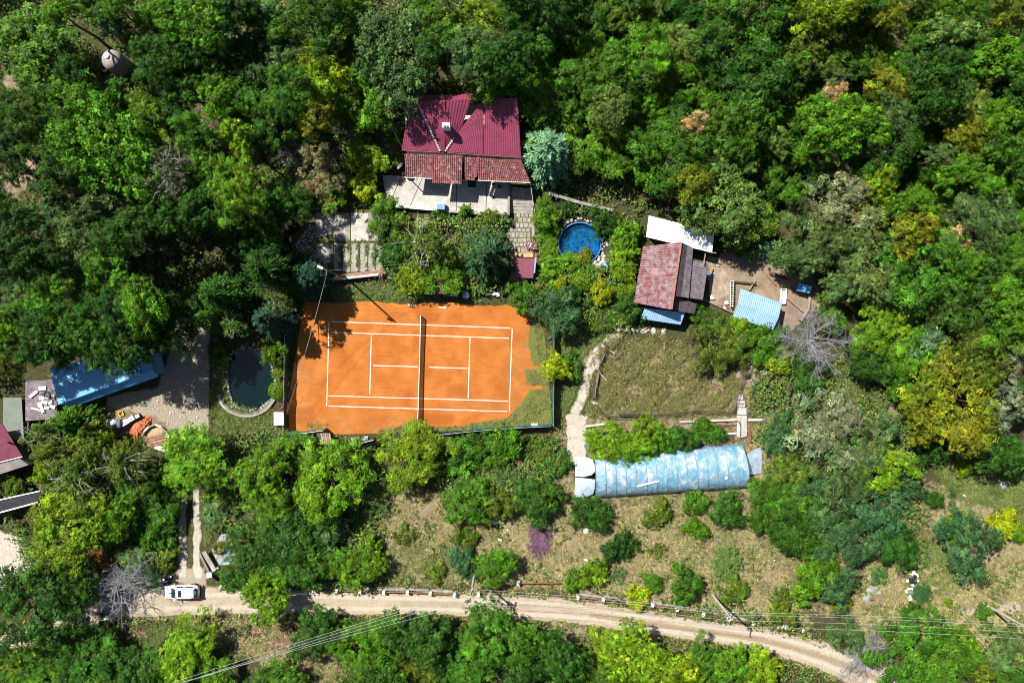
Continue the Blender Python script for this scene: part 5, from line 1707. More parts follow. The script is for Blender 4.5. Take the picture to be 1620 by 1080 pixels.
for a, b in (((236, 704), (267, 708)), ((242, 708), (266, 712)), ((240, 706), (262, 714))): MB().bar(P(*a, 0.15), P(*b, 0.2), 0.25, 0.08).build('plank', OFFWHITE, t)
t = thing('red_scrap', P(187, 690), 'small angled red metal bracket in the bushes by the cargo box', 'scrap')
MB().bar(P(183, 688, .3), P(187, 691, .3), 0.14, 0.14).bar(P(187.5, 691, .3), P(190, 685, .3), 0.14, 0.14).build('bracket', M('red_iron', (0.4, 0.06, 0.08), .6), t)
mb = MB()
for i in range(900):
    px, py = rng.uniform(240, 331), rng.uniform(520, 696)
    if px < 332 - (py - 520) * 0.55 - 30 and py < 640: continue
    if py > 650 and px < 262: continue
    s = abs(rng.gauss(0, 0.12)) + 0.08
    mb.rock(P(px, py, s * 0.1), (s, s * rng.uniform(.6, 1), s * .5), i)
tag(mb.build('gravel_stones', M('drive_stone', (0.48, 0.42, 0.34), 0.9, 0.3, 2.0)), 'loose pale stones scattered over the gravel drive', kind='stuff')

# ------------------------------------------------------------------ lower left: gate, barrier, car, motorcycle, person
t = thing('gate_wall', P(327, 888), 'dark low concrete wall slab on the right of the driveway entrance', 'wall')
MB().bar(P(318, 874, 0.5), P(333, 904, 0.5), 0.3, 1.0).build('wall', CONC_D, t)
MB().bar(P(322, 872, 0.9), P(338.5, 900, 0.9), 0.55, 0.12).build('top', CONC, t)
t = thing('gate_pillar', P(331, 909), 'white capped square gate pillar at the driveway entrance', 'gate pillar')
MB().box(P(331, 909, 0.85), (0.5, 0.5, 1.7), rz=0.1).build('shaft', CONC, t)
MB().box(P(331, 909, 1.75), (0.62, 0.62, 0.1), rz=0.1).build('cap', WHITE, t)
MB().bar(P(336, 903, 1.0), P(346, 897, 1.0), 0.25, 0.3).build('arm_wall', CONC_L, t)
t = thing('barrier_boom', P(346, 897), 'black boom barrier pole slanting over the blue grey paving', 'barrier')
MB().tube([P(346, 897, 1.0), P(367, 870, 1.05)], 0.05, 6).build('arm', BLACK, t)
MB().bar(P(366.5, 871, 1.05), P(398, 851, 1.1), 0.3, 0.25).build('counterweight', BLACK, t)
for a in ((368, 870), (394, 853.5)): MB().tube([P(*a), P(*a, 1.0)], 0.06, 6).build('stand', DARKMET, t)
pav = tag(MB().prism([tuple(p) for p in PP([(335, 868), (350, 845), (372, 842), (392, 858), (375, 888), (345, 898)])], 0, 0.06).build('blue_grey_paving', GREYSLAB), kind='structure')
t = thing('orange_tarp', P(376, 855), 'crumpled orange tarpaulin on the blue grey paving', 'tarpaulin')
mb = MB()
ring = [(360, 848), (366, 846), (374, 851), (384, 849), (392, 858), (386, 866), (376, 861), (368, 862), (362, 856)]
c = P(375, 856, 0.45)
vs = [c] + [P(*p, 0.3 + rng.uniform(-.1, .12)) for p in ring] + [P(*p, 0.08) for p in ring]
m = len(ring)
mb.add(vs, [(0, 1 + k, 1 + (k + 1) % m) for k in range(m)] + [(1 + k, 1 + m + k, 1 + m + (k + 1) % m, 1 + (k + 1) % m) for k in range(m)])
mb.build('sheet', ORANGE, t)
for n_, (a, lab) in enumerate((((345, 879), 'pale yellow dry leaf pile on the blue grey paving'),)):
    t = thing('leaf_pile', P(*a), lab, 'leaves')
    mb = MB()
    for i in range(30): mb.rock(P(a[0] + rng.gauss(0, 2.5), a[1] + rng.gauss(0, 2), 0.12), (0.2, 0.15, 0.06), i)
    mb.build('leaves', M('straw_leaf', (0.5, 0.4, 0.24), .9), t)
mb = MB().rock(P(348.5, 869, 0.3), (1.3, 0.9, 0.8), 3)
tag(mb.build('boulder', CONC_D), 'dark boulder above the blue grey paving', 'boulder')
tag(MB().rock(P(349.5, 928, 0.2), (0.6, 0.55, 0.5), 8).build('boulder', CONC_L), 'pale round stone at the road edge right of the gate pillar', 'boulder')
tag(MB().rock(P(230, 932, 0.2), (0.6, 0.55, 0.5), 9).build('boulder', CONC), 'grey stone at the road edge right of the bare tree', 'boulder')
tag(MB().bar(P(262, 900, 0.3), P(272, 862, 0.32), 0.55, 0.5).build('fallen_log', WOOD_D), 'thick dark log along the left of the driveway', 'log')
tag(MB().bar(P(212, 862, 0.3), P(245, 845, 0.5), 0.14, 0.14).build('branch', PALEBARK), 'thin pale fallen branch in the scrub left of the driveway', 'branch')


def lofted(mb, rings):
    base = len(mb.v)
    n = len(rings[0])
    for r in rings: mb.v += [Vector(p) for p in r]
    for i in range(len(rings) - 1):
        for k in range(n):
            mb.f.append((base + i * n + k, base + i * n + (k + 1) % n, base + (i + 1) * n + (k + 1) % n, base + (i + 1) * n + k))
    mb.f.append(tuple(base + k for k in range(n))[::-1])
    e = base + (len(rings) - 1) * n
    mb.f.append(tuple(e + k for k in range(n)))


def outline(x0, x1, hw, z, p=4.0, n=36):
    cx_, a = (x0 + x1) / 2, (x1 - x0) / 2
    out = []
    for k in range(n):
        th = 2 * math.pi * k / n
        c, s = math.cos(th), math.sin(th)
        out.append(Vector((cx_ + a * math.copysign(abs(c) ** (2 / p), c), hw * math.copysign(abs(s) ** (2 / p), s), z)))
    return out


# car built about its own centre, nose towards -x
car = thing('parked_car', (0, 0, 0), 'white hatchback parked across the driveway mouth on the road', 'car')
mb = MB()
lofted(mb, [outline(-2.1, 2.1, 0.8, 0.22), outline(-2.26, 2.2, 0.88, 0.42), outline(-2.28, 2.24, 0.91, 0.66), outline(-2.2, 2.22, 0.9, 0.84), outline(-1.95, 2.16, 0.86, 0.95), outline(-1.5, 2.1, 0.8, 1.0)])
body = mb.build('body', CARPAINT, car, smooth=True)
mb = MB()
lofted(mb, [outline(-1.25, 2.1, 0.79, 0.97), outline(-0.72, 1.9, 0.7, 1.32), outline(-0.42, 1.7, 0.64, 1.47), outline(-0.2, 1.45, 0.56, 1.52)])
mb.build('cabin', CARPAINT, car, smooth=True)
mb = MB().sheet((-1.2, -0.62, 1.03), (-1.2, 0.62, 1.03), (-0.58, 0.56, 1.42), (-0.58, -0.56, 1.42), ribs=0, th=0.02)
mb.v = [v + Vector((-0.06, 0, 0.05)) for v in mb.v]
mb.build('windscreen', GLASS, car)
mb = MB().sheet((2.06, -0.56, 1.05), (2.06, 0.56, 1.05), (1.72, 0.52, 1.45), (1.72, -0.52, 1.45), ribs=0, th=0.02)
mb.v = [v + Vector((0.02, 0, 0.03)) for v in mb.v]
mb.build('rear_window', GLASS, car)
for s in (-1, 1):
    for (x0, x1) in ((-0.62, 0.42), (0.5, 1.55)):
        MB().sheet((x0, s * 0.815, 1.02), (x1, s * 0.815, 1.02), (x1 - 0.12, s * 0.715, 1.36), (x0 + 0.2, s * 0.715, 1.36), ribs=0, th=0.02).build('side_window', GLASS, car)
    MB().box((-0.85, s * 0.98, 1.0), (0.14, 0.22, 0.14)).build('mirror', CARPAINT, car)
    MB().bar((-0.3, s * 0.6, 1.53), (1.5, s * 0.6, 1.52), 0.05, 0.05).build('roof_rail', GREYMET, car)
    MB().box((-2.14, s * 0.66, 0.72), (0.2, 0.34, 0.14), rz=s * 0.35).build('headlight', LENS, car)
    MB().box((2.17, s * 0.7, 0.84), (0.14, 0.24, 0.2)).build('tail_light', REDGLASS, car)
    for x in (-1.4, 1.4):
        wmb = MB().lathe((0, 0, 0), [(0.18, -0.1), (0.32, -0.1), (0.34, -0.06), (0.34, 0.06), (0.32, 0.1), (0.18, 0.1), (0.18, -0.1)], 18, caps=False)
        wmb.v = [Vector((x + v.x, s * 0.8 + v.z, 0.34 + v.y)) for v in wmb.v]
        wl = wmb.build('wheel', RUBBER, car)
        rmb = MB().lathe((0, 0, 0), [(0.2, -0.085), (0.2, 0.085), (0.06, 0.105)], 12)
        rmb.v = [Vector((x + v.x, s * (0.8 + v.z), 0.34 + v.y)) for v in rmb.v]
        rmb.build('rim', GREYMET, wl)
MB().sheet((-0.22, -0.42, 1.535), (-0.22, 0.42, 1.535), (0.22, 0.42, 1.54), (0.22, -0.42, 1.54), ribs=0, th=0.015).build('sunroof', GLASS, car)
MB().box((1.62, 0, 1.5), (0.3, 1.0, 0.04)).build('spoiler', CARPAINT, car)
MB().box((2.24, 0, 0.42), (0.1, 1.5, 0.16)).build('rear_bumper', BLACK, car)
MB().box((-2.29, 0, 0.5), (0.06, 0.9, 0.22)).build('grille', BLACK, car)
car.location = P(292, 933, 0.02)
car.rotation_euler.z = math.radians(0.6)

# motorcycle with carrier box, heading to the upper right
mo = thing('motorcycle', (0, 0, 0), 'dark motorcycle with a pale carrier box and purple bag by the car', 'motorcycle')
for x in (-0.68, 0.68):
    wmb = MB()
    pts = [Vector((x + 0.27 * math.cos(a), 0, 0.31 + 0.27 * math.sin(a))) for a in [i * math.pi / 8 for i in range(17)]]
    wmb.tube(pts, 0.055, 6, cap=False)
    wl = wmb.build('wheel', RUBBER, mo)
    MB().tube([(x, -0.06, 0.31), (x, 0.06, 0.31)], 0.1, 8).build('hub', GREYMET, wl)
MB().tube([(-0.68, 0.08, 0.31), (-0.2, 0.08, 0.55), (0.35, 0.05, 0.75), (0.52, 0, 0.9)], 0.04, 6).tube([(-0.68, -0.08, 0.31), (-0.2, -0.08, 0.55), (0.35, -0.05, 0.75)], 0.04, 6).build('frame', DARKMET, mo)
mb = MB(); lofted(mb, [outline(0.0, 0.5, 0.1, 0.72), outline(-0.05, 0.52, 0.17, 0.84), outline(0.05, 0.42, 0.1, 0.95)]); mb.build('tank', BLACK, mo, smooth=True)
mb = MB(); lofted(mb, [outline(-0.72, 0.0, 0.1, 0.74), outline(-0.74, 0.02, 0.15, 0.82), outline(-0.7, -0.02, 0.12, 0.86)]); mb.build('seat', RUBBER, mo, smooth=True)
MB().box((0.05, 0, 0.45), (0.4, 0.3, 0.36)).build('engine', GREYMET, mo)
MB().tube([(0.68, 0.06, 0.31), (0.5, 0.05, 0.95)], 0.03, 6).tube([(0.68, -0.06, 0.31), (0.5, -0.05, 0.95)], 0.03, 6).build('fork', GREYMET, mo)
MB().tube([(0.36, -0.4, 1.02), (0.5, -0.12, 1.0), (0.5, 0.12, 1.0), (0.36, 0.4, 1.02)], 0.025, 6).build('handlebar', BLACK, mo)
MB().box((0.62, 0, 0.9), (0.14, 0.2, 0.18)).build('headlight', LENS, mo)
MB().box((0.7, 0, 0.62), (0.4, 0.14, 0.04)).build('mudguard', BLACK, mo)
MB().tube([(0.0, -0.16, 0.3), (-0.7, -0.18, 0.4)], 0.05, 6).build('exhaust', GREYMET, mo)
MB().box((-0.98, 0, 0.85), (0.55, 0.55, 0.4)).build('carrier_box', OFFWHITE, mo)
MB().box((-0.4, -0.42, 0.6), (0.7, 0.35, 0.4)).build('side_bag', PURPLE, mo)
mo.location = P(268, 910, 0.0)
mo.rotation_euler.z = math.radians(14)
# person in the saddle: one skinned figure
pe = thing('person', P(267.5, 910.5), 'person in dark clothes and a white helmet sitting on the motorcycle', 'person')
rt = Matrix.Rotation(math.radians(14), 3, 'Z')
J = {'pel': (-0.2, 0, 0.92), 'sp': (-0.12, 0, 1.15), 'ch': (-0.02, 0, 1.36), 'nk': (0.02, 0, 1.5), 'hd': (0.06, 0, 1.64)}
E = [('pel', 'sp'), ('sp', 'ch'), ('ch', 'nk'), ('nk', 'hd')]
Rr = {'pel': 0.15, 'sp': 0.135, 'ch': 0.16, 'nk': 0.06, 'hd': 0.1}
for s, n in ((1, 'l'), (-1, 'r')):
    J.update({n + 'sh': (0, s * 0.2, 1.42), n + 'el': (0.16, s * 0.34, 1.2), n + 'wr': (0.36, s * 0.37, 1.08), n + 'pa': (0.41, s * 0.37, 1.06),
              n + 'hp': (-0.16, s * 0.12, 0.88), n + 'kn': (0.24, s * 0.24, 0.76), n + 'an': (0.12, s * 0.26, 0.36), n + 'to': (0.33, s * 0.27, 0.32)})
    E += [('ch', n + 'sh'), (n + 'sh', n + 'el'), (n + 'el', n + 'wr'), (n + 'wr', n + 'pa'), ('pel', n + 'hp'), (n + 'hp', n + 'kn'), (n + 'kn', n + 'an'), (n + 'an', n + 'to')]
    Rr.update({n + 'sh': 0.075, n + 'el': 0.05, n + 'wr': 0.036, n + 'pa': 0.04, n + 'hp': 0.1, n + 'kn': 0.065, n + 'an': 0.045, n + 'to': 0.04})
    for f in range(5):
        k, k2 = n + 'f%d' % f, n + 'g%d' % f
        ff = (-0.03 + f * 0.02) if f < 4 else -0.05
        J[k] = (0.45 if f < 4 else 0.41, s * 0.37 + ff, 1.055); J[k2] = (0.47 if f < 4 else 0.43, s * 0.37 + ff * 1.15, 1.02)
        E += [(n + 'pa', k), (k, k2)]; Rr[k] = 0.01; Rr[k2] = 0.008
names = list(J)
me = bpy.data.meshes.new('body')
me.from_pydata([tuple(rt @ Vector(J[k])) for k in names], [(names.index(a), names.index(b)) for a, b in E], [])
po = bpy.data.objects.new('body', me); C.objects.link(po); po.parent = pe
md = po.modifiers.new('skin', 'SKIN')
for i, k in enumerate(names): me.skin_vertices[0].data[i].radius = (Rr[k], Rr[k])
me.skin_vertices[0].data[0].use_root = True
po.modifiers.new('smooth', 'SUBSURF').levels = 1
me.materials.append(CLOTH)
mb = MB().lathe(pe.location + rt @ Vector((0.06, 0, 1.6)), [(0.1, -0.06), (0.14, 0.02), (0.135, 0.1), (0.09, 0.16), (0.02, 0.18)], 16)
mb.build('helmet', WHITE, pe, smooth=True)
t = thing('road_bundle', P(157, 976), 'yellow and black tarp bundle at the road edge under the bare tree', 'bundle')
MB().rock(P(157, 976.5, 0.2), (0.6, 0.45, 0.5), 2).build('yellow_sack', YELLOW, t)
MB().rock(P(160, 972, 0.25), (0.8, 0.6, 0.6), 4).build('black_sack', BLACK, t)
t = thing('round_basin', P(48, 885), 'round white basin on the pale sand at the lower left', 'basin')
MB().lathe(P(48, 885), [(0.3, 0), (0.5, 0.3), (0.56, 0.34), (0.5, 0.36), (0.36, 0.1)], 20).build('bowl', WHITE, t)
MB().lathe(P(48, 885), [(0.3, 0.1), (0.22, 0.42), (0.02, 0.44)], 14).build('plug', OFFWHITE, t)
tag(MB().rock(P(133, 869, 1.2), (0.7, 0.6, 0.6), 3).build('orange_ball', BRICK, None, smooth=True), 'orange ball shaped pot under the bright tree at lower left', 'pot')

# ------------------------------------------------------------------ water tank, upper left
t = thing('water_tank', P(172, 96), 'round grey water tank with a white hatch in the upper left forest', 'water tank')
MB().lathe(P(174, 93, 3.6).xy.to_3d(), [(1.32, 0), (1.32, 2.9), (1.25, 3.3), (0.95, 3.75), (0.5, 3.95), (0.08, 4.0)], 32).build('shell', M('tank_grey', (0.29, 0.28, 0.29), 0.75, 0.2, 1.2, 0.15, col2=(0.42, 0.33, 0.24), thr=(0.5, 0.66)), t, smooth=True)
MB().lathe(P(174, 93, 3.6).xy.to_3d() + Vector((-0.15, 0.15, 3.92)), [(0.3, 0), (0.3, 0.22), (0.26, 0.26), (0.02, 0.27)], 14).build('hatch', WHITE, t)
MB().tube([P(174, 93, 3.6).xy.to_3d() + Vector((1.38, -0.3, 0)), P(174, 93, 3.6).xy.to_3d() + Vector((1.38, -0.3, 2.9))], 0.05, 6).build('pipe', GREYMET, t)

# clearing left of the house
t = thing('garden_table', P(571, 193), 'small pale blue table in the shady clearing left of the house', 'table')
MB().box(P(571, 193, 0.72), (1.05, 0.6, 0.06)).build('top', PALEBLUE, t)
for dx in (-.45, .45):
    for dy in (-.24, .24): MB().box(P(571, 193, 0.35) + Vector((dx, dy, 0)), (.05, .05, .7)).build('leg', GREYMET, t)
for (px, py, c_, lab) in ((509, 216, PALEBLUE, 'pale blue bag in the dark clearing left of the house'), (514, 212, PINK, 'pink cloth in the dark clearing left of the house'), (536, 236, WHITE, 'white bucket in the dark clearing near the pale stones'), (524, 216, GREYMET, 'round grey basin in the dark clearing left of the house')):
    t = thing('bucket' if 'bucket' in lab or 'basin' in lab else 'bundle', P(px, py), lab, 'bucket' if 'bucket' in lab or 'basin' in lab else 'bundle')
    if 'bucket' in lab or 'basin' in lab: MB().lathe(P(px, py), [(0.22, 0), (0.3, 0.3), (0.26, 0.3), (0.2, 0.06)], 14).build('tub', c_, t)
    else: MB().rock(P(px, py, .15), (.6, .45, .35), int(px)).build('cloth', c_, t)
for i, (px, py, s) in enumerate(((543, 239, .6), (551, 246, .7), (556, 255, .9), (610, 222, .7), (613, 231, .9), (606, 236, .7), (616, 240, .8), (603, 227, .6))):
    tag(MB().rock(P(px, py, s * .2), (s, s * .75, s * .6), 60 + i).build('boulder', CONC_L), (
        'uppermost of three pale boulders at the edge of the dark clearing', 'middle of three pale boulders at the edge of the dark clearing', 'lowest of three pale boulders at the edge of the dark clearing',
        'uppermost tan boulder among the shrubs left of the house roof', 'largest tan boulder among the shrubs left of the house roof', 'lower left tan boulder among the shrubs left of the house roof',
        'lowest tan boulder among the shrubs left of the house roof', 'leftmost tan boulder among the shrubs left of the house roof')[i], 'boulder', 'boulders by the clearing' if i < 3 else 'boulders left of the house roof')

# ------------------------------------------------------------------ roadside rail on concrete stubs
def road_rail(name, pts, railz, label, brown=True, wall=True):
    t = thing('road_railing', P(*pts[0]), label, 'railing')
    for p in pts:
        MB().box(P(p[0], p[1] + 1.2, 0.42), (0.36, 0.5, 0.84), rz=-0.2).build('post', OFFWHITE, t)
    for i in range(len(pts) - 1):
        a, b = P(*pts[i]), P(*pts[i + 1])
        MB().tube([a + Vector((0, 0, 0.62)), b + Vector((0, 0, 0.62))], 0.085, 6).build('pipe_rail', RUST, t)
        if wall: MB().bar(a + Vector((0.2, 0.32, 0.2)), b + Vector((-0.2, 0.32, 0.2)), 0.3, 0.4).build('kerb', CONC, t)
    return t


road_rail('a', [(460, 929), (497.5, 931), (533, 931.5), (570, 932.5), (607.5, 934), (645, 934), (681, 936), (719, 938)], 0.6, 'pipe railing on concrete stubs along the road, left of the pole')
t = road_rail('b', [(820, 920), (894, 919)], 0.6, 'single span of rusty pipe railing above the road, right of the pole', wall=False)
road_rail('c', [(914, 942), (954, 946), (993, 949), (1032, 954), (1071, 961), (1112, 969), (1152, 977), (1191, 984)], 0.6, 'pipe railing on concrete stubs along the road to the right')
tag(MB().box(P(757, 939, 0.42), (0.36, 0.5, 0.84)).build('concrete_stub', OFFWHITE), 'lone white concrete stub right of the roadside pole', 'stub')
for i, (px, py, a, b) in enumerate(((1236, 990, 1.6, .5), (1243, 992, .8, .5), (1272, 998, .6, .7))):
    tag(MB().rock(P(px, py, .2), (a, b, .5), 30 + i).build('concrete_lump', OFFWHITE), ('long white concrete lump at the end of the railing', 'small white concrete lump next to the long one', 'white concrete lump farthest right on the road edge')[i], 'concrete lump')

# ------------------------------------------------------------------ power poles and wires
def power_pole(px, py, h, ang, label):
    t = thing('power_pole', P(px, py), label, 'power pole')
    b = P(px, py)
    MB().tube([b, b + Vector((0, 0, h))], [0.17, 0.11], 8).build('pole', CONC_L, t)
    d = Vector((math.cos(ang), math.sin(ang), 0))
    arms = []
    for z, L in ((h - 0.25, 0.95), (h - 0.9, 0.38)):
        MB().bar(b + d * -L + Vector((0, 0, z)), b + d * L + Vector((0, 0, z)), 0.1, 0.1).build('crossarm', DARKMET, t)
        for s in (-1, 1):
            p = b + d * L * s * 0.92 + Vector((0, 0, z + 0.05))
            MB().lathe(p, [(0.06, 0), (0.09, 0.08), (0.05, 0.16), (0.08, 0.2), (0.02, 0.26)], 8).build('insulator', LENS, t)
            arms.append(p + Vector((0, 0, 0.26)))
    return t, arms


p1, a1 = power_pole(751, 906, 9.2, math.radians(78), 'concrete power pole at the road in the lower middle')
p2, a2 = power_pole(1127, 940, 9.0, math.radians(80), 'concrete power pole leaning out over the right railing')
p3, a3 = power_pole(1563, 958, 9.0, math.radians(88), 'concrete power pole near the right edge of the photo')


def wire(a, b, sag, label, group, r=0.017, mat=WIRE, name='power_line'):
    a, b = Vector(a), Vector(b)
    pts = [a.lerp(b, i / 14) - Vector((0, 0, sag * 4 * (i / 14) * (1 - i / 14))) for i in range(15)]
    o = MB().tube(pts, r, 4).build(name, mat)
    return tag(o, label, 'power line', group)


Q4 = ['uppermost', 'second', 'third', 'lowest']
for k in range(4):
    wire(a1[k], a2[k], 0.7, Q4[k] + ' of four bare power lines between the middle pole and the railing pole', 'power lines between the middle and railing poles')
    wire(a2[k], a3[k], 0.7, Q4[k] + ' of four bare power lines from the railing pole to the right pole', 'power lines from the railing pole to the right pole')
    wire(a3[k], a3[k] + Vector((22, -0.6, 0)), 0.4, Q4[k] + ' of four bare power lines leaving the right pole past the photo edge', 'power lines right of the right pole')
    far = P(205 - k * 3, 1082 + k * 4, 8.6) + Vector((-9, -4.2, 0.0))
    wire(a1[k], far, 0.8, Q4[k] + ' of four bare power lines from the middle pole to the lower left', 'power lines to the lower left')
top = lb + Vector((0, 0, 10.6))
for i, (b, lab) in enumerate(((P(455, 650, 3.6), 'thin cable from the lamp pole down along the left court fence'), (P(690, 412, 6), 'thin cable from the lamp pole to the tree right of it'), (P(470, 600, 3.0), 'thin cable from the lamp pole to the dark windscreen fence'))):
    wire(top, b, 0.5, lab, None, 0.012, WIRE, 'cable')
wire(P(597, 158, 5.2), P(637, 235, 3.4), 0.2, 'pale cable from the satellite dish mast to the house roof', None, 0.035, OFFWHITE, 'cable')
wire(P(839, 290, 3.0), P(846, 335, 2.0), 0.1, 'pale cable hanging beside the garden steps', None, 0.03, OFFWHITE, 'cable')

# ------------------------------------------------------------------ litter and dumps in the fields
mb = MB()
dump = thing('rubbish_heap', P(1445, 925), 'white and black rubbish heap beside the dry track at lower right', 'rubbish heap')
for i in range(70):
    x, y = 1445 + rng.gauss(0, 4), rng.uniform(905, 948)
    s = rng.uniform(0.25, 0.7)
    MB().rock(P(x, y, 0.12 + rng.uniform(0, .25)), (s, s * .7, s * .4), i).build('bag', (WHITE, OFFWHITE, M('bluish_rag', (0.3, 0.33, 0.45), .8) if i == 0 else OFFWHITE, WHITE)[i % 4], dump)
for i in range(9):
    MB().rock(P(1444 + rng.gauss(0, 3), rng.uniform(911, 922), 0.4), (0.8, 0.6, 0.3), 200 + i).build('bag', BLACK, dump)
for i, (px, py, s, mt, lab) in enumerate(((782, 826, 0.8, WHITE, 'white plastic bag in the grass right of the dry field'), (790, 853, 0.45, WHITE, 'small white litter above the round blue green bush'), (803, 838, .4, OFFWHITE, 'small pale litter left of the purple bush'),
                                        (927, 839, 0.95, WHITE, 'white plastic sheet in the dry grass right of the purple bush'), (860, 831, 0.8, PALEBLUE, 'pale blue bag at the top of the purple bush'), (867, 735, 0.7, BLUEP, 'blue grey scrap in the scrub left of the greenhouse'),
                                        (926, 885, .5, WHITE, 'crumpled white paper in the dry field above the railing'), (675, 869, .35, WHITE, 'tiny white litter in the middle of the dry field'), (618, 893, .4, PALEBLUE, 'tiny pale litter in the dry field above the railing'),
                                        (1588, 767, 1.2, M('purple_white_fabric', (0.36, 0.3, 0.45), .7), 'crumpled purple and white fabric on the right lawn'), (1525, 783, .6, M('cream_rag', (.7, .66, .5), .8), 'small cream rag on the right lawn'),
                                        (760, 717, .55, WHITE, 'white litter on the shrubs below the court fence'), (1464, 704, .5, PALEBLUE, 'pale bottle at the foot of the yellow green tree'))):
    t = thing('litter', P(px, py), lab, 'litter')
    MB().rock(P(px, py, .12), (s, s * .7, .2), 400 + i).rock(P(px + 2.5, py + 1.5, .1), (s * .6, s * .5, .2), 420 + i).build('sheet', mt, t)
for i, (px, py, s) in enumerate(((1381, 914, 1.3), (1384, 926, 1.5), (1377, 933, 1.2), (1371, 945, 1.4), (1390, 937, .9))):
    tag(MB().rock(P(px, py, .1), (s, s * .7, .3), 500 + i).build('rubble_slab', GREYSLAB), 'grey rubble slab left of the dry track at lower right', 'rubble', 'grey rubble slabs by the dry track')
tag(MB().bar(P(1458, 900, .15), P(1472, 906, .2), .3, .25).build('log', WOOD), 'short grey log right of the rubbish heap', 'log')
tag(MB().bar(P(1463, 929, .1), P(1489, 929.5, .1), .16, .12).build('white_pole', OFFWHITE), 'thin white pole lying right of the rubbish heap', 'pole')

# ------------------------------------------------------------------ trees and bushes
COL = {
    'deep green': (0.02112, 0.06386, 0.006), 'dark green': (0.02728, 0.0824, 0.007), 'mid green': (0.04576, 0.1215, 0.007), 'fresh green': (0.06688, 0.1597, 0.006),
    'bright green': (0.09504, 0.1957, 0.006), 'yellow green': (0.1276, 0.206, 0.006), 'lime': (0.215, 0.27, 0.006), 'olive': (0.0748, 0.1185, 0.010), 'grey green': (0.07216, 0.1318, 0.033),
    'pale green': (0.1144, 0.1802, 0.03),
    'pale grey': (0.14, 0.168, 0.085), 'blue green': (0.03696, 0.0927, 0.03), 'turquoise': (0.105, 0.225, 0.125), 'teal': (0.022, 0.066, 0.04), 'golden': (0.122, 0.146, 0.007), 'tan': (0.34, 0.255, 0.11), 'rust brown': (0.17, 0.075, 0.03),
    'grey olive': (0.12, 0.128, 0.06),
}
COL['vivid green'] = (0.098, 0.21, 0.008)
NAME = {'broad': 'broadleaf_tree', 'mid': 'broadleaf_tree', 'shrub': 'bush', 'open': 'broadleaf_tree', 'feather': 'bush', 'spruce': 'spruce_tree', 'fir': 'fir_tree', 'birch': 'birch_tree', 'ball': 'topiary_bush', 'bare': 'bare_tree', 'wisp': 'bush'}
counter = {}


def plant(px, py, rp, kind, col, h, label, group=None, squash=1.0):
    r0 = rp / K
    if kind in ('shrub', 'ball', 'wisp') or (kind in ('mid', 'feather') and h < 3.2):
        rz = min(h * 0.62, r0 * 1.1)
        zc = h - rz * 0.85
    elif kind in ('spruce', 'fir'):
        rz = h * 0.47
        zc = h - rz
    else:
        rz = min(r0 * 0.9, h * 0.42)
        zc = h - 0.85 * rz
    zv = zc + rz * (0.45 if kind not in ('spruce', 'fir') else 0.1)
    r = r0 * (H - zv) / H
    k = counter.get(kind, 0); counter[kind] = k + 1
    meshes = CROWN[kind]
    me = meshes[k % len(meshes)]
    pos = P(px, py, zv)
    c = COL[col]
    j = math.exp(rng.gauss(0, 0.10))
    hue = rng.gauss(0, 0.07)
    c = (c[0] * j * (1 + hue), c[1] * j, c[2] * j * (1 - hue))
    nm = NAME[kind]
    woody = h >= 3.2 and kind not in ('ball', 'wisp')
    if kind == 'mid' and not woody: nm = 'bush'
    cat = {'bush': 'bush', 'topiary_bush': 'bush'}.get(nm, 'tree')
    if woody and nm == 'bush': nm, cat = 'broadleaf_tree', 'tree'
    rot = rng.uniform(0, 6.28)
    if not woody:
        o = bpy.data.objects.new(nm, me)
        C.objects.link(o)
        o.location = (pos.x, pos.y, zc)
        sx = rng.uniform(0.82, 1.15) if kind != 'ball' else 1
        o.scale = (r * sx, r / sx, rz)
        o.rotation_euler.z = rot
        o.color = (*c, 1)
        tag(o, label, cat, group)
        if kind == 'wisp': pass
        return o
    t = thing(nm, (pos.x, pos.y, 0), label, cat, group)
    cr = bpy.data.objects.new('crown' if kind != 'bare' else 'branches', me)
    C.objects.link(cr)
    cr.parent = t
    cr.location = (0, 0, zc)
    sx = rng.uniform(0.86, 1.14) if kind not in ('spruce', 'fir') else 1
    cr.scale = (r * sx, r / sx, rz)
    cr.rotation_euler.z = rot
    cr.color = (*c, 1)
    if kind == 'birch':
        b = bpy.data.objects.new('limbs', BIRCHLIMB[k % 2])
        C.objects.link(b); b.parent = t
        b.location = (0, 0, zc + rz * 0.5); b.scale = (r * 0.85, r * 0.85, rz * 0.75); b.rotation_euler.z = rot + 1
    tm = TRUNKP[0] if kind in ('birch', 'bare') else TRUNK[k % 3]
    tr = bpy.data.objects.new('trunk', tm)
    C.objects.link(tr); tr.parent = t
    zt = max(0.6, zc + rz * 0.15)
    w_ = max(r * 1.15, zt * 0.6) if kind not in ('spruce', 'fir') else zt * 0.5
    if kind in ('spruce', 'fir'): w_ = min(w_, r)
    tr.scale = (w_, w_, zt)
    tr.rotation_euler.z = rng.uniform(0, 6.28)
    return t


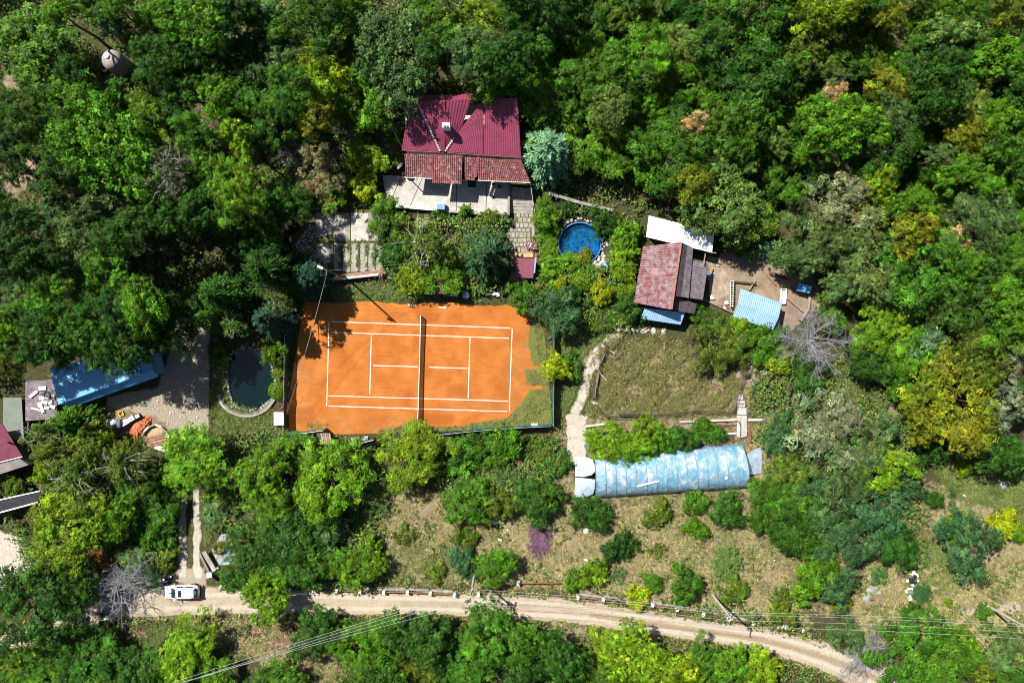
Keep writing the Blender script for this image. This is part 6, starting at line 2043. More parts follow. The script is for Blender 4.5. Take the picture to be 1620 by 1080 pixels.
# (px, py, radius px, kind, colour, height m, label)
PLANTS = [
    # along and below the court
    (645, 722, 54, 'broad', 'yellow green', 5.5, 'round yellow green tree at the bottom of the court near the net'),
    (522, 762, 64, 'broad', 'bright green', 6.5, 'wide bright green tree below the courtside bench'),
    (408, 752, 50, 'broad', 'fresh green', 6.0, 'fresh green tree below the bottom left court corner'),
    (470, 716, 34, 'mid', 'mid green', 3.6, 'leafy green tree under the bottom left teal fence'),
    (305, 735, 57, 'broad', 'bright green', 7.0, 'bright green tree at the foot of the gravel drive'),
    (100, 838, 64, 'broad', 'yellow green', 7.5, 'large yellow green tree beside the pale sand at lower left'),
    (172, 826, 40, 'broad', 'fresh green', 6.0, 'fresh green tree right of the large yellow green one at lower left'),
    (415, 944, 42, 'broad', 'bright green', 5.5, 'bright green tree overhanging the road right of the car'),
    (735, 718, 40, 'mid', 'mid green', 3.0, 'dense green shrub under the dark netting below the net'),
    (797, 708, 34, 'mid', 'fresh green', 3.0, 'fresh green shrub below the teal fence at the bottom of the court'),
    (780, 742, 36, 'feather', 'grey green', 2.6, 'grey green feathery shrub below the court'),
    (735, 790, 42, 'mid', 'mid green', 3.6, 'mid green tree left of the olive shrub below the court'),
    (785, 800, 34, 'mid', 'olive', 3.0, 'olive shrub at the upper edge of the dry field'),
    (850, 790, 40, 'mid', 'dark green', 3.4, 'dark green round tree left of the greenhouse flap'),
    (850, 708, 26, 'shrub', 'olive', 1.8, 'small olive shrub in the dry scrub at the court corner'),
    (880, 735, 24, 'shrub', 'mid green', 1.6, 'small green shrub next to the pale sandy path'),
    (595, 800, 28, 'feather', 'grey green', 2.2, 'grey shrub in the shade right of the wide bright green tree'),
    (458, 842, 50, 'mid', 'dark green', 4.6, 'dark green tree in the clump above the road, uppermost'),
    (420, 800, 38, 'broad', 'fresh green', 5.5, 'fresh green crown below the tree at the court corner'),
    (398, 868, 42, 'mid', 'dark green', 4.6, 'dark green tree right of the orange tarpaulin'),
    (432, 905, 36, 'mid', 'mid green', 4.0, 'mid green tree just above the bright tree on the road'),
    (470, 890, 40, 'mid', 'dark green', 4.4, 'dark green tree in the middle of the clump above the railing'),
    (520, 835, 34, 'mid', 'grey green', 3.4, 'grey green tree at the left end of the dry field'),
    (508, 895, 36, 'mid', 'mid green', 3.6, 'mid green tree above the left end of the railing'),
    (545, 900, 32, 'mid', 'fresh green', 3.4, 'fresh green tree above the left part of the railing'),
    (582, 890, 30, 'mid', 'fresh green', 3.2, 'rightmost fresh green tree of the clump above the railing'),
    (580, 868, 22, 'shrub', 'yellow green', 2.0, 'small yellow green shrub on the left of the dry field'),
    (375, 920, 30, 'mid', 'dark green', 3.6, 'dark green tree right of the white capped gate pillar'),
    (550, 812, 24, 'shrub', 'dark green', 1.8, 'small dark shrub between the wide bright tree and the dry field'),
    (732, 888, 27, 'mid', 'blue green', 2.2, 'blue green round shrub left of the middle power pole'),
    (785, 898, 34, 'mid', 'fresh green', 3.4, 'fresh green tree right of the middle power pole'),
    (690, 905, 18, 'shrub', 'olive', 1.2, 'low olive shrub above the railing left of the middle pole'),
    (640, 845, 20, 'wisp', 'olive', 1.0, 'wispy olive weed in the middle of the dry field'),
    (735, 850, 20, 'shrub', 'olive', 1.4, 'small olive shrub above the blue green round shrub'),
    (980, 868, 28, 'mid', 'deep green', 2.4, 'dense deep green round bush alone in the dry field'),
    (1088, 928, 29, 'mid', 'mid green', 2.8, 'mid green bush above the railing left of the leaning pole'),
    (1150, 890, 30, 'feather', 'grey green', 2.2, 'grey green bush with spreading stems above the leaning pole'),
    (1038, 815, 24, 'shrub', 'olive', 1.9, 'olive bush under the middle of the greenhouse'),
    (1100, 838, 20, 'shrub', 'fresh green', 1.9, 'fresh green small bush right of the dry patch under the greenhouse'),
    (1152, 808, 30, 'mid', 'dark green', 2.6, 'dark green bush under the right half of the greenhouse'),
    (936, 810, 32, 'mid', 'dark green', 2.8, 'dark green bush under the left greenhouse flap'),
    (1102, 794, 22, 'shrub', 'mid green', 1.9, 'mid green bush touching the greenhouse base'),
    (938, 908, 24, 'shrub', 'yellow green', 2.0, 'yellow green bush above the right railing'),
    (908, 918, 20, 'shrub', 'fresh green', 1.8, 'fresh green bush next to the single span of railing'),
    (1030, 922, 18, 'shrub', 'mid green', 1.5, 'small green bush above the lime shrub on the railing'),
    (1010, 946, 21, 'shrub', 'lime', 1.9, 'lime yellow shrub growing over the right railing'),
    (1068, 897, 8, 'shrub', 'bright green', 0.8, 'tiny bright green shrub above the mid green bush by the railing'),
    (1040, 872, 15, 'wisp', 'olive', 0.8, 'wispy olive weed right of the dense round bush'),
    (1160, 935, 26, 'shrub', 'olive', 1.6, 'low olive bush beside the leaning power pole'),
    (978, 912, 16, 'wisp', 'grey green', 0.8, 'wispy grey weed above the right railing'),
    # hedge above the greenhouse
    (962, 694, 34, 'mid', 'bright green', 2.8, 'bright leafy hedge bush at the left end above the greenhouse'),
    (990, 712, 30, 'mid', 'fresh green', 2.6, 'fresh green hedge bush hanging over the greenhouse film'),
    (1018, 690, 32, 'mid', 'bright green', 2.8, 'bright hedge bush in the middle above the greenhouse'),
    (1042, 700, 28, 'mid', 'fresh green', 2.6, 'fresh green hedge bush right of the bright ones over the greenhouse'),
    (1078, 696, 26, 'mid', 'dark green', 2.4, 'dark green hedge bush above the greenhouse centre'),
    (1118, 684, 26, 'shrub', 'mid green', 1.9, 'mid green bush under the long pale beam'),
    # court right side, lawn, net garden
    (880, 581, 25, 'mid', 'lime', 3.4, 'lime yellow tree standing at the right court fence'),
    (900, 580, 24, 'shrub', 'dark green', 1.8, 'dark shrub in the shade of the lime tree by the court'),
    (1134, 542, 50, 'open', 'olive', 3.4, 'dark olive feathery bush at the top of the weedy plot'),
    (1120, 512, 30, 'mid', 'dark green', 2.8, 'dark bush behind the olive feathery bush below the barn'),
    (1205, 540, 36, 'mid', 'fresh green', 2.8, 'fresh green bush under the poultry shelter roof'),
    (1172, 515, 28, 'mid', 'bright green', 2.4, 'bright green bush at the left foot of the poultry shelter'),
    (1232, 566, 26, 'shrub', 'yellow green', 2.0, 'yellow green bush left of the bare grey tree'),
    (1290, 540, 52, 'bare', 'pale grey', 5.5, 'large bare grey tree below the poultry yard'),
    (1280, 588, 34, 'mid', 'dark green', 2.6, 'dark green bush under the bare grey tree'),
    (1236, 690, 34, 'open', 'blue green', 2.6, 'dark blue green bush right of the greenhouse end'),
    (1318, 678, 62, 'open', 'pale grey', 5.0, 'large silvery grey green tree right of the walkway'),
    (1390, 690, 46, 'open', 'grey green', 5.0, 'grey green tree on the right of the silvery tree'),
    (1402, 738, 48, 'open', 'yellow green', 4.6, 'yellow green feathery tree on the lower right of the silvery tree'),
    (1345, 735, 44, 'open', 'grey green', 4.6, 'grey green crown below the silvery tree'),
    (1255, 745, 32, 'mid', 'olive', 3.2, 'olive tree at the right end of the greenhouse'),
    (1215, 785, 34, 'mid', 'mid green', 3.2, 'mid green bush right below the greenhouse end'),
    (1262, 790, 38, 'mid', 'mid green', 3.6, 'mid green tree below the olive one at the greenhouse end'),
    (1320, 800, 60, 'open', 'blue green', 4.2, 'big blue green bush in the thicket right of the greenhouse'),
    (1395, 806, 54, 'open', 'blue green', 4.0, 'big blue green bush at the right of the thicket'),
    (1262, 845, 42, 'mid', 'dark green', 4.0, 'dark green tree at the left edge of the thicket'),
    (1340, 862, 46, 'open', 'blue green', 4.0, 'blue green tree at the bottom middle of the thicket'),
    (1210, 826, 26, 'mid', 'mid green', 2.8, 'mid green bush in the dry field close to the thicket'),
    (1425, 865, 38, 'mid', 'dark green', 3.6, 'dark green tree above the dry track at lower right'),
    (1298, 898, 38, 'mid', 'fresh green', 3.6, 'light fresh green tree in the lower left of the thicket'),
    (1332, 928, 34, 'mid', 'blue green', 3.4, 'blue green tree beside the grey rubble slabs'),
    (1280, 935, 26, 'mid', 'fresh green', 2.8, 'fresh green bush under the light tree of the thicket'),
    (1240, 960, 28, 'shrub', 'olive', 1.8, 'olive bush where the power lines cross right of the leaning pole'),
    (1332, 951, 17, 'shrub', 'lime', 1.4, 'small lime bush under the power lines'),
    (1440, 770, 26, 'mid', 'blue green', 2.6, 'blue green bush at the left edge of the right lawn'),
    (1478, 706, 30, 'mid', 'dark green', 3.0, 'dark bush in the shade of the golden tree'),
    (1525, 742, 14, 'shrub', 'yellow green', 1.4, 'small yellow green bush at the top of the right lawn'),
    (1480, 790, 16, 'shrub', 'dark green', 1.3, 'small dark bush on the left side of the right lawn'),
    (1540, 866, 58, 'open', 'blue green', 5.0, 'large blue green bush at the bottom of the right lawn'),
    (1514, 832, 26, 'shrub', 'bright green', 2.0, 'bright green bush touching the large blue green bush'),
    (1590, 836, 30, 'shrub', 'lime', 2.0, 'lime bush at the right edge beside the large blue green bush'),
    (1612, 842, 18, 'shrub', 'bright green', 1.6, 'bright green bush cut by the right edge of the photo'),
    (1460, 940, 20, 'feather', 'blue green', 1.5, 'small blue green bush at the foot of the rubbish heap'),
    (1392, 912, 15, 'shrub', 'grey green', 1.1, 'small grey green bush among the rubble slabs'),
    (1558, 966, 15, 'shrub', 'mid green', 1.3, 'small green bush at the foot of the right power pole'),
    (1560, 992, 16, 'wisp', 'mid green', 0.7, 'low green weed below the right power pole'),
    (1500, 953, 8, 'shrub', 'bright green', 0.6, 'tiny bright weed under the power lines at lower right'),
    (1477, 964, 8, 'shrub', 'fresh green', 0.6, 'tiny green weed right of the dry track'),
    (1450, 965, 14, 'shrub', 'dark green', 1.0, 'small dark weed below the rubbish heap'),
    (1450, 1035, 70, 'open', 'mid green', 5.0, 'big feathery green tree at the lower right by the road end'),
    (1500, 1050, 50, 'mid', 'mid green', 4.2, 'mid green tree right of the big feathery one by the road end'),
    (1530, 1020, 28, 'mid', 'bright green', 3.0, 'bright green bush above the mid green tree at lower right'),
    (1375, 1040, 40, 'bare', 'pale grey', 3.6, 'grey leafless bush standing at the end of the road'),
    (1340, 1005, 32, 'open', 'grey green', 3.4, 'thin grey green bush above the leafless bush at the road end'),
    (1592, 1030, 36, 'mid', 'grey green', 3.4, 'grey green bush in the lower right corner'),
    (1555, 1062, 26, 'mid', 'golden', 2.8, 'golden yellow bush at the bottom right'),
    (1605, 1075, 26, 'mid', 'mid green', 3.0, 'mid green bush in the very bottom right corner'),
    # right forest edge
    (1522, 632, 82, 'broad', 'golden', 8.0, 'huge golden olive tree above the right lawn'),
    (1470, 650, 46, 'broad', 'golden', 7.0, 'golden olive tree on the left side of the huge golden one'),
    (1545, 570, 54, 'broad', 'olive', 8.0, 'olive tree just above the huge golden tree'),
    (1604, 648, 44, 'open', 'pale grey', 7.0, 'silvery tree at the right edge beside the huge golden tree'),
    (1612, 575, 38, 'open', 'pale grey', 7.5, 'silvery tree at the right edge above the other silvery one'),
    (1450, 572, 48, 'broad', 'fresh green', 6.5, 'fresh green tree left of the huge golden tree'),
    (1470, 545, 34, 'mid', 'turquoise', 6.0, 'pale blue green tree above the fresh green one'),
    (1385, 572, 38, 'mid', 'dark green', 4.5, 'dark green tree right of the bare grey tree'),
    (1418, 600, 30, 'mid', 'mid green', 4.0, 'mid green tree below the dark one right of the bare tree'),
    (1595, 720, 38, 'broad', 'dark green', 6.0, 'dark tree at the right edge over the shaded lawn'),
    (1150, 308, 72, 'broad', 'pale green', 9.0, 'big pale green tree hanging over the white roof'),
    (1112, 335, 36, 'mid', 'pale green', 6.0, 'pale green tree touching the white roof'),
    (1190, 352, 44, 'mid', 'olive', 6.0, 'olive tree right of the white roof'),
    (1286, 372, 60, 'broad', 'grey green', 8.0, 'grey green tree above the poultry yard'),
    (1338, 318, 54, 'open', 'pale grey', 8.5, 'silvery brown topped tree above the grey green tree'),
    (1386, 412, 62, 'broad', 'grey green', 8.0, 'grey green tree right of the poultry yard'),
    (1345, 450, 36, 'mid', 'grey green', 6.0, 'grey green tree at the poultry yard corner'),
    (1262, 410, 36, 'mid', 'grey green', 5.5, 'grey green tree at the top of the poultry yard'),
    (1207, 391, 17, 'fir', 'turquoise', 2.6, 'small turquoise conifer at the top of the poultry yard'),
    (1170, 385, 26, 'mid', 'dark green', 3.0, 'dark shaded bush right of the white roof'),
    (1420, 500, 52, 'broad', 'bright green', 6.0, 'bright green tree below the grey green tree on the right'),
    (1470, 480, 38, 'mid', 'olive', 5.5, 'olive tree right of the bright green one'),
    (1395, 535, 38, 'mid', 'fresh green', 5.0, 'fresh green tree above the dark tree by the bare one'),
    (1560, 480, 66, 'broad', 'dark green', 8.0, 'dark green tree in the right forest above the olive tree'),
    (1318, 500, 28, 'mid', 'mid green', 3.4, 'mid green bush above the bare grey tree'),
    # pool garden
    (870, 366, 22, 'feather', 'vivid green', 2.6, 'bright feathery bush left of the round pool, upper'),
    (868, 395, 21, 'feather', 'vivid green', 2.6, 'bright feathery bush left of the round pool, lower'),
    (862, 338, 24, 'mid', 'fresh green', 3.2, 'fresh green tree at the top left of the round pool'),
    (905, 420, 22, 'shrub', 'vivid green', 1.8, 'bright green bush growing over the pool rim'),
    (878, 424, 24, 'mid', 'vivid green', 2.2, 'bright feathery bush below left of the round pool'),
    (928, 430, 22, 'feather', 'fresh green', 2.0, 'fresh feathery bush just below the round pool'),
    (925, 408, 16, 'shrub', 'golden', 1.4, 'golden bush leaning over the pool water'),
    (990, 372, 26, 'mid', 'vivid green', 2.8, 'bright feathery bush right of the round pool, upper'),
    (988, 398, 26, 'mid', 'vivid green', 2.6, 'bright feathery bush right of the round pool, middle'),
    (984, 424, 22, 'mid', 'yellow green', 2.4, 'yellow green bush right of the round pool, lowest'),
    (884, 446, 14, 'ball', 'lime', 1.7, 'clipped lime ball bush left of the yellow bush'),
    (920, 446, 18, 'ball', 'bright green', 1.9, 'clipped green ball bush in the middle of the pool garden'),
    (950, 462, 19, 'mid', 'lime', 3.0, 'yellow leaved bush in the middle of the pool garden'),
    (984, 461, 14, 'ball', 'yellow green', 1.7, 'clipped yellow green ball bush near the barn, left of the pair'),
    (1001, 458, 12, 'ball', 'yellow green', 1.7, 'clipped yellow green ball bush near the barn, right of the pair'),
    (992, 474, 8, 'ball', 'bright green', 1.1, 'smallest clipped ball bush under the pair near the barn'),
    (862, 450, 16, 'shrub', 'olive', 1.6, 'olive shrub right of the maroon shed'),
    (905, 466, 20, 'mid', 'dark green', 2.6, 'dark bush under the clipped green ball'),
    (880, 492, 40, 'mid', 'blue green', 4.4, 'blue green tree at the top right court corner'),
    (940, 508, 24, 'feather', 'olive', 2.0, 'olive conifer bush below the yellow leaved bush'),
    (965, 502, 22, 'feather', 'mid green', 2.0, 'green conifer bush below the yellow leaved bush'),
    (994, 506, 14, 'feather', 'yellow green', 1.5, 'small yellow green conifer above the stepping stones'),
    (940, 485, 18, 'shrub', 'mid green', 1.6, 'mid green shrub under the yellow leaved bush'),
    (1000, 485, 24, 'mid', 'dark green', 2.8, 'dark bush at the left wall of the barn'),
    (825, 468, 26, 'mid', 'mid green', 3.4, 'mid green tree at the top of the court below the maroon shed'),
    (850, 478, 18, 'shrub', 'fresh green', 2.0, 'fresh green shrub at the top right of the court'),
    (900, 324, 18, 'shrub', 'deep green', 1.4, 'dark shaded bush behind the round pool'),
    (955, 350, 26, 'mid', 'deep green', 2.8, 'deep green shaded bush at the upper right of the pool'),
    (1005, 365, 16, 'shrub', 'olive', 1.8, 'olive shrub between the pool garden and the white roof'),
    # around the house
    (866, 236, 53, 'fir', 'turquoise', 9.0, 'big turquoise fir at the right end of the house'),
    (770, 400, 55, 'spruce', 'blue green', 9.0, 'dark blue green spruce below the terrace'),
    (666, 382, 50, 'birch', 'olive', 7.5, 'olive birch with pale limbs below the terrace'),
    (655, 432, 30, 'mid', 'yellow green', 3.6, 'yellow green tree at the top edge of the court'),
    (692, 436, 38, 'mid', 'fresh green', 3.8, 'fresh green tree over the maroon court shelter'),
    (622, 402, 26, 'mid', 'dark green', 3.6, 'dark green tree at the right of the slab yard'),
    (610, 345, 33, 'mid', 'mid green', 4.0, 'mid green tree at the left end of the terrace'),
    (577, 292, 26, 'mid', 'lime', 3.8, 'lime yellow tree left of the terrace'),
    (578, 245, 34, 'mid', 'bright green', 4.2, 'bright green tree left of the house'),
    (620, 250, 15, 'shrub', 'yellow green', 2.0, 'yellow green shrub against the left house wall'),
    (625, 215, 15, 'shrub', 'bright green', 2.2, 'bright shrub at the upper left of the house wall'),
    (600, 180, 18, 'shrub', 'yellow green', 2.4, 'yellow green shrub under the satellite dish mast'),
    (735, 333, 17, 'spruce', 'fresh green', 2.6, 'fresh green palm like bush at the terrace front'),
    (775, 344, 16, 'shrub', 'olive', 1.8, 'olive shrub along the terrace front, right'),
    (690, 344, 14, 'shrub', 'dark green', 1.4, 'dark shrub under the terrace front, left'),
    (800, 345, 10, 'shrub', 'grey green', 1.4, 'small grey green shrub at the terrace corner'),
    (490, 272, 55, 'open', 'grey olive', 5.0, 'grey olive scrubby tree left of the lime tree'),
    (462, 240, 26, 'bare', 'pale grey', 4.0, 'grey twiggy bare bush above the scrubby tree'),
    (520, 300, 34, 'mid', 'fresh green', 4.0, 'fresh green tree between the scrubby tree and the lime tree'),
    (450, 318, 40, 'broad', 'dark green', 6.0, 'dark green tree above the slab yard on the left'),
    (500, 165, 46, 'open', 'golden', 6.5, 'golden olive tree in front of the shady clearing'),
    (482, 205, 24, 'mid', 'mid green', 4.0, 'mid green tree beside the shady clearing'),
    (545, 178, 20, 'shrub', 'yellow green', 2.6, 'yellow green shrub right of the golden olive tree'),
    # conifers left of the court
    (345, 465, 54, 'spruce', 'dark green', 12.0, 'wide green spruce between the gravel drive and the court'),
    (425, 428, 66, 'spruce', 'deep green', 14.0, 'tall dark green spruce at the left of the slab yard'),
    (432, 470, 24, 'birch', 'olive', 10.0, 'olive birch with white limbs between the conifers'),
    (488, 440, 38, 'fir', 'teal', 8.0, 'teal blue spruce at the corner of the slab yard'),
    (424, 506, 34, 'fir', 'teal', 9.0, 'teal blue spruce above the pond'),
    (366, 514, 26, 'birch', 'mid green', 7.0, 'green birch with white limbs above the pond'),
    (332, 500, 36, 'spruce', 'mid green', 8.5, 'smaller green spruce at the edge of the gravel drive'),
    (405, 395, 44, 'broad', 'deep green', 8.0, 'deep green tree behind the tall spruce'),
    (432, 560, 22, 'mid', 'fresh green', 3.0, 'fresh green bush on the right bank of the pond'),
    (437, 590, 12, 'feather', 'yellow green', 2.2, 'yellow green plume bush at the right pond bank'),
    (437, 618, 15, 'ball', 'bright green', 1.6, 'bright round bush at the lower right of the pond'),
    (346, 560, 16, 'shrub', 'fresh green', 1.6, 'fresh green bush at the upper left of the pond'),
    (225, 522, 36, 'spruce', 'olive', 7.0, 'olive spruce beyond the right end of the blue roof'),
    (235, 545, 20, 'spruce', 'grey green', 5.5, 'grey green spruce tip over the blue roof corner'),
    (52, 530, 46, 'broad', 'dark green', 13.0, 'tall dark tree shading the left part of the blue roof'),
    (160, 492, 44, 'broad', 'dark green', 13.0, 'tall dark tree above the right end of the blue roof'),
    (255, 268, 50, 'birch', 'grey olive', 14.0, 'tall pale limbed birch in the dark middle of the left wood'),
    (330, 322, 48, 'broad', 'dark green', 13.0, 'tall dark tree right of the pale limbed birch'),
    (245, 335, 48, 'broad', 'dark green', 13.0, 'tall dark tree just below the pale limbed birch'),
    (180, 375, 46, 'broad', 'dark green', 12.0, 'tall dark tree at the left of the dark hollow'),
    (748, 80, 44, 'broad', 'grey green', 13.0, 'tall grey green tree leaning over the crimson roof from behind'),
    (800, 88, 46, 'broad', 'dark green', 15.0, 'tall dark tree behind the right half of the crimson roof'),
    (104, 510, 42, 'broad', 'mid green', 13.0, 'tall mid green tree shading the right part of the blue roof'),
    (4, 562, 40, 'broad', 'olive', 12.0, 'olive tree above the flat grey green roof'),
    # junk yard birches
    (62, 690, 38, 'birch', 'olive', 8.0, 'sprawling birch with white limbs beside the maroon roof'),
    (110, 668, 46, 'spruce', 'mid green', 8.5, 'green spruce under the blue roof'),
    (108, 715, 50, 'broad', 'olive', 7.0, 'olive tree in the middle of the lower left birches'),
    (152, 688, 26, 'mid', 'yellow green', 4.0, 'yellow green tree left of the cargo box'),
    (190, 738, 48, 'birch', 'olive', 8.0, 'olive birch with white limbs below the brick heap'),
    (108, 755, 50, 'birch', 'olive', 7.0, 'olive birch with white limbs above the large yellow green tree'),
    (235, 745, 34, 'mid', 'dark green', 4.5, 'dark green tree left of the bright tree at the drive'),
    (70, 740, 28, 'mid', 'yellow green', 5.0, 'yellow green tree right of the maroon roof edge'),
    (20, 770, 20, 'mid', 'olive', 2.4, 'olive bush below the maroon roof'),
    # below the road
    (500, 1002, 46, 'broad', 'dark green', 5.0, 'dark green tree below the road where the power lines cross it'),
    (292, 1024, 50, 'broad', 'bright green', 4.5, 'bright green tree below the road under the car'),
    (250, 1050, 34, 'mid', 'mid green', 3.4, 'mid green tree left of the bright one below the road'),
    (440, 1074, 36, 'mid', 'mid green', 3.6, 'mid green tree at the bottom edge below the brown bank'),
    (195, 1060, 24, 'shrub', 'lime', 1.8, 'lime shrub at the bottom edge below the road'),
    (340, 1070, 34, 'mid', 'fresh green', 3.4, 'fresh green tree under the lower left power lines'),
    # lower left
    (38, 968, 78, 'broad', 'dark green', 8.0, 'large dark tree hanging over the left end of the road'),
    (110, 925, 42, 'broad', 'dark green', 6.5, 'dark green tree above the left end of the road'),
    (172, 935, 54, 'bare', 'pale grey', 5.5, 'bare grey tree on the road edge left of the car'),
    (236, 918, 23, 'feather', 'blue green', 2.6, 'blue green conifer bush behind the motorcycle'),
    (205, 880, 34, 'mid', 'grey green', 2.6, 'grey green scrub bush above the bare tree'),
    (250, 880, 26, 'shrub', 'olive', 1.8, 'olive shrub left of the driveway log'),
    (160, 880, 26, 'shrub', 'rust brown', 1.8, 'rusty brown shrub above the bare tree'),
    (225, 840, 30, 'mid', 'mid green', 2.8, 'mid green bush at the top left of the driveway'),
    (335, 815, 22, 'shrub', 'grey green', 1.4, 'grey green shrub at the upper right of the driveway'),
    (352, 905, 12, 'ball', 'olive', 1.0, 'mossy low bush next to the gate pillar'),
    (345, 866, 11, 'shrub', 'golden', 1.0, 'golden low bush at the corner of the blue grey paving'),
]
for p in PLANTS:
    plant(*p)
pb = bpy.data.objects.new('purple_bush', PURPLETWIG); C.objects.link(pb)
pb.location = P(852, 852, 0.5); pb.scale = (1.5, 2.3, 0.8)
tag(pb, 'purple twiggy bush sprawling in the dry field', 'bush')

# ------------------------------------------------------------------ woods: individual trees, spaced by hand-set densities
FOREST = [
    ('upper left wood', [(-40, -40), (880, -40), (850, 60), (835, 145), (640, 148), (565, 150), (470, 120), (440, 190), (420, 260), (385, 380), (330, 440), (300, 495), (255, 540), (60, 560), (-40, 560)], 33, (23, 58),
     [('mid green', 30), ('fresh green', 20), ('dark green', 26), ('grey green', 6), ('yellow green', 5), ('deep green', 14), ('blue green', 4), ('bright green', 6)], (8, 17)),
    ('right wood', [(850, -40), (1660, -40), (1660, 700), (1590, 560), (1480, 450), (1440, 400), (1300, 300), (1180, 300), (1060, 320), (1010, 335), (960, 322), (870, 290), (840, 160)], 29, (20, 52),
     [('mid green', 26), ('fresh green', 26), ('dark green', 14), ('yellow green', 5), ('olive', 9), ('grey green', 9), ('pale green', 8), ('golden', 4), ('tan', 4)], (5, 13)),
    ('roadside wood', [(560, 1002), (600, 1002), (700, 1005), (800, 1010), (900, 1022), (1050, 1040), (1180, 1056), (1300, 1095), (1330, 1120), (560, 1120)], 31, (24, 44),
     [('mid green', 26), ('fresh green', 24), ('dark green', 14), ('yellow green', 14), ('olive', 16), ('grey green', 12)], (4, 7)),
    ('lower left scrub', [(-40, 1045), (60, 1040), (130, 1030), (200, 1040), (260, 1050), (300, 1120), (-40, 1120)], 30, (22, 38),
     [('mid green', 26), ('fresh green', 20), ('yellow green', 16), ('grey green', 12), ('dark green', 14)], (2.5, 4.5)),
    ('driveway scrub', [(180, 770), (255, 770), (250, 820), (190, 840)], 26, (18, 28), [('mid green', 20), ('dark green', 20), ('grey green', 10)], (2.4, 4)),
]
taken = [(668, 138, 34), (700, 120, 24), (640, 165, 24)] + [(p[0], p[1], p[2] * 0.72) for p in PLANTS if p[5] > 2.2] + [(172, 96, 48), (132, 62, 36), (150, 80, 30), (30, 280, 34), (55, 200, 20), (340, 190, 16), (400, 250, 16), (540, 215, 30), (290, 420, 60), (350, 400, 40), (250, 440, 34), (1030, 318, 34), (985, 318, 30), (1075, 322, 26), (905, 300, 30), (950, 312, 26), (560, 195, 26), (1555, 405, 12)]
WORD = {'broad': 'tree', 'mid': 'tree', 'open': 'thin tree', 'shrub': 'bush'}
fill = []
for rn, poly, gap, (r0, r1), cols, (h0, h1) in FOREST:
    xs, ys = [p[0] for p in poly], [p[1] for p in poly]
    mine = []
    for tries in range(5000):
        x, y = rng.uniform(min(xs), max(xs)), rng.uniform(min(ys), max(ys))
        if not inside(np.array([x]), np.array([y]), poly)[0]: continue
        rp = rng.uniform(r0, r1) if rng.random() < 0.8 else rng.uniform(r0 * 0.7, r0)
        if any((x - a) ** 2 + (y - b) ** 2 < (c + rp * 0.5) ** 2 for a, b, c in taken): continue
        if any((x - m[0]) ** 2 + (y - m[1]) ** 2 < ((m[2] + rp) * 0.83) ** 2 for m in mine): continue
        tot = sum(c[1] for c in cols); u = rng.uniform(0, tot)
        for cn, wt in cols:
            u -= wt
            if u <= 0: break
        if cn in ('tan', 'golden'): rp = min(rp, 15 if cn != 'golden' else 26)
        mine.append((x, y, rp, cn))
    fill.append((rn, mine, (h0, h1)))
ORD = ['first', 'second', 'third', 'fourth', 'fifth', 'sixth', 'seventh', 'eighth', 'ninth', 'tenth', 'eleventh', 'twelfth', 'thirteenth', 'fourteenth', 'fifteenth', 'sixteenth', 'seventeenth', 'eighteenth', 'nineteenth', 'twentieth', 'twenty first', 'twenty second', 'twenty third', 'twenty fourth', 'twenty fifth']
for rn, mine, (h0, h1) in fill:
    ins = [m for m in mine if -25 < m[0] < 1645 and -25 < m[1] < 1105]
    mine = ins
    mine.sort(key=lambda m: m[1])
    n = len(mine)
    y0 = min(m[1] for m in mine)
    rows = {}
    poly = [f[1] for f in FOREST if f[0] == rn][0]
    for m in mine: rows.setdefault(int((m[1] - y0) // 62), []).append(m)
    for q in PLANTS:      # the trees placed by hand count in their row too
        if q[5] > 3 and inside(np.array([q[0]]), np.array([q[1]]), poly)[0] and int((q[1] - y0) // 62) in rows:
            rows[int((q[1] - y0) // 62)].append((q[0], q[1], q[2], None))
    for ri, key in enumerate(sorted(rows)):
        for ci, (x, y, rp, cn) in enumerate(sorted(rows[key], key=lambda m: m[0])):
            if cn is None: continue
            size = 'small' if rp < 24 else ('large' if rp > 37 else 'medium')
            h = rng.uniform(h0, h1) * (0.55 + 0.45 * min(1, rp / 38))
            if rp > 33: kind = 'broad'
            elif h < 3.2: kind = 'mid'
            elif cn in ('grey green',) and rng.random() < .5: kind = 'open'
            else: kind = 'mid' if rp < 28 or rng.random() < 0.5 else 'broad'
            lab = '%s %s %s, %s from left in %s row of the %s' % (size, cn, WORD[kind] if h >= 3.2 else 'bush', ORD[min(ci, 24)], ORD[ri], rn)
            plant(x, y, rp * 1.5, kind, cn, h, lab, 'trees of the ' + rn)

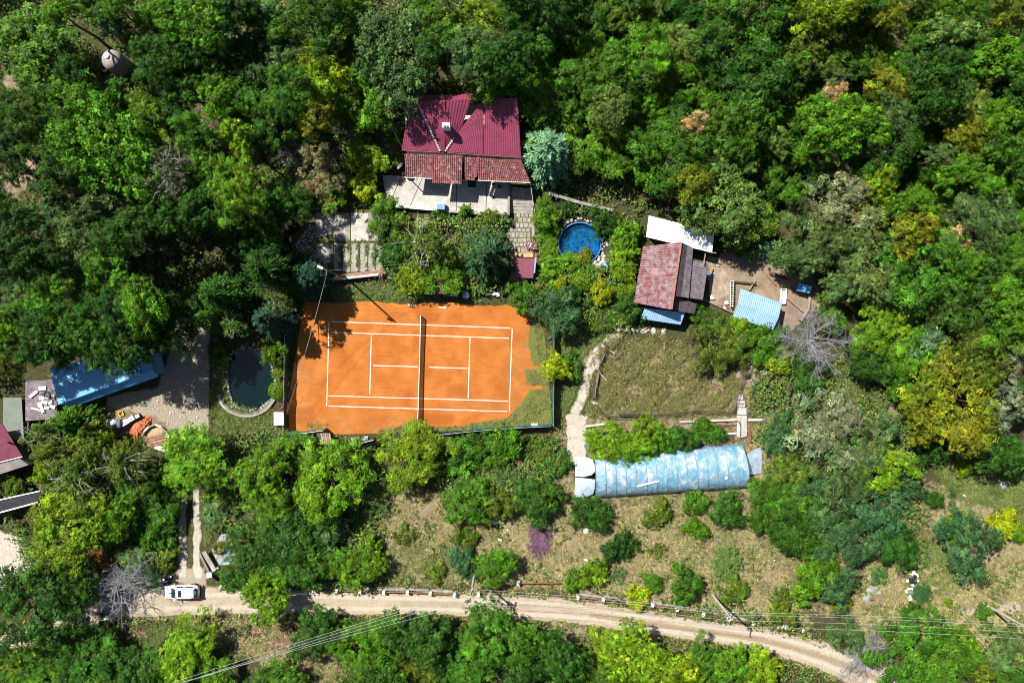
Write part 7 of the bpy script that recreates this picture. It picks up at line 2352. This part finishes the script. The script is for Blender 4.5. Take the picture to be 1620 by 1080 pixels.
# the wood goes on beyond the photograph's edges as one mass
fq, fv = [], []
pal = [COL[k] for k in ('mid green', 'fresh green', 'dark green', 'olive', 'grey green', 'dark green')]
for i in range(1000):
    x, y = nr.uniform(-96, 96), nr.uniform(-66, 84)
    px_, py_ = x * K + 810, 540 - y * K
    if -50 < px_ < 1670 and -52 < py_ < 1130: continue
    if abs(py_ - (1000 + abs(px_ - 700) * 0.12)) < 60 and px_ < 0: continue
    m, R_ = 460, nr.uniform(2.2, 4.6)
    hc = nr.uniform(4, 8) if py_ < 900 else nr.uniform(2, 4)
    sp_ = unit(nr.normal(size=(26, 3))); sp_[:, 2] = np.abs(sp_[:, 2])
    o_ = sp_[nr.integers(0, 26, m)] * nr.uniform(.55, 1, (m, 1)) + nr.normal(size=(m, 3)) * 0.13
    cen = np.array([x, y, hc]) + o_ * np.array([R_, R_, R_ * .75])
    nm = unit(o_ + np.array([0, 0, .6]) + nr.normal(size=(m, 3)) * .4)
    fq.append(leaf_quads(cen, nm, R_ * .15 * nr.uniform(.7, 1.4, m), R_ * .09 * nr.uniform(.7, 1.3, m)))
    fv.append(np.array(pal[nr.integers(0, 6)]) * np.exp(nr.normal(size=(m, 1)) * .3))
o = bpy.data.objects.new('surrounding_wood', quads_mesh('surrounding_wood', np.concatenate(fq), np.concatenate(fv), GRASS))
C.objects.link(o); tag(o, kind='stuff')

# ------------------------------------------------------------------ ground cover that nobody could count
BLOCK = [[(452, 470), (878, 478), (880, 690), (446, 692)], [(600, 150), (860, 150), (850, 345), (600, 345)], [(455, 335), (608, 330), (608, 440), (455, 440)],
         [(1000, 335), (1290, 370), (1290, 510), (1000, 515)], [(905, 698), (1210, 698), (1210, 788), (905, 788)], [(75, 545), (255, 545), (255, 650), (0, 740)], [(800, 335), (850, 335), (850, 445), (800, 445)],
         [(270, 500), (333, 500), (333, 690), (230, 690)], [(893, 655), (930, 655), (930, 730), (893, 730)], [(1162, 622), (1186, 622), (1186, 695), (1162, 695)], [(255, 895), (345, 880), (350, 950), (255, 950)], [(278, 770), (322, 770), (326, 940), (276, 940)], [(335, 840), (395, 840), (395, 900), (335, 900)]]
PATH = [(985, 521), (958, 526), (933, 553), (917, 590), (907, 630), (896, 658), (920, 660), (932, 632), (940, 597), (953, 567), (970, 547), (992, 533)]
BLOCK_V = BLOCK + [POND, PATH]


def scatter(n, polys, reject=BLOCK_V, extra=True):
    xs, ys = [], []
    per = n
    for wt, poly in polys:
        bx = [p[0] for p in poly]; by = [p[1] for p in poly]
        x = nr.uniform(min(bx), max(bx), int(per * wt)); y = nr.uniform(min(by), max(by), int(per * wt))
        k = inside(x, y, poly)
        xs.append(x[k]); ys.append(y[k])
    x, y = np.concatenate(xs), np.concatenate(ys)
    x, y = x + nr.normal(size=len(x)) * 7, y + nr.normal(size=len(x)) * 7
    keep = np.ones(len(x), bool)
    for b in reject: keep &= ~inside(x, y, b)
    keep &= (np.hypot(x - POOLC[0], y - POOLC[1]) > POOLR + 17)
    if extra:
        rd = polyline_dist(x, y, [(p[0], p[1]) for p in ROAD])
        keep &= rd > 23 + nr.normal(size=len(x)) * 2.5
    return x[keep], y[keep]


def clumpy(x, y, s, k=0.35):
    f = np.sin(x * s + 2 * np.sin(y * s * .7)) + np.sin(y * s * 1.3 + 1.7 * np.sin(x * s * .9 + 1)) + np.sin((x + y) * s * 2.3) * .6
    return f > nr.normal(size=len(x)) * 0.8 + k


def tuft_object(name, x, y, cols, L, Wd, hz, per=3, tilt=0.6):
    n = len(x)
    X_ = np.repeat((x - 810) / K, per) + nr.normal(size=n * per) * 0.1
    Y_ = np.repeat((540 - y) / K, per) + nr.normal(size=n * per) * 0.1
    Z_ = nr.uniform(0.06, hz, n * per)
    m = n * per
    cen = np.stack([X_, Y_, Z_], 1)
    nm = np.stack([nr.normal(size=m) * tilt, nr.normal(size=m) * tilt, np.ones(m)], 1)
    # neighbouring blades lean the same way, as trampled grass does
    ang = 2.2 * np.sin(X_ * .9 + 1.5 * np.sin(Y_ * .8)) + nr.normal(size=m) * 0.8
    dr = np.stack([np.cos(ang), np.sin(ang), nr.normal(size=m) * 0.3], 1)
    q = leaf_quads(cen, nm, L * nr.uniform(.6, 1.5, m), Wd * nr.uniform(.6, 1.5, m), dr)
    cc = np.array(cols)[nr.integers(0, len(cols), m)] * np.exp(nr.normal(size=(m, 1)) * 0.25)
    me = quads_mesh(name, q, cc, GRASS)
    o = bpy.data.objects.new(name, me); C.objects.link(o)
    return tag(o, kind='stuff')


dryp = [(1.0, [(548, 785), (600, 770), (690, 780), (720, 830), (760, 860), (800, 820), (830, 695), (890, 690), (905, 800), (1000, 790), (1190, 785), (1205, 860), (1262, 930), (1285, 990), (1150, 975), (905, 940), (740, 930), (640, 925), (540, 890)]),
        (0.75, [(1375, 900), (1400, 862), (1445, 870), (1500, 905), (1640, 880), (1640, 1090), (1560, 1020), (1360, 1010), (1345, 960)]),
        (0.25, [(300, 975), (460, 985), (470, 1030), (550, 1040), (540, 1090), (430, 1060), (330, 1010)])]
x, y = scatter(40000, dryp)
k = clumpy(x, y, 0.09, -0.35)
tuft_object('dry_grass', x[k], y[k], [(0.4, 0.33, 0.16), (0.46, 0.385, 0.21), (0.3, 0.235, 0.12), (0.3, 0.29, 0.1), (0.16, 0.18, 0.05), (0.11, 0.15, 0.03), (0.2, 0.15, 0.08)], 0.5, 0.036, 0.25, 4)
x, y = scatter(14000, [(1.0, [(955, 540), (1040, 530), (1110, 560), (1165, 605), (1165, 648), (1060, 652), (935, 652), (932, 605)])], reject=[])
k = clumpy(x, y, 0.1, 0.35)
tuft_object('weeds', x[k], y[k], [(0.17, 0.17, 0.048), (0.13, 0.15, 0.037), (0.25, 0.2, 0.09), (0.17, 0.12, 0.065), (0.11, 0.13, 0.03), (0.07, 0.1, 0.025)], 0.46, 0.05, 0.4, 5)
greenp = [(0.5, [(880, 515), (965, 520), (960, 545), (935, 590), (925, 655), (882, 665), (878, 600)]), (0.25, [(535, 455), (650, 452), (672, 478), (600, 482), (520, 480)]), (1.0, [(1480, 735), (1540, 715), (1640, 730), (1640, 850), (1560, 800), (1500, 780)]),
          (0.5, [(333, 560), (362, 560), (360, 640), (440, 655), (452, 692), (333, 692)]), (0.5, [(1190, 590), (1320, 570), (1400, 640), (1300, 650), (1190, 665)]), (0.4, [(262, 780), (350, 780), (350, 850), (325, 880), (262, 900)]),
          (0.25, [(1020, 790), (1260, 790), (1270, 960), (1060, 950)]), (0.4, [(1440, 870), (1500, 850), (1520, 930), (1440, 930)]), (0.25, [(560, 850), (740, 850), (740, 925), (560, 925)]), (0.9, [(0, 985), (240, 985), (330, 1010), (200, 1090), (0, 1090)]),
          (0.4, [(160, 850), (260, 850), (260, 910), (160, 910)]), (0.5, [(480, 975), (1300, 1000), (1320, 1060), (480, 1000)]), (0.3, [(380, 200), (420, 180), (450, 300), (420, 330)])]
x, y = scatter(13000, greenp)
k = clumpy(x, y, 0.1, -0.4)
tuft_object('green_grass', x[k], y[k], [(0.07, 0.13, 0.025), (0.1, 0.16, 0.035), (0.05, 0.09, 0.02), (0.15, 0.17, 0.05), (0.2, 0.18, 0.07)], 0.4, 0.055, 0.25, 4)
# moss and weeds in the joints of the slab yard
jx = np.concatenate([np.full(160, c) + nr.normal(size=160) * 1.1 for c in ycols[1:-1]] + [nr.uniform(500, 604, 260)])
jy = np.concatenate([nr.uniform(386, 430, 160) for c in ycols[1:-1]] + [383 + nr.normal(size=260) * 0.9])
k = clumpy(jx, jy, 0.2, 0.3)
om = tuft_object('joint_moss', jx[k], jy[k], [(0.08, 0.12, 0.025), (0.12, 0.15, 0.03), (0.05, 0.08, 0.02)], 0.22, 0.09, 0.1, 3)
om.location.z = YZ - 0.02
# grass creeping over the court edges
cxs, cys = nr.uniform(470, 878, 26000), nr.uniform(486, 700, 26000)
ck = np.zeros(len(cxs), bool)
for poly in ([(845, 500), (874, 500), (872, 570), (848, 570)], [(838, 588), (870, 595), (870, 610), (840, 608)], [(825, 642), (842, 618), (873, 615), (873, 672), (700, 684), (700, 676), (765, 668), (805, 662)], [(600, 680), (640, 672), (700, 676), (700, 690), (590, 695)], [(480, 672), (505, 665), (520, 672), (500, 680)], [(530, 690), (590, 690), (590, 700), (530, 706)]):
    ck |= inside(cxs, cys, poly)
ck &= clumpy(cxs, cys, 0.16, -0.3)
tuft_object('court_grass', cxs[ck], cys[ck], [(0.09, 0.12, 0.03), (0.13, 0.15, 0.045), (0.06, 0.085, 0.02), (0.22, 0.17, 0.07)], 0.26, 0.07, 0.12, 2)
# low weeds in loose patches all over the dry slopes
x, y = scatter(5200, dryp)
k = clumpy(x, y, 0.06, 0.8)
tuft_object('low_weeds', x[k], y[k], [(0.07, 0.13, 0.02), (0.1, 0.16, 0.025), (0.13, 0.16, 0.04), (0.05, 0.09, 0.018), (0.15, 0.14, 0.05)], 0.3, 0.12, 0.6, 8, 0.5)
# leafy undergrowth below and between the trees
under = [(1.6, FOREST[0][1]), (2.2, FOREST[1][1]), (0.5, FOREST[2][1]), (0.4, FOREST[3][1]), (0.35, [(700, 690), (880, 690), (880, 800), (700, 800)]), (0.5, [(1190, 570), (1440, 570), (1460, 900), (1200, 800)]), (0.6, [(350, 690), (600, 690), (600, 930), (350, 930)]),
         (0.4, [(0, 760), (270, 760), (270, 930), (60, 930)]), (0.5, [(850, 310), (1010, 350), (1010, 515), (850, 500)]), (0.4, [(600, 340), (800, 345), (800, 460), (600, 450)]), (0.4, [(430, 180), (640, 180), (620, 330), (440, 360)]), (0.3, [(480, 975), (900, 990), (1320, 1040), (1300, 1080), (480, 1000)]), (0.15, [(905, 940), (1200, 990), (1300, 1010), (1270, 990), (1000, 940)])]
x, y = scatter(17000, under, reject=BLOCK_V + [[(0, 60), (60, 100), (110, 200), (60, 300), (0, 330)]])
k = clumpy(x, y, 0.07, -0.1)
x, y = x[k], y[k]
n = len(x); per = 5
hh = np.repeat(nr.uniform(0.3, 1.6, n), per)
cen = np.stack([np.repeat((x - 810) / K, per) + nr.normal(size=n * per) * 0.3, np.repeat((540 - y) / K, per) + nr.normal(size=n * per) * 0.3, hh * nr.uniform(.4, 1, n * per)], 1)
nm = np.array([0, 0, 1.0]) + nr.normal(size=(n * per, 3)) * 0.5
pal = np.array([(0.045, 0.1, 0.02), (0.07, 0.14, 0.02), (0.11, 0.17, 0.02), (0.09, 0.11, 0.03), (0.16, 0.16, 0.03), (0.08, 0.11, 0.05), (0.13, 0.09, 0.04)])
cc = np.repeat(pal[nr.choice(7, n, p=[.26, .26, .16, .12, .08, .08, .04])], per, 0) * np.exp(nr.normal(size=(n * per, 1)) * .28)
o = bpy.data.objects.new('undergrowth', quads_mesh('undergrowth', leaf_quads(cen, nm, nr.uniform(.25, .45, n * per), nr.uniform(.14, .26, n * per)), cc, GRASS))
C.objects.link(o); tag(o, kind='stuff')
# ragged weeds along both road edges
sr = [q for q in spline(ROAD, 5) if -20 < q[0] < 1400]
ex, ey = [], []
for i in range(3600):
    j = rng.randrange(len(sr) - 1)
    dx, dy = sr[j + 1][0] - sr[j][0], sr[j + 1][1] - sr[j][1]
    L = math.hypot(dx, dy)
    off = (sr[j][2] + abs(rng.gauss(0, 4)) - 2.5) * rng.choice((-1, 1))
    ex.append(sr[j][0] - dy / L * off); ey.append(sr[j][1] + dx / L * off)
ex, ey = np.array(ex), np.array(ey)
k = clumpy(ex, ey, 0.12, 0.2) & ~((ex > 255) & (ex < 350) & (ey < 950))
tuft_object('verge_weeds', ex[k], ey[k], [(0.07, 0.14, 0.02), (0.11, 0.17, 0.02), (0.2, 0.18, 0.06), (0.32, 0.26, 0.12)], 0.32, 0.12, 0.35, 4, 0.5)
# chopped stalks and stones on the bare banks
mb = MB()
for i in range(700):
    x, y = rng.uniform(300, 550), rng.uniform(975, 1085)
    if not inside(np.array([x]), np.array([y]), Z_BROWN[0][1])[0]: continue
    s = rng.uniform(.12, .35)
    mb.rock(P(x, y, .03), (s * 1.6, s * .6, s * .4), i)
for i in range(500):
    x, y = rng.uniform(560, 1260), rng.uniform(790, 960)
    if not inside(np.array([x]), np.array([y]), Z_DRY[0][1])[0]: continue
    s = abs(rng.gauss(0, .12)) + .06
    mb.rock(P(x, y, .02), (s, s * .7, s * .4), i)
for i in range(260):
    x, y = rng.uniform(930, 1320), 0
    y = 960 + (x - 900) * 0.165 + rng.gauss(0, 9)
    s = abs(rng.gauss(0, .1)) + .06
    mb.rock(P(x, y, .04), (s, s * .7, s * .5), i)
for i in range(500):
    x, y = rng.uniform(0, 470), rng.uniform(940, 1010)
    s = abs(rng.gauss(0, .07)) + .05
    mb.rock(P(x, y, .03), (s, s * .7, s * .5), i)
tag(mb.build('loose_stones', M('field_stone', (0.4, 0.33, 0.26), 0.9, 0.35, 2.0)), kind='stuff')
